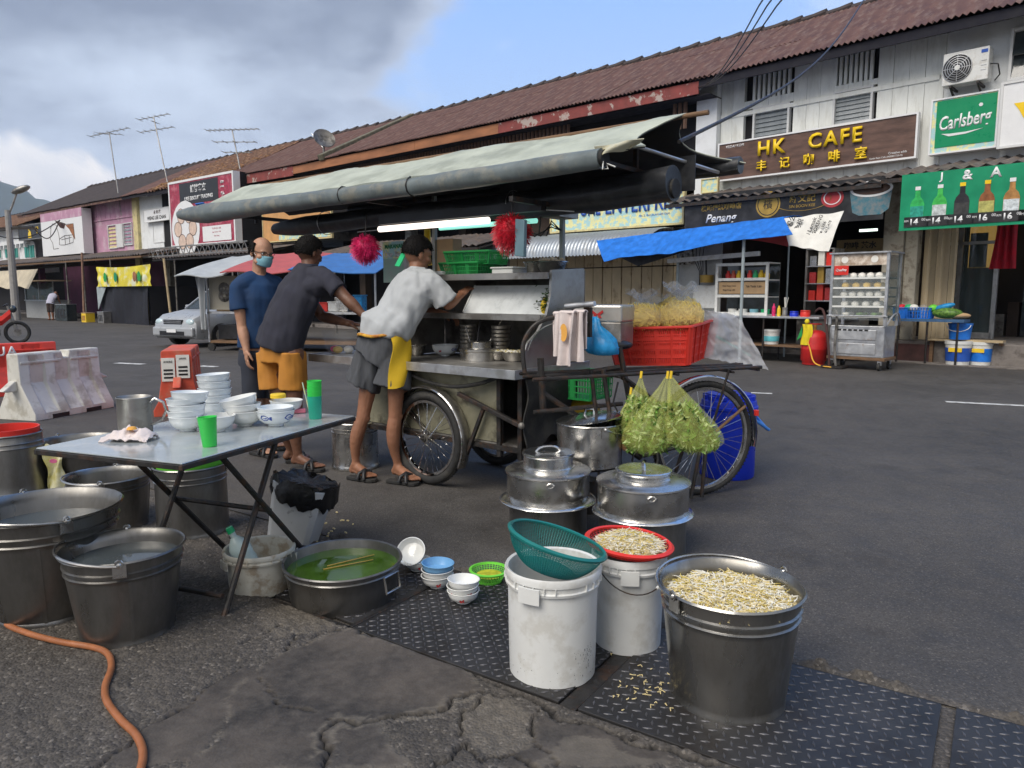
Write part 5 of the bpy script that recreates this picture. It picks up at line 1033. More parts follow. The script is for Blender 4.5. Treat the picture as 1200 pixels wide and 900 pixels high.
MB().tube([(F1[0], ya+.03, -TZ+.10), (F1[0], yb_-.03, -TZ+.10)], .011, 8).build('rail', M['iron'], t); MB().tube([(F2x, ya, -TZ+.10), (F2x, yb_, -TZ+.10)], .011, 8).build('rail', M['iron'], t)
hx = A_[0]+(F2x-A_[0])*.47; MB().tube([(hx, ya, -TZ*.47), (hx, yb_, -TZ*.47)], .011, 8).build('hinge_bar', M['iron'], t)
def ont(px, py): return onz(px, py, TZ)
q = ont(152, 508); t = thing('mug', 'large steel mug with a loop handle on the back corner of the table', 'mug', Vector((q.x, q.y+.05, TZ)))
MB().lathe([(.001, .004), (.066, .004), (.067, 0), (.067, .145), (.070, .148), (.068, .150), (.064, .146), (.063, .01), (.001, .01)], 36).build('body', M['steel_dull'], t, smooth=50)
MB().tube([(.066, 0, .128), (.09, 0, .142), (.125, 0, .125), (.135, 0, .09), (.118, 0, .055), (.085, 0, .035), (.066, 0, .03)], .006, 8).build('handle', M['steel'], t)
q = ont(152, 516); t = thing('rag', 'crumpled pinkish rag with an orange stain lying on the table corner', 'rag', q)
mb = MB()
def ragf(u, v):
    x = (u-.5)*.19; y = (v-.5)*.10; r_ = math.hypot(x/.1, y/.05); z = .055*max(0, 1-r_*.75)*(1+.7*fbm(x*22, y*30, 4))+.002; return (x+.012*fbm(x*20, y*20, 9), y+.015*fbm(x*16, y*20, 2), max(.002, z+.006*fbm(x*60, y*60)))
mb.sheet(ragf, 30, 20, .004); mb.build('cloth', M['towel'], t, smooth=80); MB().lathe([(.001, .0), (.014, -.003), (.02, -.012)], 12, c=(.02, -.016, .060)).build('stain', M['towel_spot'], t)
G = 'noodle bowls on the folding table'
def stack(px, py, n, r, h, dz, base, labels, tilts, m='porcelain_blue', zz=0):
    q = ont(px, py); q.y += r*.4; q.x *= 1.0
    for i in range(n):
        tx_, ty_ = tilts[i]; bowl(Vector((q.x+ty_*.01*i, q.y, TZ+base+i*dz)), labels[i], r, h, m, (R(tx_*1.0), R(ty_*6)), G)
def L5(w_): return ['bottom bowl, '+w_, 'second bowl up, '+w_, 'third bowl up, '+w_, 'fourth bowl up, '+w_, 'top bowl, '+w_]
w_ = 'tall pale stack right of the steel mug'; lb = L5(w_); stack(217, 506, 5, .075, .064, .026, 0, lb, [(0, 0), (0, -.3), (1, .0), (0, -.2), (-3, .3)])
w_ = 'back stack behind the green cup'; q = ont(253, 487); lb = L5(w_)
for i in range(5): bowl(Vector((q.x, q.y, TZ+i*.034)), lb[i], .076, .066, 'porcelain_blue', (0, R((0, -2, 1, 0, -3)[i])), G)
w_ = 'stack left of the fish bowl'; q = ont(284, 500); lb = ['bottom bowl, '+w_, 'middle bowl, '+w_, 'top tilted bowl, '+w_]
for i in range(3): bowl(Vector((q.x-.006*i, q.y+.03, TZ+i*.03)), lb[i], .080, .068, 'porcelain', (R((0, 0, 3)[i]), R((0, -2, -11)[i])), G)
q = ont(252, 506); bowl(Vector((q.x, q.y+.02, TZ)), 'single white bowl directly behind the bright green cup', .077, .068, 'porcelain', group=G)
q = ont(321, 500); bowl(Vector((q.x, q.y+.03, TZ)), 'white bowl with a blue fish motif on the table', .082, .070, 'porcelain_blue', group=G, deco=[(R(-108), 'fish'), (R(-25), 'fish')]); bowl(Vector((q.x, q.y+.03, TZ+.018)), 'plain bowl nested inside the blue fish bowl', .079, .067, 'porcelain_blue', group=G)
q = ont(330, 487); bowl(Vector((q.x, q.y+.08, TZ)), 'white bowl behind the fish bowl next to a yellow lid', .078, .064, 'porcelain', group=G)
q = ont(322, 486); t = thing('jar_lid', 'yellow jar lid resting behind the fish bowl on the table', 'lid', Vector((q.x, q.y+.06, TZ+.075))); MB().lathe([(.001, .02), (.034, .02), (.037, .016), (.037, 0), (.001, 0)], 24).build('lid', M['yellow'], t)
q = ont(349, 484); t = thing('sponge', 'pink dish sponge lying between the fish bowl and the stacked green cups', 'sponge', q, .3); MB().box((0, 0, .011), (.075, .04, .02)).build('foam', mat('pink_foam', (.62,.18,.24), .9, bump=.5, bscale=120), t, bevel=.004)
def cup(c, label, m, h=.105, r=.032, r0=.024, tilt=(0, 0), group='green plastic cups'):
    t = thing('cup', label, 'cup', c, 0, group); t.rotation_euler = (tilt[0], tilt[1], 0)
    MB().lathe([(.001, .003), (r0, .003), (r0, 0), (r0+.002, .002), (r, h-.003), (r+.0012, h), (r-.001, h), (r0-.0, .008), (.001, .007)], 28).build('body', M[m], t, smooth=50); return t
q = ont(246, 523); cup(q, 'single bright green plastic cup near the front edge of the table', 'green_cup', .115, .035, .024, tilt=(0, R(-3)))
q = ont(369, 491)
for i in range(4): cup(q+Vector((0, .01, i*.024)), ['teal cup at the base of the cup stack', 'green cup second in the cup stack', 'green cup third in the cup stack', 'bright green cup on top of the cup stack'][i], 'teal_cup' if i == 0 else 'green_cup', .108, .033, .027, (0, R(-1+i*.3)))
st = thing('straw', 'yellow drinking straw sticking out beside the green cup stack', 'straw', q+Vector((-.03, .02, .03))); MB().cyl((0, 0, 0), (-.028, 0, .14), .003, 8).build('tube', M['lite_yellow'], st)
q = onz(336, 645); t = thing('bin', 'pale grey bin tilting under the table with a black bag over its mouth', 'bin', Vector((q.x, q.y+.10, .01)), R(-6)); t.rotation_euler = (R(-5), R(13), R(-6))
ring = lambda w_, d_, z: [(x*w_/2, y*d_/2, z) for x, y in ((-.8,-1),(.8,-1),(1,-.8),(1,.8),(.8,1),(-.8,1),(-1,.8),(-1,-.8))]
MB().loft([ring(.21, .19, 0), ring(.22, .20, .01), ring(.27, .25, .30), ring(.275, .255, .32)]).build('body', mat('bin_grey', (.50,.52,.53), .5, var=.06, scale=4, stain=(.1,.1,.1), samt=.5, sscale=22, sthr=(.62,.68)), t, smooth=30, bevel=.004)
bagr = []
for k, (s_, z) in enumerate(((1.02, .335), (1.06, .345), (1.08, .31), (1.10, .25), (1.04, .22))):
    bagr.append([((.28*s_/2+.014*fbm(math.cos(a)*3, math.sin(a)*3, k*2))*math.cos(a)*1.12, (.26*s_/2+.014*fbm(math.cos(a)*3, math.sin(a)*3, k*2+7))*math.sin(a)*1.12, z+.028*fbm(math.cos(a)*5, math.sin(a)*5, k)+(.03*max(0, -math.cos(a)))*(k > 2)) for a in [2*math.pi*i/48 for i in range(48)]])
bagr = [[(x*.4, y*.4, .33) for x, y, z in bagr[0]]]+bagr
MB().loft(bagr, cap=True).build('black_bag', mat('black_film', (.012,.012,.013), .25, bump=.6, bscale=22), t, smooth=70)
# ================================================================ HAWKER CART (tricycle)
CF = Frame(.01, 4.36, -38.5); CO = CF.o
def cp(px, py, d, k=None):
    x, z = CF.px(px, py, d); return Vector((x, d, z))
cart = thing('food_cart', 'steel hawker tricycle cart with open counter, cabinet and spoked wheels', 'food cart', CF.w(-.7, .38, 0), CF.a)
CX, CY = -.7, .38
def cm(mb, name, m, **k):
    mb.v = [(x-CX, y-CY, z) for x, y, z in mb.v]; return mb.build(name, m, cart, **k)
def Bx(p, q): return MB().b2(p, q)
cm(Bx((-1.98, -.02, .815), (.02, .80, .842)), 'counter_top', M['steel_dull'], smooth=0, bevel=.003)
mb = MB(); mb.b2((-1.99, -.034, .79), (.034, -.021, .848)).b2((.021, -.02, .79), (.034, .80, .848)).b2((-1.99, -.02, .79), (-1.981, .80, .848)); cm(mb, 'counter_edge', M['alu'], smooth=0, bevel=.002)
cm(Bx((-1.49, .10, .36), (-.19, .118, .80)), 'side_panel', mat('body_steel', (.30,.285,.20), .5, .45, var=.25, scale=3, bump=.2, bscale=10, stain=(.06,.05,.035), samt=.8, sscale=3.5), smooth=0)
cm(Bx((-1.49, .119, .30), (-1.475, .72, .80)), 'end_panel', M['steel_grime'], smooth=0); cm(Bx((-1.49, .70, .34), (-.05, .72, .80)), 'back_panel', M['steel_grime'], smooth=0); cm(Bx((-1.49, .10, .33), (-.05, .72, .355)), 'floor_panel', M['steel_grime'], smooth=0)
cm(Bx((-.03, .12, .30), (-.012, .72, .80)), 'end_panel', mat('dark_panel', (.055,.05,.046), .6, .3, var=.4, scale=4, bump=.3, bscale=14, stain=(.14,.10,.07), samt=.5, sscale=6), smooth=0)
for x, y in ((-.19, .10), (-.02, .10), (-.02, .70), (-1.48, .10), (-1.48, .70)): cm(Bx((x-.016, y-.016, .27), (x+.016, y+.016, .815)), 'frame_post', M['iron'], smooth=0)
for (a, b) in (((-1.5, .09, .33), (0, .09, .33)), ((-1.5, .72, .33), (0, .72, .33)), ((0, .09, .33), (0, .72, .33)), ((-1.5, .09, .79), (0, .09, .79)), ((-.8, .0, .33), (-.8, .8, .33))): cm(MB().bar(a, b, .03, .03), 'frame_rail', M['iron'], smooth=0)
cm(MB().bar(cp(537, 461, .05), cp(612, 500, .05), .03, .028), 'brake_lever', M['iron'], smooth=0, bevel=.004); cm(MB().bar(cp(567, 478, .06), cp(547, 532, .06), .022, .022), 'brake_strut', M['iron'], smooth=0)
cm(MB().sph(cp(611, 499, .04), .022, 8), 'lever_end', M['steel_grime'])
hp_ = [cp(478, 437, .04), cp(500, 447, .03), cp(530, 453, .03), cp(560, 450, .03), cp(585, 442, .05), cp(600, 440, .08)]; cm(MB().tube(cr_spline(hp_), .013, 8), 'rubber_hose', M['rubber'])
cm(MB().sheet(lambda u, v: (.03+.02*math.sin(v*7), .08+u*.5, .78-v*(.42+.05*math.sin(u*9))), 10, 10, .01), 'rubber_flap', M['rubber'], smooth=60)
def spoked_wheel(r, mr_, n=28, tw=.024, rimm='chrome', hubm='steel_grime', parent=None, tread=True):
    """wheel in the xz plane centred on its Empty-less origin; returns list of (name, mb, mat)"""
    out_ = []
    prof = [(r+ (tw*.92)*math.cos(a)-tw*.95, tw*.92*math.sin(a)) for a in [2*math.pi*i/12 for i in range(12)]]
    def ring_(prof, n_=64):
        mb = MB(); rings = [[(pr*math.cos(2*math.pi*i/n_), py, pr*math.sin(2*math.pi*i/n_)) for pr, py in prof] for i in range(n_)]; rings.append(rings[0]); mb.loft(rings, cap=False); return mb
    tyre = ring_(prof)
    if tread:
        for i in range(90):
            a = 2*math.pi*i/90
            for s_ in (-1, 1): tyre.box(((r-.004)*math.cos(a), s_*.009, (r-.004)*math.sin(a)), (.008, .013, .006), rot=Matrix.Rotation(-a, 3, 'Y'))
    ri = r-tw*2
    rim = ring_([(ri+.004, -.014), (ri+.006, .014), (ri-.014, .012), (ri-.018, 0), (ri-.014, -.012)])
    hub = MB().cyl((0, -.045, 0), (0, .045, 0), .018, 14).cyl((0, -.034, 0), (0, -.028, 0), .032, 16).cyl((0, .028, 0), (0, .034, 0), .032, 16).cyl((0, -.07, 0), (0, .07, 0), .007, 8)
    sp_ = MB()
    for i in range(n):
        a = 2*math.pi*i/n; s_ = 1 if i % 2 else -1; b = a+(.9 if (i//2) % 2 else -.9)
        sp_.tube([(.030*math.cos(b), s_*.031, .030*math.sin(b)), ((ri-.012)*math.cos(a), 0, (ri-.012)*math.sin(a))], .0019, 4)
    return [('tyre', tyre, 'rubber'), ('rim', rim, rimm), ('hub', hub, hubm), ('spokes', sp_, 'chrome')]
def put_wheel(parent, loc, rot=(0, 0, 0), **k):
    L_ = spoked_wheel(**k); base = None
    for nm, mb, m_ in L_:
        if nm == 'tyre':
            base = mb.build('wheel_tyre', M[m_], parent, smooth=40, loc=loc, rot=rot)
        else: mb.build({'rim': 'rim', 'hub': 'hub', 'spokes': 'spokes'}[nm], M[m_], base, smooth=40, kind='stuff' if nm == 'spokes' else None)
    return base
put_wheel(cart, (-.79-CX, .05-CY, .325), r=.325, mr_=0, n=32, tw=.034, rimm='chrome'); put_wheel(cart, (-.79-CX, .78-CY, .325), r=.325, mr_=0, n=32, tw=.034, rimm='steel_grime')
def mudguard(cx, cy, cz, r, a0, a1, m, wd=.065, up=.012):
    rings = []
    for i in range(33):
        a = R(a0+(a1-a0)*i/32); rings.append([(cx+(r+up*math.cos(b))*math.cos(a), cy+wd/2*math.sin(b), cz+(r+up*math.cos(b))*math.sin(a)) for b in np.linspace(-math.pi/2, math.pi/2, 6)]+[(cx+(r-.003+up*math.cos(b))*math.cos(a), cy+wd/2*math.sin(b), cz+(r-.003+up*math.cos(b))*math.sin(a)) for b in np.linspace(math.pi/2, -math.pi/2, 6)])
    return MB().loft(rings)
cm(mudguard(-.79, .052, .325, .350, -28, 165, 'chrome', .08), 'mudguard', mat('guard_steel', (.26,.25,.23), .35, .85, var=.3, scale=7, stain=(.05,.045,.04), samt=.6, sscale=7), smooth=50)
cm(MB().tube([(-.79+.352*math.cos(R(a)), .010, .325+.352*math.sin(R(a))) for a in range(-26, 166, 6)], .006, 6), 'guard_bead', M['chrome'])
cm(MB().cyl((-.79, .05, .325), (-.79, .78, .325), .014, 10), 'axle', M['iron'])
for a in (-.1, -.35): cm(MB().bar((-.79+a*.0, .09, .325), (-.79-.35*math.cos(a), .09, .62+a*.2), .02, .01), 'stay', M['iron'], smooth=0)
prof = [(.10, .848), (.09, .93), (.13, 1.0), (.24, 1.07), (.33, 1.17), (.375, 1.30), (.385, 1.455), (.76, 1.475), (.76, .848)]
cm(MB().prism(prof, -.012, .006, 0, 'x'), 'cabinet_side', mat('side_steel', (.36,.36,.35), .42, .75, var=.12, scale=4, bump=.05, bscale=8, stain=(.22,.21,.19), samt=.5, sscale=5), smooth=0)
cm(MB().prism(prof, -1.32, -1.30, 0, 'x'), 'cabinet_side', M['steel_dull'], smooth=0)
cm(Bx((-1.30, .36, 1.405), (-.013, .76, 1.435)), 'top_shelf', M['steel_dull'], smooth=0, bevel=.003); cm(Bx((-1.30, .30, 1.14), (-.013, .755, 1.165)), 'middle_shelf', M['steel_dull'], smooth=0, bevel=.003)
cm(Bx((-1.30, .765, .848), (-.0, .78, 1.46)), 'back_panel', M['steel_grime'], smooth=0)
cm(Bx((-1.31, .345, 1.398), (-.0, .358, 1.44)), 'shelf_edge', M['steel_dull'], smooth=0); cm(Bx((-1.30, .285, 1.132), (-.014, .298, 1.17)), 'shelf_edge', M['steel_dull'], smooth=0)
rl = [cp(615, 437, -.03), cp(613, 420, -.03), cp(613, 405, -.02), cp(618, 392, 0), cp(627, 381, .03), cp(640, 374, .08), cp(660, 371, .15), cp(672, 370, .20), cp(684, 372, .22)]
cm(MB().tube(cr_spline(rl), .014, 10), 'push_rail', M['iron']); cm(MB().tube(cr_spline([p+Vector((.02, .02, -.03)) for p in rl[2:]]), .004, 6), 'cable', M['steel'])
cm(MB().cyl(cp(663, 359, .22), cp(697, 356, .22), .017, 12), 'grip_bar', M['alu'])
cm(MB().tube([cp(672, 362, .22), cp(672, 380, .22), cp(676, 392, .24)], .012, 8), 'bracket', M['iron']); cm(Bx(cp(684, 360, .25), cp(694, 395, .27)), 'bracket_plate', M['iron'], smooth=0)
for x, y, z0 in ((-.08, .62, 1.46), (-1.26, .62, 1.44), (-.08, .40, 1.44)):
    cm(Bx((x-.014, y-.014, z0), (x+.014, y+.014, 2.04)), 'canopy_post', mat('post_paint', (.27,.29,.28), .55, .3, var=.15), smooth=0) if y > .5 else None
cm(MB().bar((-1.5, .62, 1.86), (.0, .62, 1.86), .03, .04), 'canopy_rail', M['iron'], smooth=0); cm(MB().bar((-1.5, .30, 1.845), (-.0, .30, 1.845), .05, .06), 'lamp_batten', M['black'], smooth=0)
cm(MB().bar((-.02, .0, 1.86), (-.02, .9, 1.86), .03, .03), 'canopy_rail', M['iron'], smooth=0); cm(MB().bar((-1.3, .0, 1.95), (-1.3, .9, 1.95), .03, .03), 'canopy_rail', M['iron'], smooth=0)
cm(Bx((-.16, .5, 1.80), (-.02, .72, 1.90)), 'junction_box', M['steel_dull'], smooth=0)
for k in range(3): cm(MB().tube([(-.30+.07*k, .5, 1.86), (-.31+.07*k, .48, 1.74-.03*k), (-.22+.05*k, .5, 1.68), (-.12, .55, 1.74+.02*k), (-.08, .6, 1.72)], .0045, 6), 'wire', M['black'])
XL, XR = -3.55, .86
def can_pt(u, v):   # u along, v 0 front eave .. 1 back eave
    x = XL+(XR-XL)*u; d = v*.92

    if v < .5: zz = 2.055+(2.30-2.055)*(v/.5)**.93
    else: zz = 2.08+(2.30-2.08)*((1-v)/.5)**1.0
    sag = .018*math.sin(u*math.pi*3)**2*(1-abs(v-.5)*2)-.0
    e = max(0, (u-.93)/.07); xx = x-e*.16*(math.sin(min(1, abs(v-.5)*2)*math.pi)**1)*1.0
    wr = .006*noise.noise(Vector((x*5, d*9, 3)))+.004*noise.noise(Vector((x*14, d*20, 7)))
    xx += .17*(max(0, v-.5)*2)**1.6*max(0, (u-.8)/.2); return Vector((xx, d, zz-sag+wr-.02*e*math.sin(abs(v-.5)*2*math.pi)))
cm(MB().sheet(can_pt, 110, 22, .005), 'canopy', M['canvas'], smooth=60)
cm(MB().sheet(lambda u, v: can_pt(u*.998+.001, v)-Vector((0, 0, .008)), 110, 22, .005), 'canopy_underside', M['canvas_under'], smooth=60)  # second, darker sheet just beneath the canvas
cm(MB().sheet(lambda u, v: Vector((XL+(XR-.28-XL)*u, -.012-.010*v, 2.062-.045*v+.004*math.sin(u*60))), 90, 4, .004), 'valance', mat('valance', (.20,.225,.20), .8, var=.15, scale=4, bump=.3, bscale=9), smooth=60)
cm(MB().sheet(lambda u, v: Vector((.56+.30*u-.08*v*(u), -.015+.02*math.sin(u*6+v*3), 2.085-.10*v*(1-u*.9)+.02*math.sin(u*5)*v)), 16, 8, .004), 'corner_flap', mat('cream_canvas', (.50,.49,.38), .8, var=.1, scale=6, bump=.4, bscale=20, stain=(.35,.28,.1), samt=.5, sscale=12), smooth=60)
cm(MB().sheet(lambda u, v: Vector((XL-.02+.14*u, -.03+.03*math.sin(v*3), 2.095-.05*v)), 6, 4, .008), 'blue_patch', M['blue_tarp'], smooth=60)
cm(MB().cyl((XL-.05, .46, 2.285), (.99, .46, 2.285), .014, 10), 'ridge_pole', M['wood']);
cm(MB().cyl(cp(748, 172, .30), cp(842, 202, .86), .011, 8), 'strut', M['alu']); cm(MB().bar((-3.4, .0, 2.0), (-3.4, .9, 2.0), .03, .03), 'canopy_rail', M['iron'], smooth=0); cm(MB().bar((.55, .0, 2.02), (.55, .9, 2.02), .025, .025), 'canopy_rail', M['iron'], smooth=0)
for xx in (-3.4, -1.3, .55): cm(MB().bar((xx, .46, 1.95), (xx, .46, 2.28), .025, .025), 'king_post', M['iron'], smooth=0)
def roll(pts, rs, m, nm, n=20, wrinkle=.006, sq=1.0):
    P = cr_spline(pts, 14); k = len(P); mb = MB(); rings = []
    for i, p in enumerate(P):
        u = i/(k-1)*(len(rs)-1); a = int(min(u, len(rs)-2)); r_ = rs[a]+(rs[a+1]-rs[a])*(u-a)
        rings.append([Vector((p.x, p.y+math.cos(t_)*(r_+wrinkle*noise.noise(Vector((p.x*3, t_*1.3, 5)))), p.z+math.sin(t_)*sq*(r_+wrinkle*noise.noise(Vector((p.x*3, t_*1.3, 9)))))) for t_ in [2*math.pi*j/n for j in range(n)]])
    mb.loft(rings); return cm(mb, nm, m, smooth=60)
roll([(-3.87, -.02, 2.02), (-3.4, -.01, 2.0), (-2.4, 0, 2.005), (-1.2, 0, 2.0), (0, 0, 2.01), (.60, 0, 2.02)], [.035, .085, .065, .055, .058, .056], M['pvc_grey'], 'rolled_sheet')
cm(MB().cyl((.60, 0, 2.02), (.622, 0, 2.02), .045, 16), 'roll_core', M['rubber']); cm(MB().tube([(.62, -.02, 2.0), (.63, -.04, 1.955), (.65, -.02, 1.96), (.63, .0, 1.99), (.69, -.01, 1.965)], .004, 5), 'tie', M['white_plastic'])
roll([(-3.08, .45, 1.88), (-2.6, .45, 1.885), (-1.5, .45, 1.90), (-.5, .45, 1.885), (.3, .45, 1.90), (.80, .45, 1.925)], [.05, .085, .075, .085, .105, .105], M['tarp_dark'], 'rolled_sheet', sq=.95)
cm(MB().cyl((.79, .45, 1.895), (.815, .45, 1.895), .055, 16), 'roll_core', M['rubber'])
roll([(-2.6, .92, 2.05), (-1, .92, 2.06), (.3, .92, 2.06), (1.0, .92, 2.065)], [.045, .05, .05, .05], M['tarp_dark'], 'rolled_sheet')
cm(MB().sheet(lambda u, v: (-.6+1.45*u, .60+.02*math.sin(u*8), 2.1-.2*v), 20, 5, .006), 'inner_curtain', M['tarp_dark'], smooth=60)
for x, a in ((-1.55, 1), (-.85, 0)): cm(MB().tube([(x, -.0+.062*math.cos(t_), 2.005+.062*math.sin(t_)) for t_ in [i*.63 for i in range(10)]], .005, 5, loop=True), 'tie', M['black'])
for x in (-2.35, -.35): cm(MB().tube([(x, .45+.095*math.cos(t_), 1.89+.095*math.sin(t_)) for t_ in [i*.42 for i in range(15)]], .003, 5, loop=True), 'tie', M['alu'])
cm(MB().tube([(-1.9, .40, 1.79), (-1.1, .38, 1.80), (-.4, .34, 1.87), (.2, .34, 1.80)], .003, 5), 'cord', M['white_plastic'])
cm(MB().cyl((-1.52, .30, 1.785), (-.45, .30, 1.785), .022, 12), 'fluorescent_tube', M['tube_light']); cm(MB().cyl((-.95, .36, 1.765), (-.1, .36, 1.765), .016, 12), 'fluorescent_tube', mat('teal_tube', (.3,.8,.68), .4, emit=(.35,.9,.75), es=.45))
def cart_thing(name, label, cat, px, py, d, z=None, rz=0, group=None):
    p = cp(px, py, d);
    if z is not None: p.z = z
    w_ = CF.w(p.x, p.y, p.z); return thing(name, label, cat, w_, CF.a+rz, group)
def mop(px, py, d, r, m, label, sd):
    t = cart_thing('mop_head', label, 'mop head', px, py, d, group='plastic fringe mop heads'); rnd = random.Random(sd); mb = MB()
    for i in range(2200):
        v = Vector((rnd.gauss(0, 1), rnd.gauss(0, 1), rnd.gauss(0, 1)*1.0+.1)).normalized(); q = v.cross(Vector((rnd.random(), rnd.random(), rnd.random()))).normalized()*.25
        L_ = r*rnd.uniform(.7, 1.08)*(1+.12*noise.noise(v*2.2+Vector((sd, 0, 0)))); mb.tube([v*r*.35, v*L_*.8+q*L_*.15, v*L_+q*L_*.4-Vector((0, 0, L_*.12))], .0012, 3, cap=False)
    mb.sph((0, 0, 0), r*.72, 14); mb.build('fringe', m, t, smooth=0, kind='stuff'); MB().tube([(0, 0, r*.6), (.01, 0, r*1.5), (0, .02, r*2.2)], .004, 5).build('cord', M['black'], t)
mop(599, 272, .15, .128, M['mop_red'], 'crimson fringe pompom hanging under the canopy beside the green baskets', 3); mop(428, 291, .18, .115, M['mop_pink'], 'magenta fringe pompom hanging at the left over the blue stall awning', 5)
MB().prism([(-.035, -.11), (.035, -.12), (.04, .10), (-.03, .11)], -.015, .015, 0, 'y').build('case', mat('blue_grey_case', (.12,.20,.24), .4), cart_thing('hanging_case', 'slim blue grey case hanging by the crimson pompom', 'case', 610, 278, .10), bevel=.004)
ZS = 1.436
def crate_basket(t, w_, d_, h_, m, taper=.9, rows=4, slots=14, th=.004, rim=.012, solid=None, thick=.006):
    """slatted plastic basket: corner walls, rim, rails and uprights"""
    mb = MB(); W, D_ = w_/2, d_/2
    for k in range(rows+1):
        z = h_*k/rows; s_ = taper+(1-taper)*z/h_; hh = h_*.045 if 0 < k < rows else h_*.07
        for sy in (-1, 1): mb.box((0, sy*D_*s_, z), (w_*s_, th, hh))
        for sx in (-1, 1): mb.box((sx*W*s_, 0, z), (th, d_*s_, hh))
    for i in range(slots+1):
        u = -1+2*i/slots; tk = thick if i % 8 else .03
        for sy in (-1, 1): mb.bar((u*W*taper, sy*D_*taper, 0), (u*W, sy*D_, h_), tk, th)
    n2 = max(4, int(slots*d_/w_))
    for i in range(n2+1):
        u = -1+2*i/n2; tk = thick if i % 8 else .03
        for sx in (-1, 1): mb.bar((sx*W*taper, u*D_*taper, 0), (sx*W, u*D_, h_), th, tk)
    mb.build('lattice', M[m], t, smooth=0, kind='stuff')
    MB().b2((-W*taper, -D_*taper, -.003), (W*taper, D_*taper, .003)).build('base', M[m], t, smooth=0)
    mb = MB();
    for sy in (-1, 1): mb.box((0, sy*(D_+rim/2), h_), (w_+rim*2, rim+.004, .014))
    for sx in (-1, 1): mb.box((sx*(W+rim/2), 0, h_), (rim+.004, d_, .0138))
    mb.build('rim', M[m], t, smooth=0, bevel=.003)
for i, (px, z) in enumerate(((553, ZS), (560, ZS+.075))):
    t = cart_thing('basket', ['lower green basket on the cart top shelf', 'upper green basket, stacked askew on the cart top shelf'][i], 'basket', px, 320, .52, z, R(-4+9*i), 'green shelf baskets'); crate_basket(t, .38, .26, .085, 'green_basket', .88, 3, 22)
t = cart_thing('tray', 'white foam tray on the shelf right of the green baskets', 'tray', 597, 320, .46, ZS); MB().b2((-.09, -.08, 0), (.09, .08, .035)).b2((-.10, -.09, .035), (.10, .09, .047)).build('tray', M['styro'], t, smooth=0, bevel=.006)
t = cart_thing('tray', 'flat white foam tray under the left end of the shelf display', 'tray', 512, 325, .46, ZS); MB().b2((-.13, -.08, 0), (.13, .08, .03)).build('tray', M['styro'], t, smooth=0, bevel=.006)
def steelbowl(t, r, h, m='steel'): MB().lathe([(.001, 0), (r*.62, 0), (r*.72, h*.12), (r*.95, h*.9), (r+.008, h), (r+.004, h+.004), (r*.92, h*.9), (r*.66, h*.12), (.001, .01)], 36).build('body', M[m], t, smooth=50)
t = cart_thing('mixing_bowl', 'smaller steel bowl on the shelf beside the foam tray', 'bowl', 627, 326, .5, ZS); steelbowl(t, .075, .075); MB().lathe([(.001, .08), (.07, .075)], 20).build('lid', M['styro'], t)
t = cart_thing('mixing_bowl', 'steel bowl of garlic bulbs at the right end of the top shelf', 'bowl', 645, 316, .54, ZS); steelbowl(t, .115, .075)
g_ = MB()
for i in range(46): a = random.random()*6.28; q = .09*math.sqrt(random.random()); g_.sph((q*math.cos(a), q*math.sin(a), .07+random.uniform(0, .022)), (.016, .015, .014), 7, rot=Matrix.Rotation(random.random()*3, 3, 'X'))
tag(g_.build('garlic', mat('garlic', (.50,.42,.30), .6, var=.2, scale=30), loc=t.location), 'garlic bulbs heaped in the steel bowl on the shelf', 'garlic', kind='stuff')
t = cart_thing('canister', 'plain steel canister behind the left end of the shelf', 'canister', 484, 322, .6, ZS); MB().lathe([(.001, 0), (.07, 0), (.07, .19), (.001, .19)], 24).build('body', M['steel_dull'], t)
t = cart_thing('plastic_bag', 'yellow plastic bag hanging behind the top shelf', 'bag', 500, 290, .70); MB().sheet(lambda u, v: ((u-.5)*(.05+.09*v), .02*math.sin(u*9+v*3), .14-.28*v), 14, 12, .006).build('film', mat('yellow_film2', (.70,.52,.03), .45, var=.15, scale=12, bump=.5), t, smooth=70)
t = cart_thing('carton', 'cardboard carton standing at the back of the shelf', 'carton', 525, 305, .68, ZS+.02); MB().b2((-.10, -.05, 0), (.10, .05, .26)).build('box', M['cardboard'], t, smooth=0, bevel=.003)
t = cart_thing('signboard', 'yellow and white food banner tied behind the cart, its left part over the road', 'banner', 470, 312, .80, 1.40)
MB().b2((-.22, 0, .0), (.30, .006, .34)).build('panel', mat('menu_white', (.60,.66,.62), .6, var=.4, scale=9, col2=(.30,.52,.42)), t, smooth=0); MB().b2((-.22, -.004, .20), (.10, -.001, .34)).build('yellow_band', M['lite_yellow'], t, smooth=0); rect_text(t, 'MAKANAN', -.07, .30, .035, M['sign_green'], -.006, bold=.02); rect_text(t, 'Our Best!', -.07, .235, .05, M['sign_white'], -.006, bold=.03)
disc(t, 'blue_print', .14, .27, .035, M['blue_bag'], -.002, .003)
t = cart_thing('ice_tray', 'large translucent white tray leaning on the middle shelf', 'tray', 592, 384, .40, 1.168)
MB().sheet(lambda u, v: ((u-.5)*.72, -.02+.13*v+.01*math.sin(u*3), .0+.19*v), 10, 6, .012).build('tray', mat('frosted', (.60,.63,.63), .35, var=.08, scale=12, bump=.2, bscale=40), t, smooth=60)
for sx in (-.36, .36): MB().bar((sx, -.02, .006), (sx, .11, .19), .012, .02).build('tray_edge', M['styro'], t, smooth=0)
t = cart_thing('plastic_bag', 'yellow bag tucked beside the greens on the middle shelf', 'bag', 640, 350, .40, 1.22); MB().sph((0, 0, 0), (.04, .03, .06), 12).build('film', M['yellow'], t)
lf = MB(); c0_ = cp(655, 352, .42)
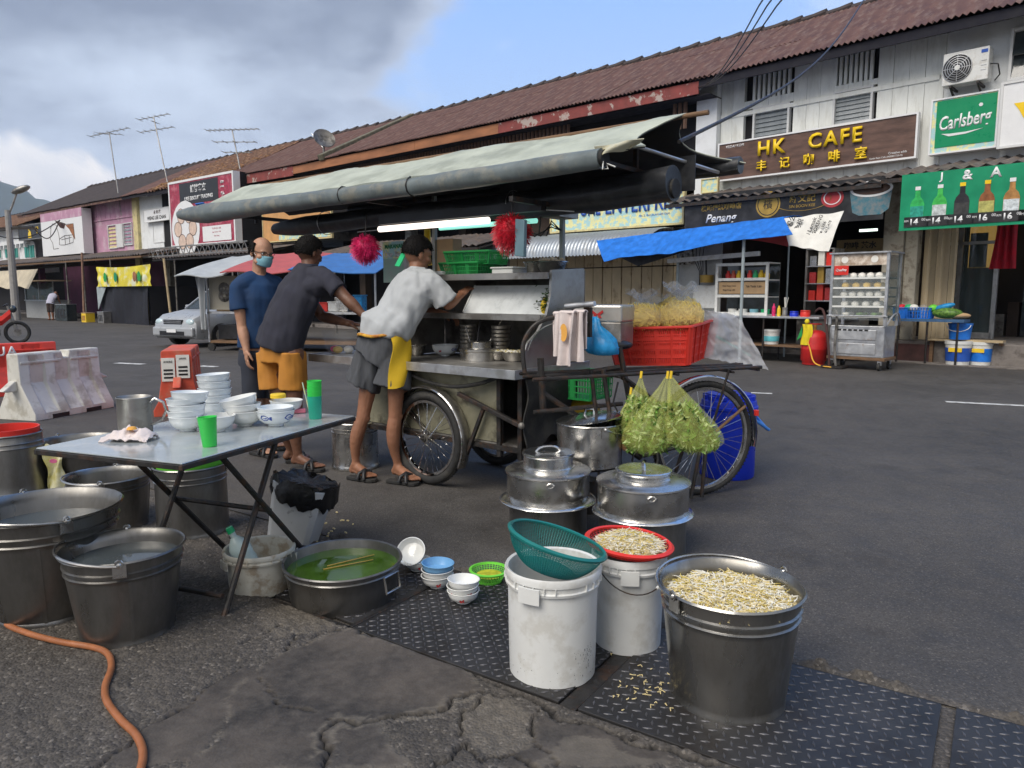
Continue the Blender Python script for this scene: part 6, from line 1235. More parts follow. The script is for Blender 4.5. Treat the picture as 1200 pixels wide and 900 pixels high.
for i in range(900):
    p = c0_+Vector((random.gauss(0, .055)-.02, random.gauss(0, .035), abs(random.gauss(0, .05))-.06)); p.z = max(p.z, 1.17); p.x = min(p.x, -.03); a = random.random()*6.28; L_ = random.uniform(.02, .05); d_ = Vector((math.cos(a), math.sin(a)*.6, random.uniform(-.5, .5)))*L_; n_ = Vector((-d_.y, d_.x, random.uniform(-.01, .02))).normalized()*.007
    q = [CF.w(*(v)) for v in ((p.x, p.y, p.z), tuple(p+d_*.5+n_), tuple(p+d_), tuple(p+d_*.5-n_))]; lf.add(q, [(0, 1, 2, 3)])
tag(lf.build('greens', mat('dark_greens', (.012,.05,.010), .5, var=.5, scale=20, col2=(.05,.12,.02)), smooth=0), 'bunch of dark green chives at the right end of the middle shelf', 'greens', kind='stuff')
ZC = .843
def con(px, py, d=None):
    p = onz(px, py, ZC); return p
q = con(635, 424);
def ct(name, label, cat, px, py, back=.0, group=None):
    p = onz(px, py, ZC); p = p+Vector((0, back, 0)); p.z = ZC; return thing(name, label, cat, p, CF.a, group)
t = ct('mixing_bowl', 'wide steel basin of diced fish cake on the cart counter corner', 'basin', 592, 424, .09);
for sx in (-.07, .08): MB().lathe([(.001, .002), (.06, .002), (.075, .02), (.088, .062), (.094, .065), (.086, .06), (.07, .02), (.001, .01)], 32, c=(sx, 0, 0)).build('body', M['steel'], t, smooth=50)
g_ = MB()
for i in range(330): a = random.random()*6.28; s_ = random.choice((-.07, .08)); rr_ = .078*math.sqrt(random.random()); g_.box((s_+rr_*math.cos(a), rr_*math.sin(a), .056+random.uniform(0, .018)), (.012, .010, .009), random.choice((0, 0, 1)), Matrix.Rotation(random.random()*3, 3, 'Z') @ Matrix.Rotation(random.random(), 3, 'X'))
tag(g_.build('diced_fish_cake', [M['sprout_w'], M['sprout_y']], smooth=0, loc=t.location, rot=(0, 0, CF.a)), 'diced pale fish cake filling the steel basin on the counter', 'food', kind='stuff')
p = onz(521, 418, ZC); bowl(Vector((p.x, p.y+.06, ZC)), 'white bowl with a blue leaf motif on the cart counter', .098, .085, 'porcelain_blue', deco=[(R(-40), 'fish'), (R(-110), 'r')])
p = onz(562, 421, ZC); bowl(Vector((p.x, p.y+.04, ZC)), 'small white bowl with red rooster motif on the cart counter', .047, .055, 'porcelain', deco=[(R(-80), 'r')])
t = ct('mixing_bowl', 'steel bowl of brown sauce on the counter nearest the yellow apron', 'bowl', 487, 417, .07); steelbowl(t, .075, .075); MB().lathe([(.001, .06), (.067, .06)], 20).build('sauce', mat('sauce', (.12,.045,.02), .3), t)
t = ct('stock_pot', 'wide low steel cooking pot sunk in the middle of the cart counter', 'stock pot', 561, 424, .15); MB().lathe([(.001, 0), (.135, 0), (.135, .06), (.142, .065), (.142, .08), (.13, .085), (.085, .088), (.085, .125), (.092, .13), (.085, .133), (.001, .127)], 44).build('body', M['steel'], t, smooth=50)
for i, (x, y) in enumerate(((-.02, .02), (.05, .03), (-.06, .05))):
    c = t.location+Vector((x, y, .09)); l_ = thing('ladle', ['black handled ladle standing in the cooking pot', 'flat steel ladle leaning right in the cooking pot', 'short steel ladle in the cooking pot'][i], 'ladle', c)
    e = [(.03, .02, .25), (.13, .06, .23), (-.04, .02, .14)][i]; MB().tube([(0, 0, 0), e], .007 if i == 0 else .005, 8).build('handle', M['black' if i == 0 else 'steel'], l_); MB().sph((0, 0, -.01), (.03, .03, .015), 10).build('scoop', M['steel'], l_)
for k, x in enumerate((-.55, -.85)):
    for i in range(7):
        w_ = CF.w(x, .55, ZC+.02+i*.028); bowl(w_, ['bottom', 'second', 'third', 'fourth', 'fifth', 'sixth', 'top'][i]+' grey bowl of the '+('right' if k == 0 else 'left')+' stack at the back of the counter', .07, .05, 'steel_dull', group='bowls stacked inside the cart')
t = ct('tin', 'small square steel seasoning tin by the cooking pot', 'tin', 549, 404, .12); MB().b2((-.02, -.02, 0), (.02, .02, .09)).build('tin', M['steel'], t, smooth=0, bevel=.003)
t = cart_thing('burner_plate', 'dark spare wok lying at the far right of the counter', 'wok', 640, 415, .5, ZC); MB().lathe([(.001, .0), (.08, .01), (.13, .05), (.125, .05), (.001, .01)], 28).build('wok', M['iron'], t)
t = cart_thing('plastic_bag', 'clear plastic bin bag of buns at the left end of the counter', 'bag', 402, 412, .22, ZC);
rg = [[((.13+.05*z/.15+.010*fbm(math.cos(a)*3, math.sin(a)*3, z*18))*math.cos(a), (.11+.03*z/.15+.010*fbm(math.cos(a)*4, math.sin(a)*4, z*20+3))*math.sin(a), z) for a in [2*math.pi*i/32 for i in range(32)]] for z in np.linspace(0, .17, 10)]
MB().loft(rg, cap=False).build('film', M['clear_bag'], t, smooth=70)
for i, (x, y, c_) in enumerate(((-.07, -.02, 'porcelain'), (.0, -.05, 'bun_y'), (.07, .0, 'bun'), (.02, .04, 'bun'))): tag(MB().sph((0, 0, .028), (.04, .035, .028), 12).build('bun', M[c_ if c_ != 'porcelain' else 'mop_pink'], loc=CF.w(cp(402, 412, .22).x+x, .22+y, ZC)), ['pink wrapped packet in the clear bag on the counter', 'yellowish bun at the front of the clear bag', 'pale bun at the right of the clear bag', 'pale bun at the back of the clear bag'][i], 'food')
t = cart_thing('rack', 'narrow green and black bottle rack at the counter left end', 'rack', 424, 408, .15, ZC)
for i in range(5): MB().b2((-.02, -.015, .004+i*.036), (.02, .015, .030+i*.036)).build('cell', M['green_basket' if i % 2 else 'sprout_w'], t, smooth=0)
MB().b2((-.025, -.02, 0), (-.021, .02, .19)).b2((.021, -.02, 0), (.025, .02, .19)).build('side', M['black'], t, smooth=0)
p = cp(667, 367, .18)
def towel(px0, px1, py0, py1, d, label, m='towel', stain=False, sd=0):
    a = cp(px0, py0, d); b = cp(px1, py1, d); w_ = b.x-a.x; c = Vector(((a.x+b.x)/2, d, a.z)); t = thing('towel', label, 'towel', CF.w(*c), CF.a, 'towels on the push rail'); hh = a.z-b.z
    MB().sheet(lambda u, v: ((u-.5)*w_*(1+.12*math.sin(v*4+sd)), -.022+.018*math.sin(u*8+sd+v)-.01*v, .012-hh*v), 20, 24, .008).build('cloth', M[m], t, smooth=70)
    MB().sheet(lambda u, v: ((u-.5)*w_*.96, .024+.012*math.sin(u*7+sd), .012-hh*.75*v), 12, 12, .006).sheet(lambda u, v: ((u-.5)*w_*.98, -.022+.046*v, .012+.012*math.sin(v*math.pi)), 12, 6, .006).build('back_fold', M[m], t, smooth=70)
    if stain: MB().lathe([(.001, -.0005), (.018, -.0005), (.026, .001)], 14, rot=Matrix.Rotation(R(90), 3, 'X'), sy=2.0, c=(.0, -.046, -.10)).build('stain', M['towel_spot'], t)
towel(650, 666, 370, 420, .12, 'pinkish towel hanging at the left on the push rail', sd=1); towel(657, 674, 369, 431, .09, 'white towel with an orange stain hanging over the push rail', stain=True, sd=2.2); towel(673, 686, 368, 426, .14, 'narrow pale towel folded at the right end of the push rail', sd=4)
t = cart_thing('tin_box', 'dented aluminium box with a red butterfly print behind the blue bag', 'box', 708, 405, .55, 1.0, R(12));
W_ = .30; MB().b2((-W_/2, -.13, -.02), (W_/2, .13, .13)).build('box', M['steel_dull'], t, smooth=0, bevel=.006); MB().b2((-W_/2-.006, -.136, .13), (W_/2+.006, .136, .235)).build('lid', mat('tin_lid', (.52,.50,.46), .35, .6, var=.15, stain=(.3,.25,.2), samt=.5), t, smooth=0, bevel=.012)
for sg in (-1, 1): fp(t, 'butterfly_print', [(.0, .18), (sg*.035, .205), (sg*.04, .19), (sg*.018, .175), (sg*.03, .155), (sg*.012, .158)], M['ink_red'], -.138)
t = cart_thing('plastic_bag', 'bright blue plastic bag wedged between the tin box and red basket', 'bag', 706, 420, .40, .93)
rg = []
for k, (z, w_) in enumerate(((0, .05), (.01, .10), (.05, .125), (.10, .11), (.14, .07), (.18, .03), (.22, .025), (.235, .01))): rg.append([((w_+.02*fbm(math.cos(a)*2.5, math.sin(a)*2.5, z*20))*math.cos(a)-(.05*(z/.2)), (w_*.7+.014*fbm(math.cos(a)*3, math.sin(a)*3, z*20+8))*math.sin(a), z) for a in [2*math.pi*i/36 for i in range(36)]])
MB().loft(rg).build('film', M['blue_bag'], t, smooth=70)
t = cart_thing('crate', 'dark green slatted crate under the towels, seen through the frame', 'crate', 680, 455, .65, .62); crate_basket(t, .34, .28, .17, 'green_basket', .95, 4, 14)
t = cart_thing('sack', 'yellow plastic sack sagging behind the pot with the lid ajar', 'sack', 678, 480, .72, .46); rg = [[((w_+.02*fbm(math.cos(a)*2.5, math.sin(a)*2.5, z*12))*math.cos(a), (w_*.7)*math.sin(a), z) for a in [2*math.pi*i/32 for i in range(32)]] for z, w_ in ((0, .10), (.03, .15), (.09, .16), (.13, .12), (.16, .08))]; MB().loft(rg).build('film', mat('sack_yellow', (.42,.27,.02), .4, var=.3, scale=9, bump=.5, bscale=16), t, smooth=70)
s_ = cart_thing('shelf_rack', 'rusty wire rack carrying the sack behind the bicycle frame', 'rack', 680, 500, .72, .455); MB().b2((-.25, -.15, -.01), (.25, .15, 0)).build('rack', M['iron'], s_, smooth=0)
for x in (-.24, .24):
    for y in (-.14, .14): MB().cyl((x, y, -.455), (x, y, -.01), .009, 8).build('leg', M['iron'], s_)
# ================================================================ REAR BICYCLE
RW = onz(822, 580, 0); RWc = Vector((RW.x-.0, RW.y+.01, 0)); BA = R(20)
bike = thing('bicycle_frame', 'rear half of the tricycle with chrome mudguard, black frame and carrier', 'bicycle', RWc, BA)
r_w = .375
put_wheel(bike, (0, 0, r_w), r=r_w, mr_=0, n=36, tw=.022, rimm='steel')
mudguard(0, 0, r_w, r_w+.03, -12, 120, None, .06, .010).build('mudguard', M['chrome'], bike, smooth=50)
def bt(p, q, r, nm='tube', m='iron'): MB().tube([p, q], r, 10).build(nm, M[m], bike)
bt((0, -.05, r_w), (-.46, -.04, .30), .011, 'chain_stay'); bt((0, .05, r_w), (-.46, .04, .30), .011, 'chain_stay'); bt((0, -.055, r_w), (-.60, -.03, .80), .010, 'seat_stay'); bt((0, .055, r_w), (-.60, .03, .80), .010, 'seat_stay')
bt((-.46, 0, .28), (-.62, 0, .98), .017, 'seat_tube'); bt((-.46, 0, .28), (-1.12, 0, .72), .017, 'down_tube'); bt((-.62, 0, .86), (-1.12, 0, .80), .015, 'top_tube'); bt((-1.12, 0, .62), (-1.14, 0, .93), .02, 'head_tube')
bt((-.70, -.10, .42), (-.78, -.10, .86), .014, 'frame_strut'); bt((-.78, -.06, .42), (-.84, -.06, .86), .012, 'frame_strut'); bt((-1.2, -.05, .62), (-.62, -.05, .64), .013, 'frame_rail')
MB().tube([(-.46+.09*math.cos(a), -.06, .28+.09*math.sin(a)) for a in [i*.3 for i in range(21)]], .006, 6, loop=True).build('chain_ring', M['steel_grime'], bike)
bt((-.46, -.06, .28), (-.54, -.09, .13), .010, 'crank'); MB().box((-.55, -.13, .13), (.09, .07, .02)).build('pedal', M['rubber'], bike, smooth=0)
bt((-.06, -.08, r_w+.02), (-.16, -.12, .02), .012, 'stand_leg'); bt((-.02, -.07, r_w), (-.08, -.12, .02), .012, 'stand_leg'); bt((-.06, .08, r_w+.02), (-.16, .12, .02), .012, 'stand_leg')
bt((.02, -.05, r_w+.02), (.30, -.03, r_w+.20), .010, 'guard_stay', 'wood'); MB().tube([(-.68, -.1, .78), (-.72, -.12, .66), (-.66, -.12, .55), (-.5, -.1, .5)], .006, 6).build('cable', M['black'], bike)
ZR = .835
for y in (-.16, .0, .16): bt((-1.25, y, ZR-.01), (.36, y*.6, ZR), .011, 'carrier_rail')
for x in (-1.1, -.7, -.3, .1, .34): bt((x, -.16 if x < .2 else -.10, ZR-.018), (x, .16 if x < .2 else .10, ZR-.018), .008, 'carrier_bar')
bt((.08, -.14, ZR), (0, -.06, r_w), .008, 'carrier_stay'); MB().sph((-.60, .06, .99), (.10, .07, .03), 16).build('saddle', M['black'], bike)
MB().box((.385, -.035, r_w+.15), (.02, .03, .04)).build('reflector', M['red_plastic'], bike, smooth=0, bevel=.004)
p = onz(812, 386, 1.08); a_ = R(-31); Lb, Db = .57, .58
t = thing('basket', 'big red slatted basket of bagged yellow noodles on the rear carrier', 'basket', (0, 0, 0), a_)
crate_basket(t, Lb, Db, .245, 'red_basket', .86, 5, 40, th=.005, rim=.018, thick=.0095)
mb = MB();
for sx in (-1, 1):
    for sy in (-1, 1):
        b0_, b1_ = (sx*Lb/2*.86, sy*Db/2*.86, 0), (sx*Lb/2, sy*Db/2, .245); mb.bar(b0_, b1_, .03, .03)
for z in (.055, .115, .172):
    s_ = .86+.14*z/.245
    for sy in (-1, 1): mb.box((0, sy*(Db/2*s_), z), (Lb*s_, .006, .026))
    for sx in (-1, 1): mb.box((sx*(Lb/2*s_), 0, z), (.006, Db*s_, .026))
mb.build('corner_bands', M['red_basket'], t, smooth=0)
off = Matrix.Rotation(a_, 3, 'Z') @ Vector((-Lb/2, Db/2, 0)); c = Vector((p.x, p.y, 0))+off; t.location = (c.x, c.y, ZR+.018); t.rotation_euler = (R(3), R(-3), a_)
BC = Vector((c.x, c.y, ZR+.245)); Rm = Matrix.Rotation(a_, 3, 'Z')
def noodle_bag(off, s, label, sd):
    t = thing('noodle_bag', label, 'bag', BC+Rm @ Vector(off), a_, 'clear bags of yellow noodles'); rnd = random.Random(sd); mb = MB()
    for i in range(700):
        v = Vector((rnd.gauss(0, 1), rnd.gauss(0, 1), rnd.gauss(0, .8))); v.normalize(); v = Vector((v.x*s[0], v.y*s[1], v.z*s[2]))*rnd.uniform(.84, .95); d_ = v.cross(Vector((rnd.gauss(0, 1), rnd.gauss(0, 1), rnd.gauss(0, 1)))).normalized()*.05
        mb.tube([v-d_, v*1.03, v+d_], .0028, 4, cap=False)
    mb.sph((0, 0, 0), [q*.93 for q in s], 18); mb.build('noodles', M['noodle'], t, smooth=60, kind='stuff')
    def fn(u, v):
        a = 2*math.pi*u; b = math.pi*(v-.5); k = 1+.07*noise.noise(Vector((math.cos(a)*3+sd, math.sin(a)*3, v*6))); z = math.sin(b)*s[2]*1.08
        if v > .8: z += (v-.8)*s[2]*2.2
        return (math.cos(a)*math.cos(b)*s[0]*1.08*k, math.sin(a)*math.cos(b)*s[1]*1.08*k, z)
    MB().grid(fn, 40, 24).build('film', M['clear_bag'], t, smooth=80)
    MB().sheet(lambda u, v: (.10*(v+.15)*math.cos(6.283*u+sd)*(1+.3*noise.noise(Vector((u*9, v*4, sd)))), .09*(v+.15)*math.sin(6.283*u+sd)*(1+.3*noise.noise(Vector((u*9, v*4, sd+5)))), s[2]*1.05+.09*v**.7+.02*math.sin(u*31)*v), 30, 6, .001).build('gathered_top', M['clear_bag'], t, smooth=80)
noodle_bag((-.12, -.12, .06), (.165, .14, .09), 'clear bag of noodles at the front left of the red basket', 1); noodle_bag((.13, -.06, .075), (.155, .16, .095), 'clear bag of noodles at the front right of the red basket', 2); noodle_bag((.04, .15, .09), (.17, .13, .11), 'clear bag of noodles at the back of the red basket', 3); noodle_bag((-.12, .06, .035), (.11, .11, .08), 'flat clear bag of noodles at the back left of the red basket', 4)
t = thing('steel_plate', 'round steel lid standing upright among the noodle bags', 'lid', BC+Rm @ Vector((-.23, .08, .06)), a_); MB().lathe([(.001, 0), (.10, .0), (.108, .006), (.001, .008)], 36, rot=Matrix.Rotation(R(78), 3, 'Y')).build('plate', M['steel_bright'], t, smooth=50)
t = thing('plastic_bag', 'empty crumpled clear bag draped over the right corner of the basket', 'bag', BC+Rm @ Vector((.26, .20, .03)), R(-5))
def drape(u, v):
    x = -.17+.30*u+.16*v*(u+.1)+.07*v; z = .12*math.sin(min(1, v*3)*math.pi/2)*(1-.5*u)-.44*max(0, v-.2)-.03*u*v; y = -.02-.05*v+.03*math.sin(u*8+v*3)+.02*fbm(u*6, v*6, 4)
    return (x+.012*fbm(v*9, u*7, 2), y, z+.012*fbm(u*8, v*8, 8))
MB().sheet(drape, 40, 30, .0015).build('film', mat('crumpled_film', (.78,.80,.84), .3, var=.06, alpha=.34, bump=.5, bscale=16), t, smooth=80)
def veg_bag(px, py0, py1, wpx, y, label, sd, fill='veg', fl=1.0, kx=None):
    top = aty(kx or px, py0, y); bot = aty(px+(4 if sd == 2 else 0), py1, y); hh = top.z-bot.z; w_ = wpx/2/FPX*dcam(bot)
    t = thing('plastic_bag', label, 'bag', (bot.x, y, bot.z), 0, 'bags hanging under the carrier'); rnd = random.Random(sd)
    prof = [(0, .42), (.04, .78), (.12, .97), (.22, 1.0), (.36, .90), (.52, .66), (.70, .40), (.86, .18), (1.0, .05)]
    cxo = (top.x-bot.x)
    def rad(v):
        for (a, ra), (b, rb) in zip(prof[:-1], prof[1:]):
            if v <= b: return ra+(rb-ra)*(v-a)/(b-a)
        return prof[-1][1]
    def fn(u, v):
        a = 2*math.pi*u; r_ = rad(v)*w_; pl = 1+(.16*v+.02)*math.sin(a*9+sd)+.05*math.sin(a*17+sd*2)*v+.06*noise.noise(Vector((math.cos(a)*2, math.sin(a)*2, v*5+sd)))
        return (r_*math.cos(a)*pl+cxo*v**1.1, r_*.62*math.sin(a)*pl, hh*v+(.012*math.cos(a*2)*(1-v)))
    MB().grid(fn, 72, 30).build('film', M['yellow_bag'], t, smooth=80)
    MB().tube([(cxo, 0, hh*.97), (cxo+.004, 0, hh+.03)], .008, 6).build('knot', M['yellow'], t)
    mb = MB()
    if fill == 'veg':
        for i in range(1300):
            v = rnd.random()**1.1*.60+.04; a = rnd.random()*6.283; rr_ = rad(v)*w_*.84*(1-.35*rnd.random()**2); p = Vector((rr_*math.cos(a)+cxo*v**1.1, rr_*.62*math.sin(a), hh*v)); L_ = rnd.uniform(.03, .08); d_ = Vector((rnd.gauss(0, 1), rnd.gauss(0, .5), rnd.gauss(0, 1))).normalized()*L_; n_ = d_.cross(Vector((rnd.gauss(0, 1), rnd.gauss(0, 1), rnd.gauss(0, 1)))).normalized()*L_*.15
            mb.add([p-d_*.5, p+n_, p+d_*.5, p-n_], [(0, 1, 2, 3)], rnd.choice((0, 0, 0, 1)))
        mb.loft([[(rad(v)*w_*.74*math.cos(a)+cxo*v**1.1, rad(v)*w_*.74*.6*math.sin(a), hh*v) for a in [2*math.pi*i/20 for i in range(20)]] for v in np.linspace(.05, .56, 7)])
    else:
        for i in range(14): a = rnd.random()*6.28; q = w_*.62*math.sqrt(rnd.random()); mb.sph((q*math.cos(a), q*.6*math.sin(a), hh*rnd.uniform(.07, .2)), (.026, .026, .030), 10, 0)
    mb.build('contents', [M['leaf'] if fill == 'veg' else M['egg'], M['stemg']], t, smooth=30 if fill != 'veg' else 0, kind='stuff')
veg_bag(757, 441, 531, 62, 4.10, 'left yellow tinted bag of leafy greens hanging under the red basket', 1, kx=782); veg_bag(814, 441, 530, 66, 4.06, 'right yellow tinted bag of leafy greens hanging under the red basket', 2, kx=786)
veg_bag(746, 441, 512, 44, 4.20, 'slim yellow tinted bag of greens hung behind the left one', 7, kx=751); veg_bag(739, 460, 527, 44, 4.26, 'bag of brown eggs hanging behind the bags of greens', 5, 'egg')
a = CF.w(.80, .5, 2.16); b_ = FA.w(*[FA.px(1012, 0, -1.5)[0]], -1.5, FA.px(1012, 0, -1.5)[1])
tag(MB().tube([a.lerp(b_, u)-Vector((0, 0, .30*max(0, math.sin(min(u, 1)*math.pi)))) for u in np.linspace(0, 1.1, 40)], .012, 6).build('cable', M['iron']), 'thick black cable sagging from above the cafe roof to the cart canopy', 'cable')
# ================================================================ PEOPLE
def remesh(mb, vox, sm=3, disp=0.0, dfreq=12, dstretch=(1, 1, 1), seed=0, folds=None):
    me = bpy.data.meshes.new('tmp'); me.from_pydata(mb.v, [], mb.f); o = bpy.data.objects.new('tmp', me); COL.objects.link(o)
    r = o.modifiers.new('r', 'REMESH'); r.mode = 'VOXEL'; r.voxel_size = vox
    s_ = o.modifiers.new('s', 'SMOOTH'); s_.factor = .5; s_.iterations = sm
    dg = bpy.context.evaluated_depsgraph_get(); m2 = bpy.data.meshes.new_from_object(o.evaluated_get(dg)); bpy.data.objects.remove(o); bpy.data.meshes.remove(me)
    if disp:
        n_ = len(m2.vertices); co = np.empty(n_*3); m2.vertices.foreach_get('co', co); no = np.empty(n_*3); m2.vertex_normals.foreach_get('vector', no); co = co.reshape(-1, 3); no = no.reshape(-1, 3)
        ds = np.array([noise.noise(Vector((c[0]*dfreq*dstretch[0]+seed, c[1]*dfreq*dstretch[1], c[2]*dfreq*dstretch[2])))+.5*noise.noise(Vector((c[0]*2.3*dfreq+seed, c[1]*2.3*dfreq, c[2]*2.3*dfreq*dstretch[2]))) for c in co])
        co += no*(disp*ds)[:, None]; m2.vertices.foreach_set('co', co.ravel()); m2.update()
    m2.shade_smooth(); return m2
def eloft(mb, P, W_, D_, side, n=20):
    """elliptical tube; side = width axis"""
    P = [Vector(p) for p in P]; rings = []
    for i, p in enumerate(P):
        t_ = (P[min(i+1, len(P)-1)]-P[max(i-1, 0)]).normalized(); s_ = Vector(side); s_ = (s_-t_*s_.dot(t_)).normalized(); b = t_.cross(s_)
        rings.append([p+s_*W_[i]*math.cos(a)+b*D_[i]*math.sin(a) for a in [2*math.pi*j/n for j in range(n)]])
    mb.loft(rings); return mb
def caps(mb, P, Rr, n=14):
    for i in range(len(P)-1): mb.tube([P[i], P[i+1]], [Rr[i], Rr[i+1]], n)
    for p, r in zip(P, Rr): mb.sph(p, r, 12)
    return mb
def limb(mb, a, b, r0, rm, r1, bulge=(0, 0, 0), k=.35):
    """tapered limb with a belly at fraction k"""
    a, b = Vector(a), Vector(b); bl = Vector(bulge); pts = []; rs = []
    for i in range(9):
        u = i/8; r = (r0+(rm-r0)*math.sin(min(1, u/k)*math.pi/2)) if u < k else (r1+(rm-r1)*(math.cos((u-k)/(1-k)*math.pi)*.5+.5)); pts.append(a.lerp(b, u)+bl*math.sin(u*math.pi)); rs.append(r)
    mb.tube(pts, rs, 14); mb.sph(a, r0, 12); mb.sph(b, r1, 12)
def hand(mb, wrist, d, palm_n, side_thumb, curl=.5, s=1.0):
    """palm, five separate bent fingers; d = pointing direction, palm_n = out of the palm, side_thumb = towards the thumb"""
    d = Vector(d).normalized(); pn = Vector(palm_n); pn = (pn-d*pn.dot(d)).normalized(); st = Vector(side_thumb); st = (st-d*st.dot(d)-pn*st.dot(pn)).normalized(); w_ = Vector(wrist)
    q = w_+d*.045*s; rot = Matrix((st, d, pn)).transposed(); mb.sph(q, (.038*s, .052*s, .017*s), 14, 0, rot); mb.tube([w_-d*.02, w_+d*.03], [.024*s, .026*s], 12)
    for i, (o_, L_) in enumerate(((.027, .072), (.009, .080), (-.010, .074), (-.028, .058))):
        b_ = q+st*o_*s+d*.040*s; c = b_; dd = d; L3 = [L_*.45*s, L_*.32*s, L_*.25*s]; P_ = [c]
        for L_i, k in zip(L3, (.6, 1.1, .9)):
            a = curl*k; dd = (dd*math.cos(a)+pn*math.sin(a)).normalized(); c = c+dd*L_i; P_.append(c)
        caps(mb, P_, [.0092*s, .0085*s, .0078*s, .0065*s], 8)
    b_ = w_+d*.018*s+st*.028*s; d1 = (d*.6+st*.75+pn*.25).normalized(); p1 = b_+d1*.034*s; d2 = (d*.9+st*.15+pn*.4).normalized(); p2 = p1+d2*.028*s; p3 = p2+d2*.022*s; caps(mb, [b_, p1, p2, p3], [.013*s, .0115*s, .010*s, .008*s], 8)
def head(mb, c, f, up=(0, 0, 1), s=1.0):
    f = Vector(f).normalized(); up = Vector(up); u = (up-f*up.dot(f)).normalized(); sd_ = f.cross(u).normalized(); rot = Matrix((sd_, f, u)).transposed(); c = Vector(c)
    P = lambda x, y, z: c+(sd_*x+f*y+u*z)*s
    mb.sph(P(0, -.01, .018), (.076*s, .094*s, .096*s), 22, 0, rot); mb.sph(P(0, .03, -.035), (.062*s, .060*s, .075*s), 18, 0, rot); mb.sph(P(0, .045, -.088), (.034*s, .036*s, .026*s), 12, 0, rot)
    mb.sph(P(.0, .066, .022), (.055*s, .022*s, .018*s), 12, 0, rot)
    for q in (-1, 1):
        mb.sph(P(q*.042, .055, -.022), (.026*s, .028*s, .022*s), 12, 0, rot); mb.sph(P(q*.079, -.008, -.012), (.010*s, .019*s, .031*s), 12, 0, rot); mb.sph(P(q*.050, .02, -.065), (.018*s, .04*s, .022*s), 10, 0, rot)
    caps(mb, [P(0, .082, .01), P(0, .098, -.020), P(0, .100, -.030)], [.010*s, .0125*s, .014*s], 10); mb.sph(P(.012, .088, -.033), .009*s, 8); mb.sph(P(-.012, .088, -.033), .009*s, 8)
    mb.sph(P(0, .080, -.058), (.024*s, .012*s, .006*s), 12, 0, rot); mb.sph(P(0, .078, -.068), (.021*s, .012*s, .007*s), 12, 0, rot)
    return P, rot, sd_, f, u
def hair_cap(P, s, line, parent, bald=None, m='hair', th=.006):
    mb = MB(); nu, nv = 56, 30; vs = [];
    for j in range(nv+1):
        th_ = math.pi*j/nv
        for i in range(nu):
            a = 2*math.pi*i/nu; x, y, z = math.sin(th_)*math.cos(a), math.sin(th_)*math.sin(a), math.cos(th_); k = 1+.02*noise.noise(Vector((x*9, y*9, z*9)))
            vs.append((P(x*.080*k, -.012+y*.099*k, .020+z*.101*k), (x, y, z)))
    fs = []
    for j in range(nv):
        for i in range(nu):
            q = (j*nu+i, j*nu+(i+1) % nu, (j+1)*nu+(i+1) % nu, (j+1)*nu+i); x, y, z = [sum(vs[k][1][d] for k in q)/4 for d in range(3)]
            if line(x, y, z)+.05*noise.noise(Vector((x*7, y*7, z*7))) > 0: fs.append(q)
    mb.add([v[0] for v in vs], fs); rn = random.Random(3); c0 = P(0, -.012, .02)
    for f_ in fs:
        for _ in range(4):
            w3 = [rn.random() for _ in range(3)]; sw = sum(w3); p = sum((vs[f_[k]][0]*w3[k]/sw for k in range(3)), Vector((0, 0, 0))); n_ = (p-c0).normalized(); q = (p+n_*.009+Vector((rn.gauss(0, .004), rn.gauss(0, .004), rn.gauss(0, .003)-.003))); b_ = n_.orthogonal().normalized()*.0016
            mb.add([p-b_, p+b_, q], [(0, 1, 2)])
    o = mb.build('hair', M[m], parent, smooth=80); sm_ = o.modifiers.new('s', 'SOLIDIFY'); sm_.thickness = th; sm_.offset = -.3; return o
def sleeve(sh, a, b, ch, nk, k, r0, r1):
    a, b = Vector(a), Vector(b); e = a.lerp(b, k); m_ = a.lerp(b, k*.45)
    caps(sh, [nk.lerp(a, .25)-Vector((0, 0, .03)), nk.lerp(a, .7)-Vector((0, 0, .01)), a], [.075, .075, r0]); caps(sh, [ch.lerp(a, .5), a.lerp(ch, .15)-Vector((0, 0, .02))], [.085, .068])
    sh.tube([a, m_, e], [r0, (r0+r1)/2, r1], 20)
def person(label, base, group='men at the hawker cart'):
    return thing('person', label, 'person', base, 0)
def attach(o, t):
    o.parent = t; o.matrix_parent_inverse = Matrix.Translation(t.location).inverted(); return o
def mesh_obj(name, me, m, t, kind=None):
    me.materials.clear()
    for x in (m if isinstance(m, list) else [m]): me.materials.append(x)
    o = bpy.data.objects.new(name, me); COL.objects.link(o); attach(o, t); return o
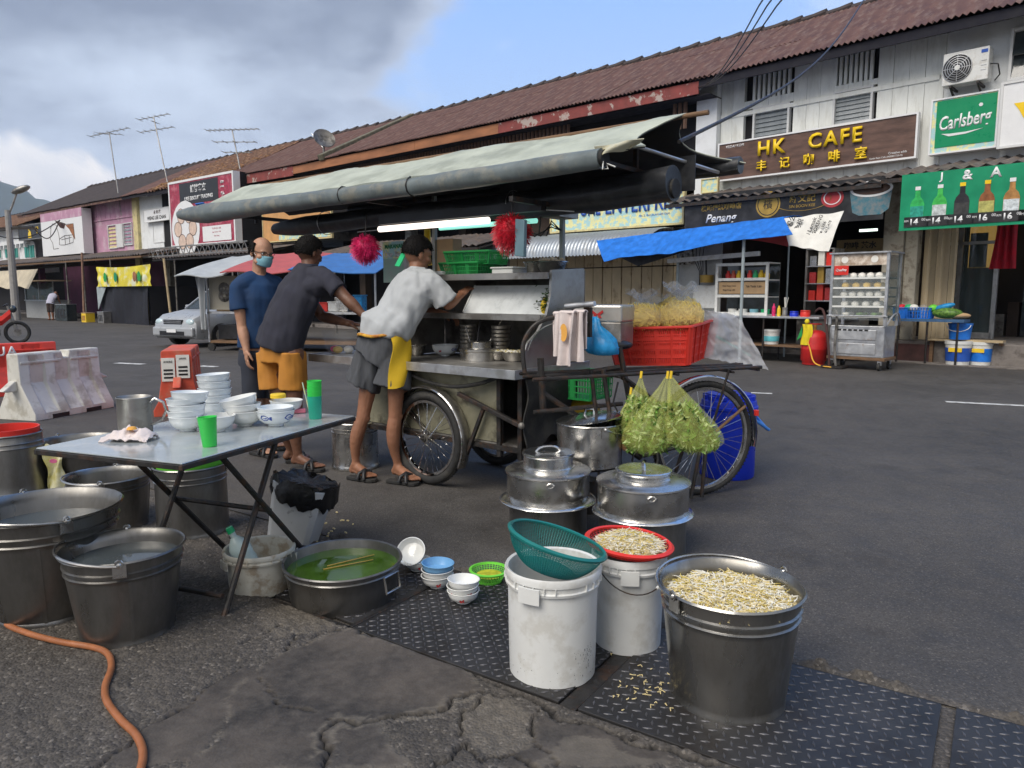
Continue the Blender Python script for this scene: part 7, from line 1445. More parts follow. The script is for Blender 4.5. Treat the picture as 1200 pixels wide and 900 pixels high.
def sandal(t, heel, toe, m='black', strap='black'):
    heel, toe = Vector(heel), Vector(toe); d = (toe-heel); L_ = d.length; d.normalize(); s_ = Vector((-d.y, d.x, 0)); pts = [(0, .026), (.25, .034), (.55, .036), (.8, .046), (.95, .036), (1.02, .012)]
    poly = [heel+d*L_*u+s_*w_ for u, w_ in pts]+[heel+d*L_*u-s_*w_ for u, w_ in reversed(pts)]
    mb = MB(); n = len(poly); mb.add([(p.x, p.y, .004) for p in poly]+[(p.x, p.y, .028) for p in poly], [tuple(range(n-1, -1, -1)), tuple(range(n, 2*n))]+[(i, (i+1) % n, n+(i+1) % n, n+i) for i in range(n)])
    o = mb.build('sandal', M['rubber'], smooth=30, bevel=.004); attach(o, t)
    for u0, u1 in ((.72, .50), (.50, .72)):
        P0 = heel+d*L_*u0+s_*.05; P1 = heel+d*L_*u1-s_*.05; mid = (P0+P1)/2
        so_ = MB().tube([Vector((P0.x, P0.y, .024)), Vector(((P0*.8+mid*.2).x, (P0*.8+mid*.2).y, .062)), Vector((mid.x, mid.y, .082)), Vector(((P1*.8+mid*.2).x, (P1*.8+mid*.2).y, .062)), Vector((P1.x, P1.y, .024))], .013, 8).build('strap', M[strap], smooth=50); attach(so_, t)
def foot(mb, ankle, toe, zb=.030):
    """ankle = joint above the heel, toe = tip direction point on the ground"""
    a = Vector(ankle); t_ = Vector(toe); d = Vector((t_.x-a.x, t_.y-a.y, 0)); L_ = d.length; d.normalize(); s_ = Vector((-d.y, d.x, 0)); heel = Vector((a.x, a.y, zb+.028))-d*.035
    mb.sph(heel, (.030, .030, .030), 12); caps(mb, [a, heel], [.033, .028], 12)
    P_ = [a+Vector((0, 0, -.02)), a+d*.06+Vector((0, 0, -.035)), Vector((a.x, a.y, zb+.024))+d*L_*.62, Vector((a.x, a.y, zb+.016))+d*L_*.82]
    eloft(mb, P_, [.030, .033, .040, .040], [.032, .030, .022, .015], s_, 14); eloft(mb, [heel, Vector((a.x, a.y, zb+.016))+d*L_*.4, Vector((a.x, a.y, zb+.015))+d*L_*.78], [.026, .032, .040], [.022, .015, .014], s_, 14)
    for i, (o_, L2, r_) in enumerate(((.028, 1.0, .0125), (.010, .985, .009), (-.006, .955, .0085), (-.020, .92, .008), (-.033, .87, .0078))):
        b_ = Vector((a.x, a.y, zb+.013))+d*L_*.78+s_*o_; e_ = Vector((a.x, a.y, zb+.010))+d*(L_*L2)+s_*o_*1.05; caps(mb, [b_, (b_+e_)/2+Vector((0, 0, .004)), e_], [r_*1.05, r_, r_*.95], 8)
J = aty
def G0(px, py): return onz(px, py, 0)
fR = G0(463, 563); fL = G0(417, 561)
t = person('cook in pale shirt, grey shorts and yellow apron leaning over the cart counter', Vector(((fR.x+fL.x)/2, fR.y, 0)))
hip = J(452, 402, 5.0); ch = J(480, 345, 5.05); nk = J(489, 318, 5.12); hc = J(490, 298, 5.16)
side = Vector((.80, -.55, .12)).normalized(); RS = J(506, 332, 4.98); LS = J(474, 330, 5.24); RE = J(525, 357, 5.02); RWr = J(540, 346, 5.16); LE = J(500, 366, 5.36); LW = J(522, 368, 5.42)
KR = J(463, 488, 4.98); KL = J(425, 490, 5.04); AR = Vector((fR.x+.02, fR.y+.02, .105)); AL = Vector((fL.x+.0, fL.y+.02, .105)); HR = J(466, 415, 4.97); HL = J(439, 415, 5.08)
bd = MB(); P, rot, sd_, f_, u_ = head(bd, hc, (.80, .48, -.28), (.25, .1, 1), 1.02)
eloft(bd, [hip, hip.lerp(ch, .5), ch, nk], [.15, .14, .17, .06], [.10, .095, .115, .055], side); caps(bd, [nk-Vector((0, 0, .03)), hc-u_*.05], [.055, .050])
for a, b, c, e in ((RS, RE, RWr, 1), (LS, LE, LW, -1)): limb(bd, a, b, .048, .047, .037); limb(bd, b, c, .038, .040, .025, k=.25)
hand(bd, RWr, J(552, 334, 5.22)-RWr, Vector((.3, .6, -.7)), Vector((-.5, .4, .6)), .9, .95); hand(bd, LW, Vector((.7, .5, -.3)), Vector((0, 0, -1)), Vector((0, 1, .3)), .7, .95)
for h_, k_, a_2, tf in ((HR, KR, AR, G0(488, 569)), (HL, KL, AL, G0(437, 565))):
    limb(bd, h_, k_, .078, .072, .047, k=.2); limb(bd, k_, a_2, .045, .050, .027, bulge=Vector((-.022, -.008, 0)), k=.28); bd.sph(k_+Vector((.022, .0, .0)), .034, 10); foot(bd, a_2, tf)
mesh_obj('body', remesh(bd, .0055, 3, .0012, 30), M['skin'], t)
o = hair_cap(P, 1.02, lambda x, y, z: (z+.42-.72*max(0, y)-(.95 if (y > .35 and z < .35) else 0)-(.6 if abs(x) > .75 and y > .12 and z < .2 else 0)), t, m='hair'); attach(o, t)
sh = MB(); eloft(sh, [J(451, 387, 4.99)-Vector((0, 0, .035)), J(451, 387, 4.99)+Vector((0, 0, .02)), hip.lerp(ch, .36)+Vector((-.025, -.02, 0)), hip.lerp(ch, .55)+Vector((-.01, -.01, .0)), ch, ch.lerp(nk, .6), nk+Vector((0, 0, .0))], [.186, .192, .200, .185, .190, .145, .07], [.150, .155, .150, .130, .132, .10, .062], side, 28)
for a, b in ((RS, RE), (LS, LE)): sleeve(sh, a, b, ch, nk, .86, .066, .092)
mesh_obj('shirt', remesh(sh, .008, 3, .022, 9, (1, 1, .6), 3), M['cloth_white'], t)
col = MB(); caps(col, [nk+Vector((-.035, -.03, .02)), nk+Vector((.0, -.05, .015)), nk+Vector((.05, -.03, .01))], [.018, .018, .018]); mesh_obj('collar', remesh(col, .007, 2), M['cloth_white'], t)
wst = J(451, 386, 4.99); shp = MB(); eloft(shp, [wst-Vector((0, 0, .005)), wst.lerp(hip, .8), J(441, 420, 5.02)], [.172, .185, .180], [.138, .145, .14], side, 24)
for h_, c_ in ((HR, J(459, 453, 4.96)), (HL, J(424, 451, 5.09))): eloft(shp, [h_+Vector((0, 0, .05)), h_.lerp(c_, .45), c_], [.090, .112, .128], [.115, .125, .135], side, 20)
mesh_obj('shorts', remesh(shp, .008, 3, .020, 11, (1, 1, .25), 4), M['cloth_grey'], t)
def apf(u, v):
    a = R(-40+78*u); s_ = Vector((.90, -.42, 0)).normalized(); b_ = Vector((-s_.y, s_.x, 0)); W_ = .190+.052*v; D_ = .155+.035*v; return wst.lerp(J(441, 454, 5.02), v)+s_*W_*math.cos(a)+b_*D_*math.sin(a)+Vector((0, 0, .02+.008*math.sin(u*9+v*4)))+s_*.012*math.sin(v*6+u*7)
o = MB().sheet(lambda u, v: apf(u*.72+(.0 if v > .4 else (.4-v)*-.35*(1-u)), v), 18, 20, .006).build('apron', M['apron'], smooth=70); attach(o, t)
bs_ = Vector((.905, -.425, 0)); bb_ = Vector((.425, .905, 0)); beltp = [wst+bs_*.190*math.cos(a)+bb_*.157*math.sin(a)+Vector((0, 0, -.035+.006*math.sin(a*5))) for a in [2*math.pi*i/28 for i in range(28)]]
o = MB().tube(beltp, .011, 8, loop=True).build('apron_string', mat('string_orange', (.65,.16,.03), .7, var=.5, scale=25, col2=(.75,.45,.05)), smooth=50); attach(o, t)
o = MB().tube([P(-.079, .0, .0), P(-.083, -.012, -.018), P(-.080, -.02, -.034), P(-.072, -.01, -.045)], .007, 8).build('ear_loop', M['yellow'], smooth=50); attach(o, t)
o = MB().sheet(lambda u, v: P(-.065+.055*u-.01*v, -.085-.025*v+.012*u, .01-.13*v), 6, 8, .008).build('mask_tie', M['green_cap'], smooth=50); attach(o, t)
sandal(t, G0(454, 566)+Vector((0, .01, 0)), G0(490, 570)+Vector((0, .01, 0))); sandal(t, G0(408, 562)+Vector((0, .01, 0)), G0(440, 566)+Vector((0, .01, 0)))
gR = G0(350, 550); gL = G0(337, 546)
t = person('man in dark slate polo shirt and orange shorts reaching across to the cart', Vector((gR.x, gR.y, 0)))
hip = J(329, 405, 5.42); ch = J(350, 345, 5.42); nk = J(362, 315, 5.46); hc = J(363, 296, 5.50); side = Vector((.86, -.42, .1)).normalized()
RS = J(384, 327, 5.30); LS = J(345, 328, 5.62); RE = J(406, 350, 5.24); RWr = J(426, 369, 5.20); LE = J(378, 371, 5.66); LW = J(409, 379, 5.52)
HR = J(343, 415, 5.36); HL = J(316, 415, 5.5); KR = J(346, 478, 5.34); KL = J(331, 482, 5.44); AR = Vector((gR.x-.01, gR.y+.03, .105)); AL = Vector((gL.x, gL.y+.1, .105))
bd = MB(); P, rot, sd_, f_, u_ = head(bd, hc, (.62, .72, -.25), (.12, .1, 1), 1.0)
eloft(bd, [hip, hip.lerp(ch, .5), ch, nk], [.15, .15, .18, .06], [.11, .105, .12, .055], side); caps(bd, [nk-Vector((0, 0, .03)), hc-u_*.05], [.058, .052])
limb(bd, RS, RE, .055, .052, .042); limb(bd, RE, RWr, .043, .045, .028, k=.25); limb(bd, LS, LE, .052, .05, .04); limb(bd, LE, LW, .041, .043, .027, k=.25)
hand(bd, RWr, J(440, 378, 5.14)-RWr, Vector((0, .4, -.9)), Vector((-.3, .8, .2)), .6); hand(bd, LW, Vector((1, .0, -.15)), Vector((0, 0, -1)), Vector((0, -1, 0)), .5)
for h_, k_, a_2, tf in ((HR, KR, AR, G0(377, 553)), (HL, KL, AL, G0(362, 541))):
    limb(bd, h_, k_, .085, .08, .055, k=.2); limb(bd, k_, a_2, .052, .060, .033, bulge=Vector((-.012, -.005, 0)), k=.28); foot(bd, a_2, tf)
mesh_obj('body', remesh(bd, .0055, 3, .0012, 30), M['skin_dark'], t)
o = hair_cap(P, 1.0, lambda x, y, z: (z+.48-.6*max(0, y)-(.95 if (y > .45 and z < .35) else 0)-(.7 if abs(x) > .72 and y > .10 and z < .15 else 0)), t); attach(o, t)
sh = MB(); eloft(sh, [hip+Vector((-.01, 0, -.01)), hip.lerp(ch, .2)+Vector((-.015, -.01, 0)), hip.lerp(ch, .55)+Vector((-.015, -.01, 0)), ch+Vector((-.0, 0, 0)), ch.lerp(nk, .55), nk+Vector((0, 0, .02))], [.192, .190, .182, .190, .155, .075], [.152, .146, .135, .132, .11, .07], side, 28)
for a, b, k_ in ((RS, RE, .62), (LS, LE, .6)): sleeve(sh, a, b, ch, nk, k_, .068, .076)
mesh_obj('polo_shirt', remesh(sh, .008, 3, .017, 9, (1, 1, .5), 8), M['cloth_slate'], t)
col = MB(); caps(col, [nk+Vector((-.05, -.0, .02)), nk+Vector((-.02, -.055, .018)), nk+Vector((.03, -.06, .015)), nk+Vector((.06, -.02, .015))], [.02, .02, .02, .02]); mesh_obj('collar', remesh(col, .007, 2), mat('collar_navy', (.022,.026,.045), .9), t)
wst = J(329, 402, 5.43);
shp = MB(); eloft(shp, [wst+Vector((0, 0, .02)), J(329, 412, 5.43), J(329, 424, 5.43)], [.160, .172, .165], [.125, .135, .13], side, 24)
for h_, k_, c_ in ((HR, KR, J(343, 456, 5.37)), (HL, KL, J(320, 456, 5.48))): eloft(shp, [h_+Vector((0, 0, .02)), h_.lerp(c_, .5), c_], [.085, .096, .104], [.115, .112, .110], side, 20)
mesh_obj('shorts', remesh(shp, .008, 3, .012, 8, (1, 1, .5), 4), M['cloth_orange'], t)
sandal(t, G0(340, 553)+Vector((0, .03, 0)), G0(379, 554)+Vector((0, .02, 0))); sandal(t, G0(330, 546)+Vector((0, .09, 0)), G0(364, 542)+Vector((0, .04, 0)))
gR = G0(306, 533); gL = G0(315, 525)
t = person('balding man with glasses and blue face mask in navy shirt standing beside the cart', Vector((gR.x, gR.y, 0)))
hip = J(304, 412, 5.82); ch = J(303, 350, 5.82); nk = J(303, 320, 5.83); hc = J(307, 296, 5.80); side = Vector((.93, .36, 0)).normalized()
RS = J(278, 337, 5.72); LS = J(331, 338, 5.95); RE = J(284, 384, 5.70); RWr = J(289, 411, 5.64); LE = J(338, 385, 6.0); LW = J(335, 410, 5.95)
HR = J(295, 420, 5.78); HL = J(315, 420, 5.9); KR = J(298, 480, 5.74); KL = J(314, 480, 5.86); AR = Vector((gR.x-.03, gR.y+.03, .105)); AL = Vector((gL.x, gL.y+.05, .105))
bd = MB(); P, rot, sd_, f_, u_ = head(bd, hc, (.72, -.62, -.26), (.1, -.05, 1), 1.02)
eloft(bd, [hip, hip.lerp(ch, .5), ch, nk], [.15, .15, .18, .06], [.10, .10, .115, .055], side); caps(bd, [nk-Vector((0, 0, .05)), hc-u_*.05-f_*.02], [.056, .052])
limb(bd, RS, RE, .052, .049, .040); limb(bd, RE, RWr, .041, .043, .027, k=.25); limb(bd, LS, LE, .052, .05, .04); limb(bd, LE, LW, .041, .043, .027, k=.25)
hand(bd, RWr, J(290, 428, 5.62)-RWr, Vector((.8, .5, 0)), Vector((.4, -.9, 0)), .45); hand(bd, LW, Vector((0, 0, -1)), Vector((-1, 0, 0)), Vector((0, -1, 0)), .4)
for h_, k_, a_2, tf in ((HR, KR, AR, G0(320, 537)), (HL, KL, AL, G0(330, 528))):
    limb(bd, h_, k_, .082, .078, .052, k=.2); limb(bd, k_, a_2, .050, .056, .031, bulge=Vector((-.012, .01, 0)), k=.28); foot(bd, a_2, tf)
mesh_obj('body', remesh(bd, .0055, 3, .0012, 30), M['skin_light'], t)
o = hair_cap(P, 1.02, lambda x, y, z: min(.48-z+.0, z+.50, .20-y*.9), t, th=.008); attach(o, t)
o = MB().grid(lambda u, v: P((.066-.016*abs(v-.5))*math.sin(R(-78+156*u)), .022+(.092-.03*(v-.35)**2)*math.cos(R(-78+156*u))*(1-.0*v), -.010-.075*v-.012*math.cos(R(-78+156*u))*(v-.3)), 22, 8).build('face_mask', M['mask_blue'], smooth=70); o.modifiers.new('s', 'SOLIDIFY').thickness = .003; attach(o, t)
for q in (-1, 1):
    o = MB().tube([P(q*.066, .035, -.02), P(q*.08, -.01, .012), P(q*.083, -.03, -.005)], .0018, 5).build('mask_loop', M['sign_white']); attach(o, t)
    o = MB().tube([P(q*.032+.023*math.cos(a), .098-abs(q*.032+.023*math.cos(a))*.25, .006+.016*math.sin(a)) for a in [i*.45 for i in range(14)]], .0022, 6, loop=True).build('glasses_frame', M['black']); attach(o, t)
    o = MB().tube([P(q*.055, .085, .010), P(q*.078, .02, .012), P(q*.080, -.02, .005)], .0022, 6).build('glasses_arm', M['black']); attach(o, t)
    o = MB().sph(P(q*.032, .066, .008), (.012, .012, .012), 12).build('eye', M['sign_white']); attach(o, t); o = MB().sph(P(q*.032, .076, .007), (.006, .006, .006), 8).build('pupil', M['hair']); attach(o, t)
o = MB().tube([P(-.012, .098, .008), P(.012, .098, .008)], .002, 6).build('glasses_bridge', M['black']); attach(o, t)
sh = MB(); eloft(sh, [hip+Vector((0, 0, .03)), hip.lerp(ch, .3), hip.lerp(ch, .6), ch, ch.lerp(nk, .5)+Vector((0, 0, 0)), nk+Vector((0, 0, -.02))], [.172, .168, .170, .180, .15, .075], [.12, .12, .125, .125, .11, .07], side, 28)
for a, b, k_ in ((RS, RE, .56), (LS, LE, .6)): sleeve(sh, a, b, ch, nk, k_, .064, .076)
mesh_obj('t_shirt', remesh(sh, .008, 4, .011, 7, (1, 1, .6), 12), M['cloth_navy'], t)
shp = MB(); eloft(shp, [hip+Vector((0, 0, .02)), J(304, 428, 5.83)], [.155, .16], [.115, .12], side, 24)
for h_, c_ in ((HR, J(297, 466, 5.77)), (HL, J(315, 466, 5.88))): eloft(shp, [h_+Vector((0, 0, .04)), h_.lerp(c_, .5), c_], [.09, .088, .088], [.11, .10, .095], side, 20)
mesh_obj('shorts', remesh(shp, .008, 3, .010, 8, (1, 1, .5), 4), mat('cloth_dark', (.03,.035,.05), .9), t)
sandal(t, G0(293, 533)+Vector((0, .03, 0)), G0(322, 538)+Vector((0, .02, 0))); sandal(t, G0(305, 525)+Vector((0, .03, 0)), G0(332, 529)+Vector((0, .02, 0)))
# ================================================================ MIDDLE DISTANCE: BARRIERS, CAR, STALLS
def barrier(P0, P1, h, wd, m, label, tw=.085, notch=True, text=None, flip=1, group=None, end_lug=True):
    P0, P1 = Vector(P0), Vector(P1); d = P1-P0; L_ = d.length; ang = math.atan2(d.y, d.x)
    t = thing('road_barrier', label, 'road barrier', P0, ang, group)
    prof = [(0, .0), (0, .07), (.05, .16), (wd*.5-tw, h*.52), (wd*.5-tw+.01, h*.93), (wd*.5-tw+.02, h*.955)]
    def cs(x, hh, s_=1.0):
        pr = [(y, z*hh/h if z > h*.6 else z) for y, z in prof]; return [(x, y, z) for y, z in pr]+[(x, wd-y, z) for y, z in reversed(pr)]
    xs_ = [0, .02, L_*.30, L_*.32, L_*.44, L_*.46, L_*.70, L_*.72, L_-.02, L_]
    mb = MB(); rings = []
    def rib(x):   # shallow vertical panels pressed into the sides
        k = x/L_; return .028 if (.12 < k < .30 or .42 < k < .60 or .72 < k < .88) else 0
    n = 60
    for i in range(n+1):
        x = L_*i/n; k = x/L_; hh = h*(1.0 if (k < .52 or k > .60 or not notch) else .90); r_ = rib(x); ring = []
        for (a, y, z) in cs(x, hh):
            o_ = r_*max(0, min(1, (h*.80-z)/(h*.1)))*max(0, min(1, (z-.06)/.06)); y2 = y+o_ if y < wd/2 else y-o_; ring.append((x, y2, z))
        rings.append(ring)
    mb.loft(rings); mb.build('body', m, t, smooth=30, bevel=.006)
    MB().b2((L_*.02, wd*.5-tw-.003, h*.80), (L_*.50, wd*.5+tw+.003, h*.84)).b2((L_*.62, wd*.5-tw-.003, h*.80), (L_*.98, wd*.5+tw+.003, h*.84)).build('band', m, t, smooth=0, bevel=.008)
    if end_lug: MB().prism([(-.16, h*.44), (-.02, h*.57), (.03, h*.57), (.03, h*.42), (-.10, h*.42)], wd*.5-.04, wd*.5+.04, 0, 'y').build('lug', m, t, smooth=0, bevel=.012); MB().prism([(L_+.16, h*.46), (L_+.02, h*.57), (L_-.03, h*.57), (L_-.03, h*.44)], wd*.5-.04, wd*.5+.04, 0, 'y').build('lug', m, t, smooth=0, bevel=.012)
    for x in (.3, .72): MB().b2((L_*x-.10, -.004, -.002), (L_*x+.10, .03, .045)).build('foot_slot', M['black'], t, smooth=0)
    if text: rect_text(t, text, L_*.93, h*.80, h*.17, M['sign_white'], wd*.5-.080-.008, bold=.02, space=1.15, align='CENTER')
    return t
P0 = onz(42, 494); P1 = onz(134, 477); dvec = (P1-P0).normalized()
hW = aty(25, 411, P0.y+.10).z; barrier(P0, P1, hW, .50, M['barrier_white'], 'dirty white plastic road barrier with a greenish smear, nearest on the road', group='plastic road barriers')
Q1 = onz(74, 459); Q0 = onz(-80, 472); hR = aty(30, 400, onz(30, 464).y+.1).z; t = barrier(Q0, Q1, hR, .50, M['barrier_red'], 'red road barrier with white letters behind the white one, at the left edge', notch=False, group='plastic road barriers', end_lug=False)
fr_b = Frame(Q0.x, Q0.y, math.degrees(math.atan2((Q1-Q0).y, (Q1-Q0).x))); gx_, gz_ = fr_b.px(-1, 412, .17); rect_text(t, 'AGUA', gx_-.06, gz_, .125, M['sign_white'], .16, bold=.02, space=1.15)
O0 = onz(238, 484); O1 = onz(246, 458); t = barrier(onz(240, 486), onz(240, 486)+Vector((-.33, .95, 0))*1.0, .74, .50, M['barrier_orange'], 'faded orange barrier seen end on with paper notices taped to it', tw=.16, group='plastic road barriers')
for i, (y0, z0) in enumerate(((.27, .38), (.125, .41))):
    MB().b2((-.012-.004*i, y0, z0), (-.006-.004*i, y0+.13, z0+.25)).build('notice', M['paper'], t, smooth=0); rect_text(t, ['AWAS', 'JARAK'][i], -.014-.004*i, z0+.21, .022, M['sign_black'], y0+.065, rotz=-math.pi/2)
    for k in range(3): MB().b2((-.015-.004*i, y0+.02, z0+.03+.04*k), (-.0125-.004*i, y0+.11, z0+.05+.04*k)).build('print_line', M['sign_black'], t, smooth=0)
cpnt = onz(204, 407); t = thing('parked_car', 'silver hatchback parked under the shop awning, nose towards the road', 'car', Vector((cpnt.x, cpnt.y, 0)), R(-62)+R(180)+R(0))
t.rotation_euler = (0, 0, R(-28)); # local y runs from nose to tail
mm('car_silver', (.42,.44,.46), .35, .3, var=.03, coat=.4); mm('car_glass', (.03,.04,.045), .05, spec=.9)
cw = .80
def sec(y, zb, zt, w0, w1): return [(-w0, y, zb), (-w0*1.03, y, zb+(zt-zb)*.35), (-w0*1.02, y, zb+(zt-zb)*.75), (-w1, y, zt), (w1, y, zt), (w0*1.02, y, zb+(zt-zb)*.75), (w0*1.03, y, zb+(zt-zb)*.35), (w0, y, zb)]
MB().loft([sec(0, .28, .58, .60, .52), sec(.06, .22, .70, .74, .62), sec(.25, .20, .80, .78, .70), sec(1.0, .20, .93, .80, .73), (sec(1.2, .20, .96, .80, .74)), sec(3.6, .20, .98, .80, .74), sec(3.95, .28, .92, .72, .64)]).build('body', M['car_silver'], t, smooth=40, bevel=.02)
MB().loft([[(-.70, .95, .93), (-.70, 3.75, .95), (.70, 3.75, .95), (.70, .95, .93)], [(-.56, 1.65, 1.46), (-.58, 3.45, 1.48), (.58, 3.45, 1.48), (.56, 1.65, 1.46)]]).build('cabin_glass', M['car_glass'], t, smooth=0)
MB().b2((-.57, 1.62, 1.455), (.57, 3.48, 1.50)).build('roof', M['car_silver'], t, smooth=0, bevel=.02)
for s_ in (-1, 1):
    MB().bar((s_*.705, .93, .93), (s_*.565, 1.66, 1.47), .05, .04).bar((s_*.715, 2.3, .95), (s_*.58, 2.35, 1.47), .05, .05).build('pillar', M['car_silver'], t, smooth=0)
    MB().sph((s_*.56, .06, .62), (.15, .06, .085), 16).build('headlight', mat('lamp_glass', (.50,.62,.66), .08, spec=.9), t)
    for y in (.75, 3.2): MB().cyl((s_*.66, y, .29), (s_*.83, y, .29), .29, 24).build('wheel', M['rubber'], t); MB().cyl((s_*.82, y, .29), (s_*.835, y, .29), .17, 16).build('hubcap', M['alu'], t)
    MB().box((s_*.88, 1.15, .98), (.14, .07, .10)).build('mirror', M['car_silver'], t, smooth=0, bevel=.02)
MB().b2((-.34, -.012, .57), (.34, .05, .68)).build('grille', M['black'], t, smooth=0, bevel=.01); MB().b2((-.74, -.04, .27), (.74, .12, .50)).build('bumper', M['car_silver'], t, smooth=0, bevel=.04); MB().b2((-.45, -.048, .30), (.45, -.035, .40)).build('intake', M['black'], t, smooth=0); MB().b2((-.17, -.06, .37), (.17, -.05, .45)).build('number_plate', M['sign_white'], t, smooth=0)
for k in range(2): MB().b2((-.32, -.02, .60+.04*k), (.32, -.013, .612+.04*k)).build('grille_bar', M['alu'], t, smooth=0)
zL = FC.px(100, 303, -3.0)[1]; l0, l1 = FC.px(-60, 345, -3)[0], FC.px(168, 345, -3)[0]
leanto(FC, 'long low rusty awning on poles along the pink shops at the far left', l0, l1, zL+.55, zL, 0, -3.0, 'corr_old', .25, .04, posts=[FC.px(p, 345, -3)[0] for p in (12, 79, 99, 131)], pm='wood', seed=71)
l2 = FC.px(282, 345, -2.6)[0]; zM = FC.px(240, 299, -2.6)[1]
leanto(FC, 'dark awning with open truss edge below the maroon biscuit sign', l1+.15, .0, zM+.5, zM, 0, -2.6, 'corr_old', .25, .03, posts=[FC.px(p, 345, -2.6)[0] for p in (206, 273)], pm='iron', seed=72)
m0 = FB.px(372, 345, -2.2)[0]; m1 = FB.px(560, 345, -2.2)[0]; zN = FB.px(420, 296, -2.2)[1]
leanto(FB, 'shaded corrugated awning over the dark shops behind the three men', m0-.6, m1, zN+.5, zN, 0, -2.2, 'corr_old', .25, .03, posts=[m0+1.0, m0+4.5], pm='iron', seed=73)
tr = thing('roof_truss', 'light zigzag steel truss along the awning edge below the biscuit sign', 'truss', FC.w(l1+.15, -2.75, zM+.06), FC.a)
Lt = -l1-.15; mb = MB().bar((0, 0, 0), (Lt, 0, 0), .04, .04).bar((0, 0, .34), (Lt, 0, .34), .04, .04); n = int(Lt/.42)
for i in range(n): mb.bar((i*Lt/n, 0, 0), ((i+.5)*Lt/n, 0, .34), .025, .025).bar(((i+.5)*Lt/n, 0, .34), ((i+1)*Lt/n, 0, 0), .025, .025)
mb.build('lattice', M['steel_dull'], tr, smooth=0, kind='stuff')
def pole(fr, d, px, py0, py1, m, label, r=.035, px1=None):
    a = fr.px(px, py0, d); b = fr.px(px1 or px, py1, d); p = fr.w(b[0], d, 0); q = fr.w(a[0], d, a[1]); t = thing('pole', label, 'pole', p); MB().cyl((0, 0, 0), q-p, r, 8).build('shaft', m, t); return t
mm('rust_pole', (.28,.17,.12), .8, var=.3, scale=6); mm('bamboo', (.42,.33,.20), .8, var=.2, scale=6)
pole(FC, -3.3, 96, 296, 408, M['rust_pole'], 'rust brown pole leaning through the far awning, taller than its neighbour', .05, 101); pole(FC, -3.1, 192, 303, 372, M['bamboo'], 'pale bamboo pole leaning beside the parked silver car', .05, 201); pole(FC, -2.9, 172, 340, 400, M['bamboo'], 'thin pale pole at the right side of the black tarp booth', .035, 176)
q = rect(FC, -3.35, 113, 314, 337, 176, 308, 334); t = thing('banner', 'wrinkled yellow printed banner tied over the black booth at the left', 'banner', FC.w((q[0]+q[1])/2, -3.35, q[2]), FC.a); w_, h_ = q[1]-q[0], q[3]-q[2]
MB().sheet(lambda u, v: ((u-.5)*w_*(1-.03*math.sin(v*3)), .05*math.sin((u-.5)*26*(.5+v))*(.35+v*.2), h_*(1-v)-.12*math.sin(u*math.pi)*(1-v)*.6), 50, 12, .01).build('cloth', mat('banner_yellow', (.68,.58,.05), .6, var=.2, scale=1.2, stain=(.70,.74,.62), samt=.9, sscale=1.6), t, smooth=80)
for k, (x, c_) in enumerate(((-.3, 'green_basket'), (-.1, 'sign_green'), (.25, 'fascia_brown'), (.33, 'green_basket'))): disc(t, 'print', x*w_, h_*.45, .16, M[c_], -.09, .004, rz=.22, n=10)
bx0, bx1 = FC.px(117, 345, -3.2)[0], FC.px(174, 345, -3.2)[0]; t = thing('booth', 'booth wrapped in black tarpaulin under the yellow banner', 'booth', FC.w((bx0+bx1)/2, -3.2, 0), FC.a); w_ = bx1-bx0
MB().sheet(lambda u, v: ((u-.5)*w_, .03*math.sin(u*31)+.05*math.sin(u*9+v*3), (q[2]+.1)*(1-v)), 40, 10, .02).build('front_sheet', mat('booth_black', (.012,.013,.02), .7, var=.4, bump=.4, bscale=6), t, smooth=80)
MB().b2((-w_/2, .06, 0), (-w_/2+.03, 2.4, q[2])).build('side_sheet', M['interior'], t, smooth=0); MB().b2((w_/2-.03, .06, 0), (w_/2, 2.4, q[2])).build('side_sheet', M['interior'], t, smooth=0)
MB().prism([(-w_/2-.06, q[2]+.0), (-w_/2+.95, q[2]), (-w_/2+.35, q[2]-.65), (-w_/2-.02, q[2]-1.05)], -.10, -.08, 0, 'y').build('grey_flap', mat('grey_flap', (.33,.38,.40), .7), t, smooth=0)
q = rect(FC, -3.4, -12, 318, 338, 46, 316, 333); t = thing('tarp', 'sagging cream tarpaulin over the stall at the far left edge', 'tarp', FC.w((q[0]+q[1])/2, -3.4, q[2]), FC.a); w_, h_ = q[1]-q[0], q[3]-q[2]
MB().sheet(lambda u, v: ((u-.5)*w_, -.5*v+.06*math.sin(u*17), h_*(1-v)-.15*abs(math.sin(u*8))*v), 40, 8, .012).build('cloth', mat('cream_tarp', (.50,.44,.33), .8, var=.15, scale=2, bump=.3, bscale=5), t, smooth=80)
def stall_box(fr, d, px0, px1, py0, py1, zb=None):
    s0, z1 = fr.px(px0, py0, d); s1, z1b = fr.px(px1, py0, d); _, z0 = fr.px((px0+px1)/2, py1, d); return s0, s1, (z0 if zb is None else zb), (z1+z1b)/2
q = stall_box(FC, -2.6, 29, 62, 342, 402, 0); t = thing('food_stall', 'white food stall with a glass display case far left behind the red barrier', 'stall', FC.w((q[0]+q[1])/2, -2.6, 0), FC.a); w_ = q[1]-q[0]
MB().b2((-w_/2, 0, 0), (w_/2, .8, .95)).build('counter', mat('stall_grey', (.36,.37,.37), .6, var=.1), t, smooth=0, bevel=.01); MB().b2((-w_/2-.05, -.05, .955), (w_/2+.05, .85, 1.0)).build('counter_top', M['alu'], t, smooth=0)
for x in (-w_/2, 0, w_/2): MB().b2((x-.03, 0, 1.0), (x+.03, .04, 2.0)).build('post', M['alu'], t, smooth=0)
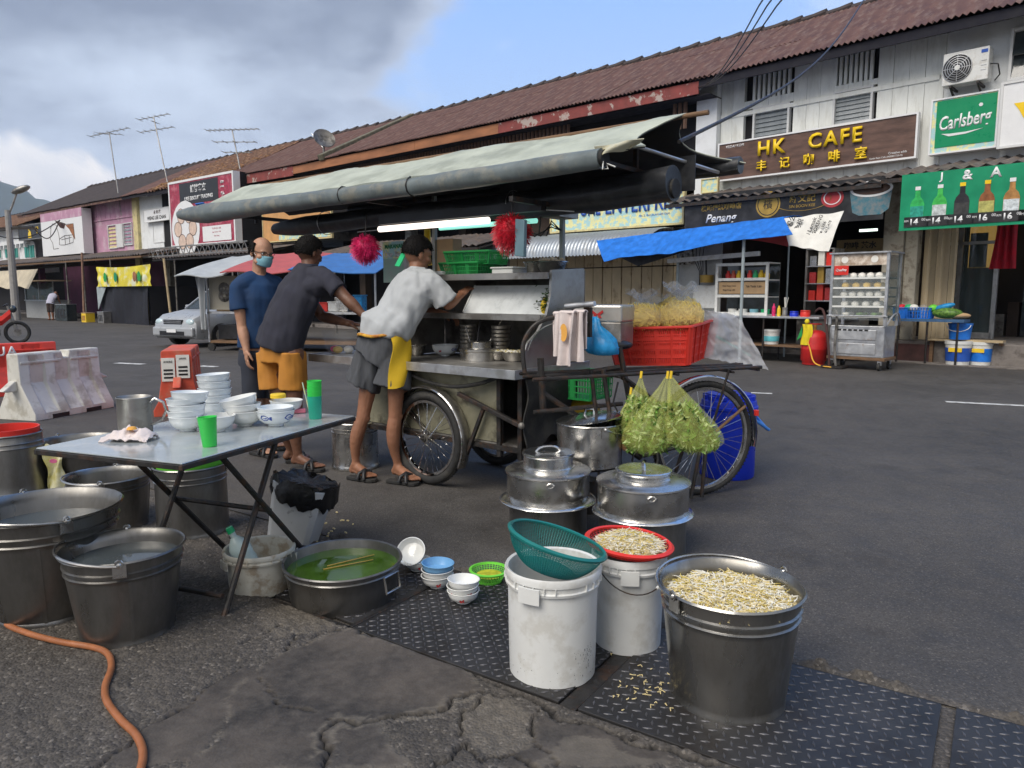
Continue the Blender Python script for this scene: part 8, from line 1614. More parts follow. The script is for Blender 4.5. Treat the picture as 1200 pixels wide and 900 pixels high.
MB().b2((-w_/2, .02, 1.0), (w_/2, .03, 1.9)).build('glass_pane', M['glass'], t, smooth=0); MB().b2((-w_/2-.1, -.3, 2.0), (w_/2+.1, .9, 2.06)).build('roof', mat('roof_pale', (.45,.33,.22), .7), t, smooth=0)
for k in range(5): MB().b2((-w_/2+.2+k*.45, .3, 1.0), (-w_/2+.45+k*.45, .5, 1.25)).build('goods', M[['red_plastic', 'cardboard', 'paper', 'yellow', 'white_plastic'][k]], t, smooth=0)
p = FC.w(FC.px(58, 345, -3.3)[0], -3.3, 0); t = thing('person', 'person in pale shirt bending over with the back turned, far left under the awning', 'person', p, 0); s_ = 1.0
bd = MB();
for sx in (-.09, .09): limb(bd, (sx, 0, .82), (sx, -.02, .45), .085, .08, .055); limb(bd, (sx, -.02, .45), (sx, .02, .06), .055, .06, .035); bd.sph((sx, -.03, .035), (.045, .12, .035), 10)
eloft(bd, [(0, 0, .85), (0, .1, 1.05), (.02, .28, 1.25), (.02, .38, 1.33)], [.15, .16, .19, .07], [.12, .12, .12, .06], (1, 0, 0)); bd.sph((.02, .52, 1.36), (.085, .11, .11), 14)
for sx in (-.2, .22): limb(bd, (sx, .30, 1.22), (sx*1.1, .36, .98), .05, .05, .04); limb(bd, (sx*1.1, .36, .98), (sx, .5, .82), .04, .04, .03)
me_ = remesh(bd, .012, 2); o = bpy.data.objects.new('body', me_); me_.materials.clear(); me_.materials.append(M['skin']); COL.objects.link(o); o.parent = t
sh = MB(); eloft(sh, [(0, -.01, .80), (0, .08, 1.0), (.02, .27, 1.24), (.02, .36, 1.32)], [.21, .20, .23, .09], [.15, .15, .15, .08], (1, 0, 0)); me_ = remesh(sh, .014, 2, .015, 6); me_.materials.clear(); me_.materials.append(mat('cloth_lilac', (.42,.42,.52), .9)); o = bpy.data.objects.new('shirt', me_); COL.objects.link(o); o.parent = t
sh = MB();
for sx in (-.09, .09): limb(sh, (sx, 0, .86), (sx, -.02, .45), .11, .10, .085)
me_ = remesh(sh, .014, 2); me_.materials.clear(); me_.materials.append(mat('cloth_brown', (.05,.035,.03), .9)); o = bpy.data.objects.new('shorts', me_); COL.objects.link(o); o.parent = t
MB().sph((.02, .54, 1.385), (.09, .11, .10), 12).build('hair', M['hair'], t)
p = onz(-12, 404); t = thing('motorcycle', 'red and black motorcycle parked at the far left edge', 'motorcycle', p, R(35))
def tor(c, r, w_): return MB().tube([(c[0]+r*math.cos(a), c[1], c[2]+r*math.sin(a)) for a in [2*math.pi*i/28 for i in range(28)]], w_, 8, loop=True)
for x in (-.62, .62): tor((x, 0, .30), .26, .045).build('wheel', M['rubber'], t); MB().cyl((x, -.04, .3), (x, .04, .3), .10, 14).build('hub', M['steel_dull'], t)
MB().loft([[(x, s_*w_, z+dz) for s_, dz in ((-1, 0), (-.6, .12), (.6, .12), (1, 0), (.6, -.12), (-.6, -.12))] for x, z, w_ in ((-.75, .62, .05), (-.45, .66, .13), (-.05, .55, .15), (.3, .62, .12), (.5, .8, .06))]).build('fairing', M['red_plastic'], t, smooth=40)
MB().sph((-.25, 0, .82), (.42, .14, .07), 16).build('seat', M['black'], t); MB().cyl((.62, 0, .3), (.45, 0, 1.0), .035, 8).build('fork', M['steel_dull'], t); MB().tube([(.36, -.32, 1.0), (.45, -.15, 1.05), (.45, .15, 1.05), (.36, .32, 1.0)], .018, 8).build('handlebar', M['black'], t); MB().sph((.56, 0, .92), (.09, .10, .10), 12).build('headlight', M['glass_dark'], t); MB().box((0, 0, .32), (.5, .2, .22)).build('engine', M['steel_grime'], t, smooth=0, bevel=.03)
for i, (px, py, m_, lb, sz) in enumerate(((96, 405, 'yellow', 'yellow printed carton standing beyond the white barrier', (.5, .4, .42)), (116, 406, 'steel_dull', 'grey metal box right of the yellow carton', (.5, .4, .5)), (70, 408, 'glass_dark', 'dark low cabinet left of the yellow carton by the poles', (.9, .5, .8)))):
    p = FC.w(FC.px(px, 345, -3.6)[0], -3.6, 0); t = thing('box', lb, 'box', p, FC.a+.1*i); w_, d_, h_ = sz; MB().b2((-w_/2, 0, 0), (w_/2, d_, h_)).build('body', M[m_], t, smooth=0, bevel=.01); MB().b2((-w_/2-.01, -.01, h_+.002), (w_/2+.01, d_+.01, h_+.03)).build('lid', M['alu' if i else 'cardboard'], t, smooth=0)
    for k in range(3): fp(t, 'print', [(-w_*.35+k*w_*.25, h_*.2), (-w_*.2+k*w_*.25, h_*.2), (-w_*.2+k*w_*.25, h_*.75), (-w_*.35+k*w_*.25, h_*.75)], M['fascia_brown' if i == 0 else 'black'], -.002, .004)
SFd = Frame(*(onz(250, 411).to_2d()), -12.0);
def sb(px0, px1, py0, py1, d=0): a = SFd.px(px0, py0, d); b = SFd.px(px1, py1, d); return a[0], b[0], b[1], a[1]
t = thing('market_stall', 'wheeled stall with grey, red and blue sheet roof behind the standing men', 'stall', SFd.w(0, 0, 0), SFd.a)
xr1 = SFd.px(446, 345, 0)[0]; xg = SFd.px(215, 345, 0)[0]; zA = SFd.px(262, 318, 0)[1]
def slab(nm, pxa, pxb, m_, z0, z1, d0=-.5, d1=1.8, ends=0.0):
    a = SFd.px(pxa, 345, -.2)[0]; b = SFd.px(pxb, 345, -.2)[0]
    MB().sheet(lambda u, v: (a+(b-a)*u, d0+(d1-d0)*v, z0+(z1-z0)*v+.03*math.sin(u*7+v*4)-ends*u*u*(1-v)), 20, 8, .02).build(nm, M[m_] if isinstance(m_, str) else m_, t, smooth=70)
slab('grey_sheet', 215, 272, mat('sheet_grey', (.40,.42,.42), .6, var=.1), zA-.12, zA+.45); slab('red_sheet', 268, 350, mat('sheet_pink', (.42,.09,.09), .7, var=.15), zA-.05, zA+.50); slab('blue_sheet', 346, 447, mat('sheet_blue', (.04,.15,.40), .6, var=.15, bump=.3, bscale=6), zA+.0, zA+.50, ends=.10)
xa_, xb_ = SFd.px(243, 345, 0)[0], SFd.px(440, 345, 0)[0]
for x in (xa_, (xa_*2+xb_)/3, xb_): MB().cyl((x, 0, .2), (x, 0, zA), .025, 8).build('post', M['alu'], t); MB().cyl((x, 1.3, .2), (x, 1.3, zA+.3), .025, 8).build('post', M['alu'], t)
MB().b2((xa_, -.05, .86), (xb_, 1.3, .91)).build('table_top', M['alu'], t, smooth=0); MB().b2((xa_, 0, .18), (xb_, 1.3, .24)).build('lower_shelf', M['wood'], t, smooth=0)
s0, s1, z0, z1 = sb(245, 276, 325, 380, .05); MB().b2((xa_+.02, .04, .95), (xa_+1.0, .06, zA-.1)).build('back_banner', mat('old_print', (.50,.47,.38), .8, var=.4, scale=3, col2=(.30,.28,.24)), t, smooth=0); rect_text(t, '80', xa_+.55, 1.35, .45, M['steel_grime'], .035, bold=.05)
MB().sheet(lambda u, v: (xa_-.22+.25*u+.12*v*(1-u), -.12+.05*math.sin(u*9+v*3), zA-.05-(zA-.55)*v), 12, 12, .012).build('white_curtain', M['cloth_white'], t, smooth=80)
MB().b2((xa_+.1, .2, .26), (xa_+.9, .8, .60)).build('black_crate', M['black'], t, smooth=0, bevel=.01); MB().b2((xa_+.15, .1, .915), (xa_+.5, .5, 1.12)).build('carton', M['cardboard'], t, smooth=0)
for x in (xa_+.05, xb_-.05): MB().cyl((x, -.03, .09), (x, .03, .09), .09, 14).build('castor', M['rubber'], t)
for i, (x, m_, w_, h_) in enumerate(((1.55, 'styro', .35, .25), (2.0, 'red_plastic', .45, .18), (2.45, 'steel', .3, .3), (1.8, 'paper', .3, .45), (2.75, 'blue_bag', .2, .35), (2.3, 'white_plastic', .3, .2))):
    x *= (xb_-xa_)/3.2; o_ = thing('container', ['white foam box on the stall table behind the slate shirt', 'flat red crate on the stall table between the two men', 'steel pot on the stall table near the blue roof end', 'white paper parcel on the stall table under the red roof', 'blue bag standing at the right end of the stall table', 'white tub on the stall table below the blue roof'][i], 'container', SFd.w(xa_+x, .5, .912), SFd.a); MB().b2((-w_/2, -.15, 0), (w_/2, .15, h_)).build('body', M[m_], o_, smooth=0, bevel=.02); MB().b2((-w_/2-.01, -.16, h_+.002), (w_/2+.01, .16, h_+.03)).build('lid', M[m_], o_, smooth=0)
def fa(px, py, d): return FA.px(px, py, d)
st = thing('market_stall', 'snack stall under a blue tarp with thin pipe posts, right of the cart', 'stall', FA.w(-2.0, -2.7, 0), FA.a); SX, SD = -2.0, -2.7
def sm_(mb, nm, m, **k): mb.v = [(x-SX, y-SD, z) for x, y, z in mb.v]; return mb.build(nm, m if not isinstance(m, str) else M[m], st, **k)
a0, az0 = fa(699, 282, -2.5); b0_, bz0 = fa(918, 254, -2.5); a1, az1 = fa(708, 307, -3.0); b1_, bz1 = fa(930, 273, -3.0)
def tarp(u, v):
    x0 = a0+(b0_-a0)*u; z0 = az0+(bz0-az0)*u; x1 = a1+(b1_-a1)*u; z1 = az1+(bz1-az1)*u; k = v
    return Vector((x0+(x1-x0)*k, -2.5-.5*k-.05*math.sin(u*15)*k, z0+(z1-z0)*k+.018*noise.noise(Vector((u*14, v*5, 1)))+.03*math.sin(u*11)*k-.07*k*(1-k)))
sm_(MB().sheet(tarp, 90, 14, .008), 'blue_tarp', 'blue_tarp', smooth=70)
sm_(MB().sheet(lambda u, v: Vector((a0+.05+(b0_-a0-.1)*u, -2.45+1.5*v, (az0+(bz0-az0)*u)+.0+.12*math.sin(v*math.pi)-.04)), 20, 10, .01), 'blue_tarp', 'blue_tarp', smooth=70)
r0_, rz0 = fa(806, 281, -2.4); r1_, rz1 = fa(930, 290, -2.4); r2_, rz2 = fa(925, 262, -2.4)
sm_(MB().sheet(lambda u, v: Vector((r0_+(r2_-r0_)*u, -2.42+.03*math.sin(u*9), (rz0+.0)*(1-u)+rz2*u-(.03+.40*u*u)*v)), 24, 6, .01), 'red_lining', 'red_tarp', smooth=70)
r3, rz3 = fa(765, 300, -2.4); sm_(MB().prism([(fa(728, 302, -2.4)[0], fa(728, 302, -2.4)[1]), (fa(815, 285, -2.4)[0], fa(815, 285, -2.4)[1]), (fa(800, 296, -2.4)[0], fa(800, 296, -2.4)[1]), (fa(748, 312, -2.4)[0], fa(748, 312, -2.4)[1])], -2.42, -2.40, 0, 'y'), 'black_flap', 'tarp_dark', smooth=0)
mm('post_blue', (.36,.42,.44), .5, .3, var=.1)
for px, d, y0 in ((795, -2.0, 290), (872, -2.75, 277), (925, -1.2, 280)):
    x, z = fa(px, y0, d); sm_(MB().cyl((x, d, 0), (x, d, z), .032 if px != 925 else .02, 10), 'post', 'post_blue')
x0, z0 = fa(783, 306, -2.2); x1, z1 = fa(890, 297, -2.2); sm_(MB().bar((x0, -2.2, z0), (x1, -2.2, z1), .08, .09), 'lamp_rail', 'white_plastic', smooth=0)
tx0, tz = fa(800, 371, -2.6); tx1, _ = fa(960, 371, -2.6); tz = fa(880, 370, -2.6)[1]
tb_ = thing('stall_table', 'long pale topped table of the snack stall with thin dark legs', 'table', FA.w((tx0+tx1)/2, -2.6, 0), FA.a); w_ = tx1-tx0
MB().b2((-w_/2, 0, tz-.04), (w_/2, .8, tz)).build('table_top', M['alu'], tb_, smooth=0, bevel=.005); MB().b2((-w_/2+.1, .1, .30), (w_/2-.1, .7, .33)).build('lower_shelf', M['wood'], tb_, smooth=0)
for x in (-w_/2+.15, w_*.12, w_/2-.15):
    for y in (.05, .75): MB().cyl((x, y, 0), (x, y, tz-.04), .018, 8).build('leg', M['iron'], tb_)
MB().bar((-w_/2+.1, -.01, tz-.1), (w_*.05, -.01, .1), .02, .02).build('brace', mat('teal_paint', (.05,.28,.25), .5), tb_, smooth=0)
q = stall_box(FA, -2.3, 839, 901, 308, 371); t = thing('display_cabinet', 'white framed glass cabinet of snacks standing on the stall table', 'cabinet', FA.w((q[0]+q[1])/2, -2.3, tz), FA.a); w_, h_ = q[1]-q[0], q[3]-tz; f = .055
mb = MB();
for x in (-w_/2, w_/2-f): mb.b2((x, 0, 0), (x+f, .03, h_));
mb.b2((-w_/2+f, 0, 0), (w_/2-f, .03, f)).b2((-w_/2+f, 0, h_-f), (w_/2-f, .03, h_)).b2((-w_/2+f, 0, h_*.34), (w_/2-f, .03, h_*.34+f)).b2((-w_/2+f, 0, h_*.66), (w_/2-f, .03, h_*.66+f)); mb.build('frame', M['white_plastic'], t, smooth=0)
MB().b2((-w_/2, .031, 0), (w_/2, .5, .02)).b2((-w_/2, .031, h_*.34), (w_/2, .5, h_*.36)).b2((-w_/2, .031, h_*.66), (w_/2, .5, h_*.68)).b2((-w_/2, .031, h_-.02), (w_/2, .5, h_)).build('shelf', M['white_plastic'], t, smooth=0); MB().b2((-w_/2, .5, 0), (w_/2, .52, h_)).build('back', M['glass_dark'], t, smooth=0)
for k in range(2): MB().b2((-w_/2+f+k*(w_/2-f)+.01, .04, h_*.41), (-w_/2+f+(k+1)*(w_/2-f)-.02, .05, h_*.64)).build('cardboard_sign', M['cardboard'], t, smooth=0);
rect_text(t, 'Char Koay Teow', -w_*.24, h_*.56, .04, M['sign_black'], .036); rect_text(t, 'Kopi Peng 1.80', -w_*.24, h_*.48, .04, M['sign_black'], .036); rect_text(t, 'Teh Tarik 1.60', w_*.22, h_*.55, .04, M['sign_black'], .036)
cols = ['red_plastic', 'barrier_orange', 'yellow', 'black', 'red_basket', 'green_cap', 'yellow', 'yellow']
for k in range(8):
    x = -w_/2+.15+k*(w_-.3)/7; MB().lathe([(.001, 0), (.05, 0), (.055, .10), (.03, .16), (.03, .19), (.001, .19)], 12, c=(x, .25, h_*.68)).build('packet', M[cols[k]], t)
    if k % 2: MB().lathe([(.001, 0), (.08, 0), (.09, .10), (.001, .10)], 14, c=(x, .25, .02)).build('tub', M[['white_plastic', 'styro', 'mask_blue', 'green_cap'][k//2]], t)
for i, (px, nm, m_, r_, h_, lb) in enumerate(((908, 'bottle', 'mop_pink', .035, .24, 'pink capped sauce bottle on the stall table beside the cabinet'), (914, 'bottle', 'yellow', .035, .2, 'yellow squeeze bottle on the stall table'), (921, 'chopstick_holder', 'steel_dull', .05, .17, 'grey holder of chopsticks on the stall table'), (932, 'tub', 'blue_plastic', .08, .10, 'dark blue tub on the stall table'), (945, 'tub', 'red_plastic', .09, .12, 'red tub heaped with wrappers at the end of the stall table'), (866, 'tub', 'styro', .07, .09, 'white tub at the cabinet foot on the stall table'))):
    x, _ = fa(px, 368, -2.45); t = thing(nm, lb, nm.split('_')[0], FA.w(x, -2.5, tz), FA.a); MB().lathe([(.001, 0), (r_, 0), (r_, h_*.6), (r_*.9, h_*.72), (r_*.45 if nm == 'bottle' else r_, h_*.86), (r_*.4 if nm == 'bottle' else r_*.95, h_), (.001, h_)], 16).build('body', M[m_], t)
    if 'chop' in nm: [MB().cyl((0, 0, .1), (random.uniform(-.05, .05), random.uniform(-.03, .03), .36), .005, 5).build('chopstick', M['paper'], t) for _ in range(6)]
x, z = fa(805, 345, -1.9); t = thing('electric_meter', 'white meter box and hanging utensils on the panel left of the cabinet', 'meter box', FA.w(x, -1.9, 0), FA.a)
MB().b2((-.35, .1, 0), (.75, .14, 2.6)).build('panel', mat('panel_grey', (.45,.46,.45), .6, var=.1, stain=(.2,.2,.2), samt=.5), t, smooth=0); MB().b2((-.30, .02, 1.95), (.10, .10, 2.35)).build('poster', mat('poster', (.45,.25,.18), .6, var=.9, scale=14, col2=(.7,.7,.65)), t, smooth=0); MB().b2((.15, -.02, 1.0), (.7, .09, 1.5)).build('white_box', M['white_plastic'], t, smooth=0, bevel=.02); MB().lathe([(.001, 0), (.14, 0), (.15, .16), (.001, .16)], 18, c=(.52, -.08, 1.55)).build('pot', M['gold'], t); MB().cyl((.52, -.1, 1.7), (.50, -.1, 2.05), .02, 6).build('ladle', M['black'], t)
for k in range(4): MB().tube([(.1+.1*k, 0, 2.4), (.15+.08*k, -.05, 2.1), (.3+.03*k, -.02, 1.8), (.3, .0, 1.5)], .008, 5).build('cable', M['black'], t)
def lob(px, pyb, d, name, label, cat, prof, m, n=28, group=None, parts=()):
    x, _ = fa(px, pyb, d); t = thing(name, label, cat, FA.w(x, d, 0), FA.a, group); MB().lathe(prof, n).build('body', M[m], t, smooth=40); return t, x
x, z = fa(904, 397, -2.3); t = thing('pail', 'white and teal paint pail on the shelf under the stall table', 'pail', FA.w(x, -2.3, .332), FA.a); MB().lathe([(.001, 0), (.13, 0), (.15, .24), (.16, .25), (.16, .29), (.001, .29)], 28).build('body', M['white_plastic'], t, smooth=40); MB().lathe([(.136, .06), (.143, .06), (.150, .15), (.145, .16)], 28).build('label_print', mat('teal_label', (.10,.42,.48), .5), t)
x, z = fa(953, 428, -2.5); t = thing('gas_cylinder', 'red gas cylinder with a yellow cloth over its valve by the bun trolley', 'gas cylinder', FA.w(x, -2.5, .012), FA.a)
zc = fa(953, 388, -2.5)[1]; MB().lathe([(.001, .02), (.19, .02), (.19, 0), (.20, 0), (.20, .05), (.23, .08), (.23, zc*.45), (.232, zc*.46), (.23, zc*.47), (.23, zc*.80), (.20, zc*.92), (.12, zc), (.05, zc+.01), (.001, zc+.01)], 32).build('body', mat('gas_red', (.50,.02,.02), .4, var=.15, stain=(.2,.02,.02), samt=.5), t, smooth=50)
MB().tube([(.11*math.cos(a), .11*math.sin(a), zc+.12) for a in [i*.45 for i in range(14)]], .013, 6, loop=True).build('collar', M['ink_red'], t); MB().cyl((0, 0, zc), (0, 0, zc+.12), .03, 10).build('valve', M['gold'], t)
MB().sheet(lambda u, v: (-.14+.17*u+.02*math.sin(v*5), -.235-.0*v+.02*math.sin(u*8), zc+.12-.38*v), 8, 10, .01).build('yellow_cloth', mat('cloth_yellow', (.75,.60,.02), .8), t, smooth=70); MB().sph((-.07, -.2, zc+.17), (.045, .04, .05), 10).build('yellow_knot', mat('cloth_yellow2', (.75,.60,.02), .8), t); MB().prism([(-.24, zc-.18), (-.15, zc+.08), (-.14, zc-.10)], -.22, -.21, 0, 'y').build('green_cloth', M['green_basket'], t, smooth=0)
MB().tube(cr_spline([(-.02, -.24, zc-.2), (.05, -.3, .3), (.2, -.42, .06), (.5, -.5, .015), (.7, -.3, .015)]), .012, 6).build('hose', mat('hose_orange', (.70,.38,.04), .5), t)
q = stall_box(FA, -2.87, 977, 1042, 297, 432, 0); w_ = q[1]-q[0]; H_ = q[3]; t = thing('bun_trolley', 'tall steamed bun trolley with glass cabinet on a steel box and castors', 'trolley', FA.w((q[0]+q[1])/2, -2.87, 0), FA.a); a, b = -w_/2, w_/2; D_ = .58; zl = .17; zb = fa(1010, 382, -2.87)[1]; zc = fa(1010, 370, -2.87)[1]
mb = MB()
MB().b2((a-.03, 0, zl), (b+.03, D_, zl+.05)).build('base_tray', M['wood'], t, smooth=0, bevel=.005); MB().b2((a, .01, zl+.052), (b, D_-.01, zb)).build('steel_box', M['alu'], t, smooth=0, bevel=.008)
for k in range(2): MB().b2((a+.04, -.004, zl+.10+k*(zb-zl)*.42), (b-.13, .008, zl+.05+(k+1)*(zb-zl)*.40)).build('door_panel', mat('panel_alu', (.50,.51,.52), .45, .7, var=.15, scale=6, stain=(.32,.18,.08), samt=.7, sscale=5, sthr=(.58, .66)), t, smooth=0, bevel=.006)
for k in range(6): MB().b2((a+.14+k*.09, -.006, zb-.09), (a+.20+k*.09, .009, zb-.06)).build('vent_slot', M['black'], t, smooth=0)
for x in (a, b):
    for y in (0, D_): MB().b2((x-.022, y-.022, zb), (x+.022, y+.022, H_)).build('post', M['alu'], t, smooth=0)
MB().b2((a-.05, -.05, H_), (b+.05, D_+.05, H_+.025)).build('top', M['alu'], t, smooth=0); MB().b2((a+.022, .0, H_-.20), (b-.022, .01, H_-.01)).build('header_print', mat('header_print', (.65,.45,.30), .5, var=.5, scale=9, col2=(.78,.70,.60)), t, smooth=0)
MB().b2((a+.03, -.012, H_-.36), (a+.27, -.003, H_-.20)).build('red_label', M['red_plastic'], t, smooth=0); rect_text(t, 'Quality', a+.15, H_-.28, .06, M['sign_white'], -.014, bold=.02)
disc(t, 'bun_print', a+.2, H_-.1, .06, M['bun'], -.003, .003, n=14); disc(t, 'bun_print', b-.22, H_-.1, .06, M['bun'], -.003, .003, n=14)
rnd = random.Random(5)
zs_ = [fa(1010, y, -2.87)[1] for y in (324.5, 336, 346.5, 358, 370)]
for k, zz in enumerate(zs_):
    MB().b2((a+.022, .0, zz-.035), (b-.022, D_-.02, zz-.004)).build('shelf', M['styro'], t, smooth=0)
    n = (5, 4, 5, 4, 3)[k]
    for i in range(n):
        for y in (.12, .34):
            MB().sph((a+.10+(w_-.2)*(i+.5)/n, y, zz+.028), (.065, .06, .052 if k != 4 else .03), 12).build('bun', M['bun_y' if k == 1 else ('leaf' if (k == 4 and i > 0) else 'bun')], t)
MB().b2((a+.022, .004, zb+.1), (b-.022, .008, H_-.37)).build('glass_front', mat('pane_clear', (.6,.66,.66), .05, alpha=.12, spec=.9), t, smooth=0); MB().b2((b-.002, .022, zb+.1), (b+.002, D_-.022, H_-.03)).build('glass_side', mat('pane_side', (.12,.17,.17), .05, alpha=.45, spec=.9), t, smooth=0)
MB().tube([(a-.04, -.04, zb+.02), (a-.04, -.04, zb+.17), (b+.04, -.04, zb+.17), (b+.04, -.04, zb+.02)], .014, 6).build('guard_rail', M['alu'], t); MB().tube(cr_spline([(b+.03, 0, zb+.02), (b+.10, .1, zb+.2), (b+.12, .3, zb+.2), (b+.08, .5, zb+.02)]), .014, 6).build('handle', M['alu'], t)
for x in (a+.06, b-.06):
    for y in (.05, D_-.06): MB().cyl((x-.02, y, .075), (x+.02, y, .075), .075, 16).build('castor', M['rubber'], t); MB().b2((x-.03, y-.03, .09), (x+.03, y+.03, zl)).build('castor_fork', M['alu'], t, smooth=0)
x, z = fa(963, 375, -3.0); t = thing('hand_truck', 'brown tubular hand truck leaning between the gas cylinder and bun trolley', 'hand truck', FA.w(x, -2.95, 0), FA.a); zz = fa(963, 362, -3)[1]
for o_ in (0, .22): MB().tube(cr_spline([(-.22+o_, .2, zz-.05), (-.12+o_, .15, zz), (-.02+o_, .1, zz-.1), (.12+o_*.5, 0, .4), (.16+o_*.5, -.02, .05)]), .022, 8).build('tube', M['steel_grime' if o_ else 'step_red'], t)
MB().b2((.02, -.05, 0.012), (.40, .2, .05)).build('toe_plate', M['iron'], t, smooth=0)
q = stall_box(FA, -1.2, 946, 977, 291, 352); t = thing('shelf_rack', 'steel shelf of red boxes and packets left of the bun trolley', 'shelf', FA.w((q[0]+q[1])/2, -1.2, .16), FA.a); w_ = q[1]-q[0]; z0 = q[2]-.16; z1 = q[3]-.16
for x in (-w_/2, w_/2): MB().b2((x-.02, 0, 0), (x+.02, .5, z1)).build('post', M['steel_dull'], t, smooth=0)
for k in range(4): MB().b2((-w_/2, -.02, z0+(z1-z0)*k/3.0-.02), (w_/2, .5, z0+(z1-z0)*k/3.0)).build('shelf', M['alu'], t, smooth=0)
for k in range(3):
    for j in range(3): hh = (.20, .32, .26)[j]*(1 if k != 1 else 1.1); MB().b2((-w_/2+.05+j*w_*.31, .05, z0+(z1-z0)*k/3.0+.001), (-w_/2+.02+(j+1)*w_*.30, .35, z0+(z1-z0)*k/3.0+hh)).build('packet', M[['red_plastic', 'red_basket', 'ink_red', 'gold', 'steel', 'paper'][(k*2+j) % 6]], t, smooth=0)
MB().b2((-w_/2-.1, -.2, z0-.35), (w_/2+.6, .4, z0-.30)).build('counter', M['alu'], t, smooth=0); MB().b2((-w_/2-.1, -.1, 0), (w_/2+.6, .4, z0-.36)).build('cabinet', M['steel_grime'], t, smooth=0)
x, z = fa(1008, 288, .6); t = thing('menu_board', 'yellowish menu board with dark characters in the dim cafe', 'menu board', FA.w(x, .6, z-.12), FA.a); MB().b2((-.5, 0, 0), (.5, .03, .26)).build('panel', mat('menu_dim', (.30,.22,.10), .7), t, smooth=0); rect_text(t, '咖啡 茶水', 0, .13, .16, M['sign_black'], -.004, bold=.03)
x, z = fa(1017, 271, .8); t = thing('ceiling_light', 'small lit tube lamp in the dim cafe ceiling', 'lamp', FA.w(x, .8, z), FA.a); MB().b2((-.18, 0, 0), (.18, .06, .05)).build('tube', mat('small_lamp', (.9,.95,.9), .5, emit=(.8,.95,.85), es=1.3), t, smooth=0)
c4 = [fa(917, 257, -2.4), fa(990, 248, -2.4), fa(979, 296, -2.4), fa(934, 289, -2.4)]
t = thing('printed_sheet', 'white printed sheet hanging askew off the right end of the blue tarp', 'sheet', FA.w(c4[0][0], -2.45, c4[2][1]), FA.a)
def ps(u, v):
    A_ = Vector((c4[0][0], c4[0][1]))*(1-u)+Vector((c4[1][0], c4[1][1]))*u; B_ = Vector((c4[3][0], c4[3][1]))*(1-u)+Vector((c4[2][0], c4[2][1]))*u; p = A_*(1-v)+B_*v
    return (p.x-c4[0][0], -.45*v*.6+.02*math.sin(u*9+v*5), p.y-c4[2][1]+.01*math.sin(u*14))
MB().sheet(ps, 24, 12, .008).build('sheet', M['paper'], t, smooth=70)
for i, (u, v, s, hh, rr_) in enumerate(((.12, .25, '全国公', .16, -75), (.30, .25, '免税', .14, -75), (.50, .45, 'Nasi Lemak', .09, -75), (.60, .45, 'MEE GORENG', .08, -75), (.72, .45, 'since 1986', .07, -75), (.82, .45, 'Kuih 012-478', .06, -75))):
    p = ps(u, v); rect_text(t, s, p[0], p[2], hh*.8, M['sign_black'], p[1]-.03, roty=R(68), bold=.01)
q = stall_box(FA, -.9, 1046, 1130, 374, 420); z_ = fa(1090, 374, -.9)[1]; tw = q[1]-q[0]; tbx = (q[0]+q[1])/2
t = thing('produce_table', 'low blue topped table of produce in front of the flaking pillar', 'table', FA.w(tbx, -.9, .0), FA.a); MB().b2((-tw/2, 0, z_-.05), (tw/2, .42, z_)).build('table_top', mat('table_blue', (.05,.12,.24), .6, var=.2), t, smooth=0)
for x in (-tw/2+.1, 0, tw/2-.1): MB().cyl((x, .03, 0), (x, .03, z_-.05), .02, 8).build('leg', M['iron'], t)
for i, (px0, px1, lb) in enumerate(((1047, 1061, 'smaller blue plastic crate at the left end of the produce table'), (1062, 1090, 'larger blue plastic crate of bags on the produce table'))):
    q2 = stall_box(FA, -.8, px0, px1, 363, 375); t = thing('crate', lb, 'crate', FA.w((q2[0]+q2[1])/2, -.65, z_+.003), FA.a, 'blue crates on the produce table'); crate_basket(t, q2[1]-q2[0], .3, .20, 'blue_tarp', .92, 3, 8, thick=.02);
    for k in range(3): o_ = tag(MB().sph((0, 0, 0), (.09, .08, .07), 12).build('plastic_bag', M[['styro', 'mop_red', 'green_cap', 'paper', 'clear_bag', 'green_mesh'][k+i*3]], loc=FA.w((q2[0]+q2[1])/2-.12+.12*k*(1+i*.4), -.65, z_+.20)), ['white', 'red', 'green', 'papery', 'clear', 'lime green'][k+i*3]+' bag poking out of the '+('smaller' if i == 0 else 'larger')+' blue crate', 'bag')
for i, (px, m_, lb, r_) in enumerate(((1110, 'leaf', 'leafy green vegetables in clear film on the produce table', (.26, .14, .10)), (1120, 'cardboard', 'brown paper bundle at the right of the produce table', (.24, .12, .06)), (1104, 'blue_bag', 'bright blue bag lying over the greens on the produce table', (.2, .08, .06)))):
    x, _ = fa(px, 370, -.7); tag(MB().sph((0, 0, 0), r_, 20).build('produce', M[m_], loc=FA.w(x, -.7+.03*i, z_+(.11, .07, .22)[i]), rot=(0, (0, 0, -.3)[i], FA.a)), lb, 'produce')
def pot2(px, pyt, pyb, wpx, d, z0, name, label, m, lab=None, group=None):
    x, zb_ = fa(px, pyb, d); _, zt = fa(px, pyt, d); r_ = wpx/2/FPX*dcam(FA.w(x, d, 0)); t = thing(name, label, 'bucket' if name == 'bucket' else 'pail', FA.w(x, d+r_, zb_ if z0 is None else z0), FA.a, group); h_ = zt-(zb_ if z0 is None else z0)
    MB().lathe([(.001, 0), (r_*.86, 0), (r_*.98, h_*.86), (r_*1.03, h_*.87), (r_*1.03, h_), (r_*.95, h_), (.001, h_*.98)], 28).build('body', M[m], t, smooth=40)
    if lab: MB().lathe([(r_*.885, h_*.15), (r_*.905, h_*.15), (r_*.965, h_*.72), (r_*.945, h_*.72)], 28).build('label_print', M[lab], t); fp(t, 'label_band', [(-r_*.5, h_*.55), (r_*.5, h_*.55), (r_*.5, h_*.72), (-r_*.5, h_*.72)], M['yellow'], -r_*.93, .01)
    return t, r_, h_
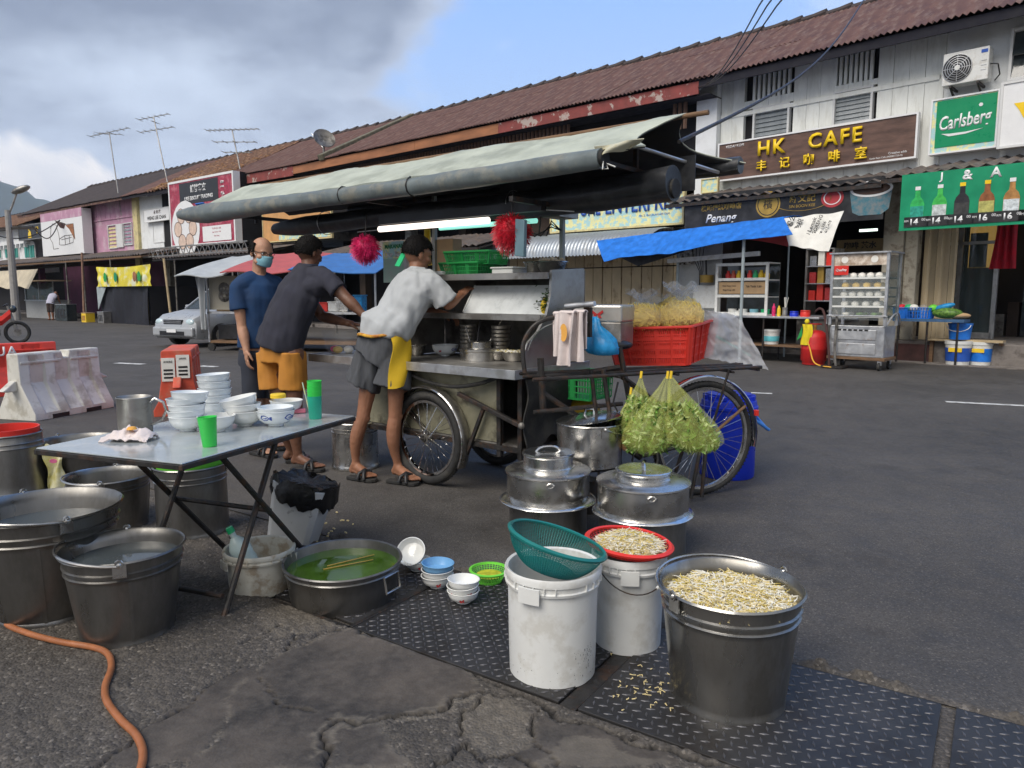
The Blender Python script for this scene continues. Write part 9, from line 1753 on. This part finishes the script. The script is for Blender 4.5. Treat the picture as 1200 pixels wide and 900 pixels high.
pot2(1118, 400, 424, 28, -.86, 0.012, 'pail', 'white and blue paint pail with a yellow label band, left of two', 'white_plastic', 'blue_ink', 'paint pails by the shop step'); pot2(1145, 401, 423, 25, -.62, .012, 'pail', 'blue paint pail against the dark red step, right of two', 'white_plastic', 'blue_tarp', 'paint pails by the shop step')
t, r_, h_ = pot2(1121, 379, 398, 25, -.72, None, 'bucket', 'bright blue bucket perched above the paint pails', 'blue_tarp'); MB().tube([(r_*math.cos(a), -r_*.4+r_*math.sin(a)*.3-.05, h_*.9-.12*math.sin(-a)) for a in [math.pi+math.pi*i/10 for i in range(11)]], .007, 5).build('handle', M['sign_white'], t)
xb_2 = fa(1121, 398, -.72); s_ = thing('plank', 'plank propped across the paint pails carrying the blue bucket', 'plank', FA.w(xb_2[0], -.6, xb_2[1]-.04), FA.a); MB().b2((-.55, 0, 0), (.7, .25, .036)).build('board', M['bamboo'], s_, smooth=0)
MB().b2((-.5, .1, -xb_2[1]+.05), (-.44, .2, -.002)).b2((.62, .1, -xb_2[1]+.42), (.68, .2, -.002)).build('prop', M['wood'], s_, smooth=0, kind='stuff')
def antenna(fr, px0, py0, px1, py1, d, label, els, L_=1.0):
    a = fr.px(px0, py0, d); b = fr.px(px1, py1, d); t = thing('tv_aerial', label, 'aerial', fr.w(a[0], d, a[1]), fr.a, 'television aerials on the roofs'); top = Vector((b[0]-a[0], 0, b[1]-a[1])); MB().cyl((0, 0, -.3), top, .030, 6).build('mast', M['steel_dull'], t)
    for (k, ln, n, an) in els:
        c = top*k; dv = Vector((math.cos(an), .3, math.sin(an)*.4)).normalized()*L_*ln; MB().bar(c-dv*.5, c+dv*.5, .03, .03).build('boom', M['steel_dull'], t, smooth=0); mb = MB()
        for i in range(n): p = c+dv*(-.48+.96*i/(n-1)); q_ = Vector((.25, -.6, .05))*(1-.4*i/n)*L_*.7; mb.bar(p-q_*.5, p+q_*.5, .018, .018)
        mb.build('elements', M['steel_dull'], t, smooth=0, kind='stuff')
antenna(FC, 142, 246, 128, 155, 0, 'tall thin aerial left of its neighbours on the pink shophouse roof', ((1.0, 2.6, 7, .2), (.98, 1.6, 4, -.3)), 1.1); antenna(FC, 200, 226, 180, 137, 0, 'tall leaning aerial with two arrays above the white shophouse', ((1.0, 1.8, 6, .15), (.83, 2.0, 6, .1), (.93, .9, 4, 2.6)), 1.1); antenna(FC, 281, 190, 272, 152, 0, 'broad rake shaped aerial above the biscuit sign', ((1.0, 3.0, 11, -.15), (.62, 2.4, 5, -.2), (.3, 1.6, 4, -.2)), .95)
x, z = FB.px(372, 168, 0.0); t = thing('satellite_dish', 'dark satellite dish on the roof ridge line above the awning', 'satellite dish', FB.w(x+.4, 0.0, z-1.1), FB.a)
MB().lathe([(.001, 0), (.2, .035), (.42, .14), (.41, .155), (.2, .05), (.001, .02)], 28, rot=Matrix.Rotation(R(60), 3, 'Y') @ Matrix.Rotation(R(15), 3, 'X'), c=(0, 0, 1.15)).build('dish', M['steel_grime'], t); MB().cyl((0, 0, 0), (0, 0, 1.15), .04, 8).build('mast', M['steel_dull'], t); MB().cyl((-.05, 0, .9), (-.75, 0, 1.5), .025, 6).build('arm', M['alu'], t)
p = FC.w(FC.px(17, 345, -4.5)[0], -4.5, 0); zt_ = FC.px(15, 245, -4.5)[1]; t = thing('street_lamp', 'street lamp with a single tilted head at the far left', 'street lamp', p); k_ = (zt_/8)
MB().tube([(0, 0, 0), (0, 0, zt_)], [.20, .13], 10).build('pole', mat('concrete_pole', (.30,.29,.28), .9), t); MB().tube([(0, 0, zt_-.3), (.3, 0, zt_+.3), (.55, 0, zt_+.9)], .05, 8).build('arm', M['steel_dull'], t); MB().sph((.75, 0, zt_+1.0), (.50, .24, .16), 14, 0, Matrix.Rotation(R(-20), 3, 'Y')).build('lamp_head', M['steel_dull'], t); MB().bar((-2.0, 0, zt_-.9), (1.4, 0, zt_-.9), .10, .10).build('crossarm', M['iron'], t, smooth=0)
for i, (y0, y1) in enumerate(((.0, .3), (.25, .55))):
    a = p+Vector((-1.8+i*3, 0, zt_-.8)); b = p+Vector((-30, 18, zt_+2)); c = FC.w(FC.px(70, 258, -.8)[0], -.8, FC.px(70, 258, -.8)[1])
    tag(MB().tube([b.lerp(a, u)-Vector((0, 0, 1.2*math.sin(u*math.pi))) for u in np.linspace(0, 1, 12)]+[a.lerp(c, u)-Vector((0, 0, .8*math.sin(u*math.pi))) for u in np.linspace(.1, 1, 12)], .03, 5).build('wire', M['iron']), ['upper', 'lower'][i]+' thin wire from the far street lamp to the pink shophouse', 'wire')
a = FB.px(818, 102, -.6); A3 = FB.w(a[0], -.6, a[1])
for i, (px, py) in enumerate(((893, 0), (903, 0), (915, 0))):
    b = aty(px, py, 9.0); tag(MB().tube([A3.lerp(b, u)-Vector((0, 0, .25*math.sin(min(1, u)*math.pi))) for u in np.linspace(0, 1.6, 24)], .010, 5).build('wire', M['iron']), ['left', 'middle', 'right'][i]+' of three thin overhead wires rising from the roof corner', 'wire')
MB_ = MB().sph((0, 0, 0), .09, 10).build('insulator', M['sign_white'], loc=A3); tag(MB_, 'white insulator knob where the overhead wires meet the roof corner', 'insulator')
hm = mat('hill_forest', (.035,.06,.03), .95, var=.4, scale=.004)
def hill(u, v):
    az = R(-75+95*u); rr_ = 2600+900*v; pk = math.exp(-((az-R(-36.5))/.17)**2)*330+math.exp(-((az-R(-52))/.16)**2)*430+60+30*fbm(az*9, 0, 5)+18*fbm(az*40, 2, 8)
    return (rr_*math.sin(az), rr_*math.cos(az), pk*math.sin(v*math.pi)**.8+20*fbm(az*20, v*4, 3)*math.sin(v*math.pi)-10)
tag(MB().grid(hill, 220, 16).build('hills', hm, smooth=80), kind='structure')
hz = bpy.data.materials.new('haze'); hz.use_nodes = True; hn = hz.node_tree.nodes; hn.clear(); ho = hn.new('ShaderNodeOutputMaterial'); hv = hn.new('ShaderNodeVolumePrincipled'); hz.node_tree.links.new(hv.outputs[0], ho.inputs['Volume'])
hv.inputs['Color'].default_value = (.72, .82, 1, 1); hv.inputs['Density'].default_value = .00022; hv.inputs['Anisotropy'].default_value = 0.0
hb = MB().box((0, 1500, 290), (8400, 8400, 720)).build('haze', hz, smooth=0); tag(hb, kind='stuff')
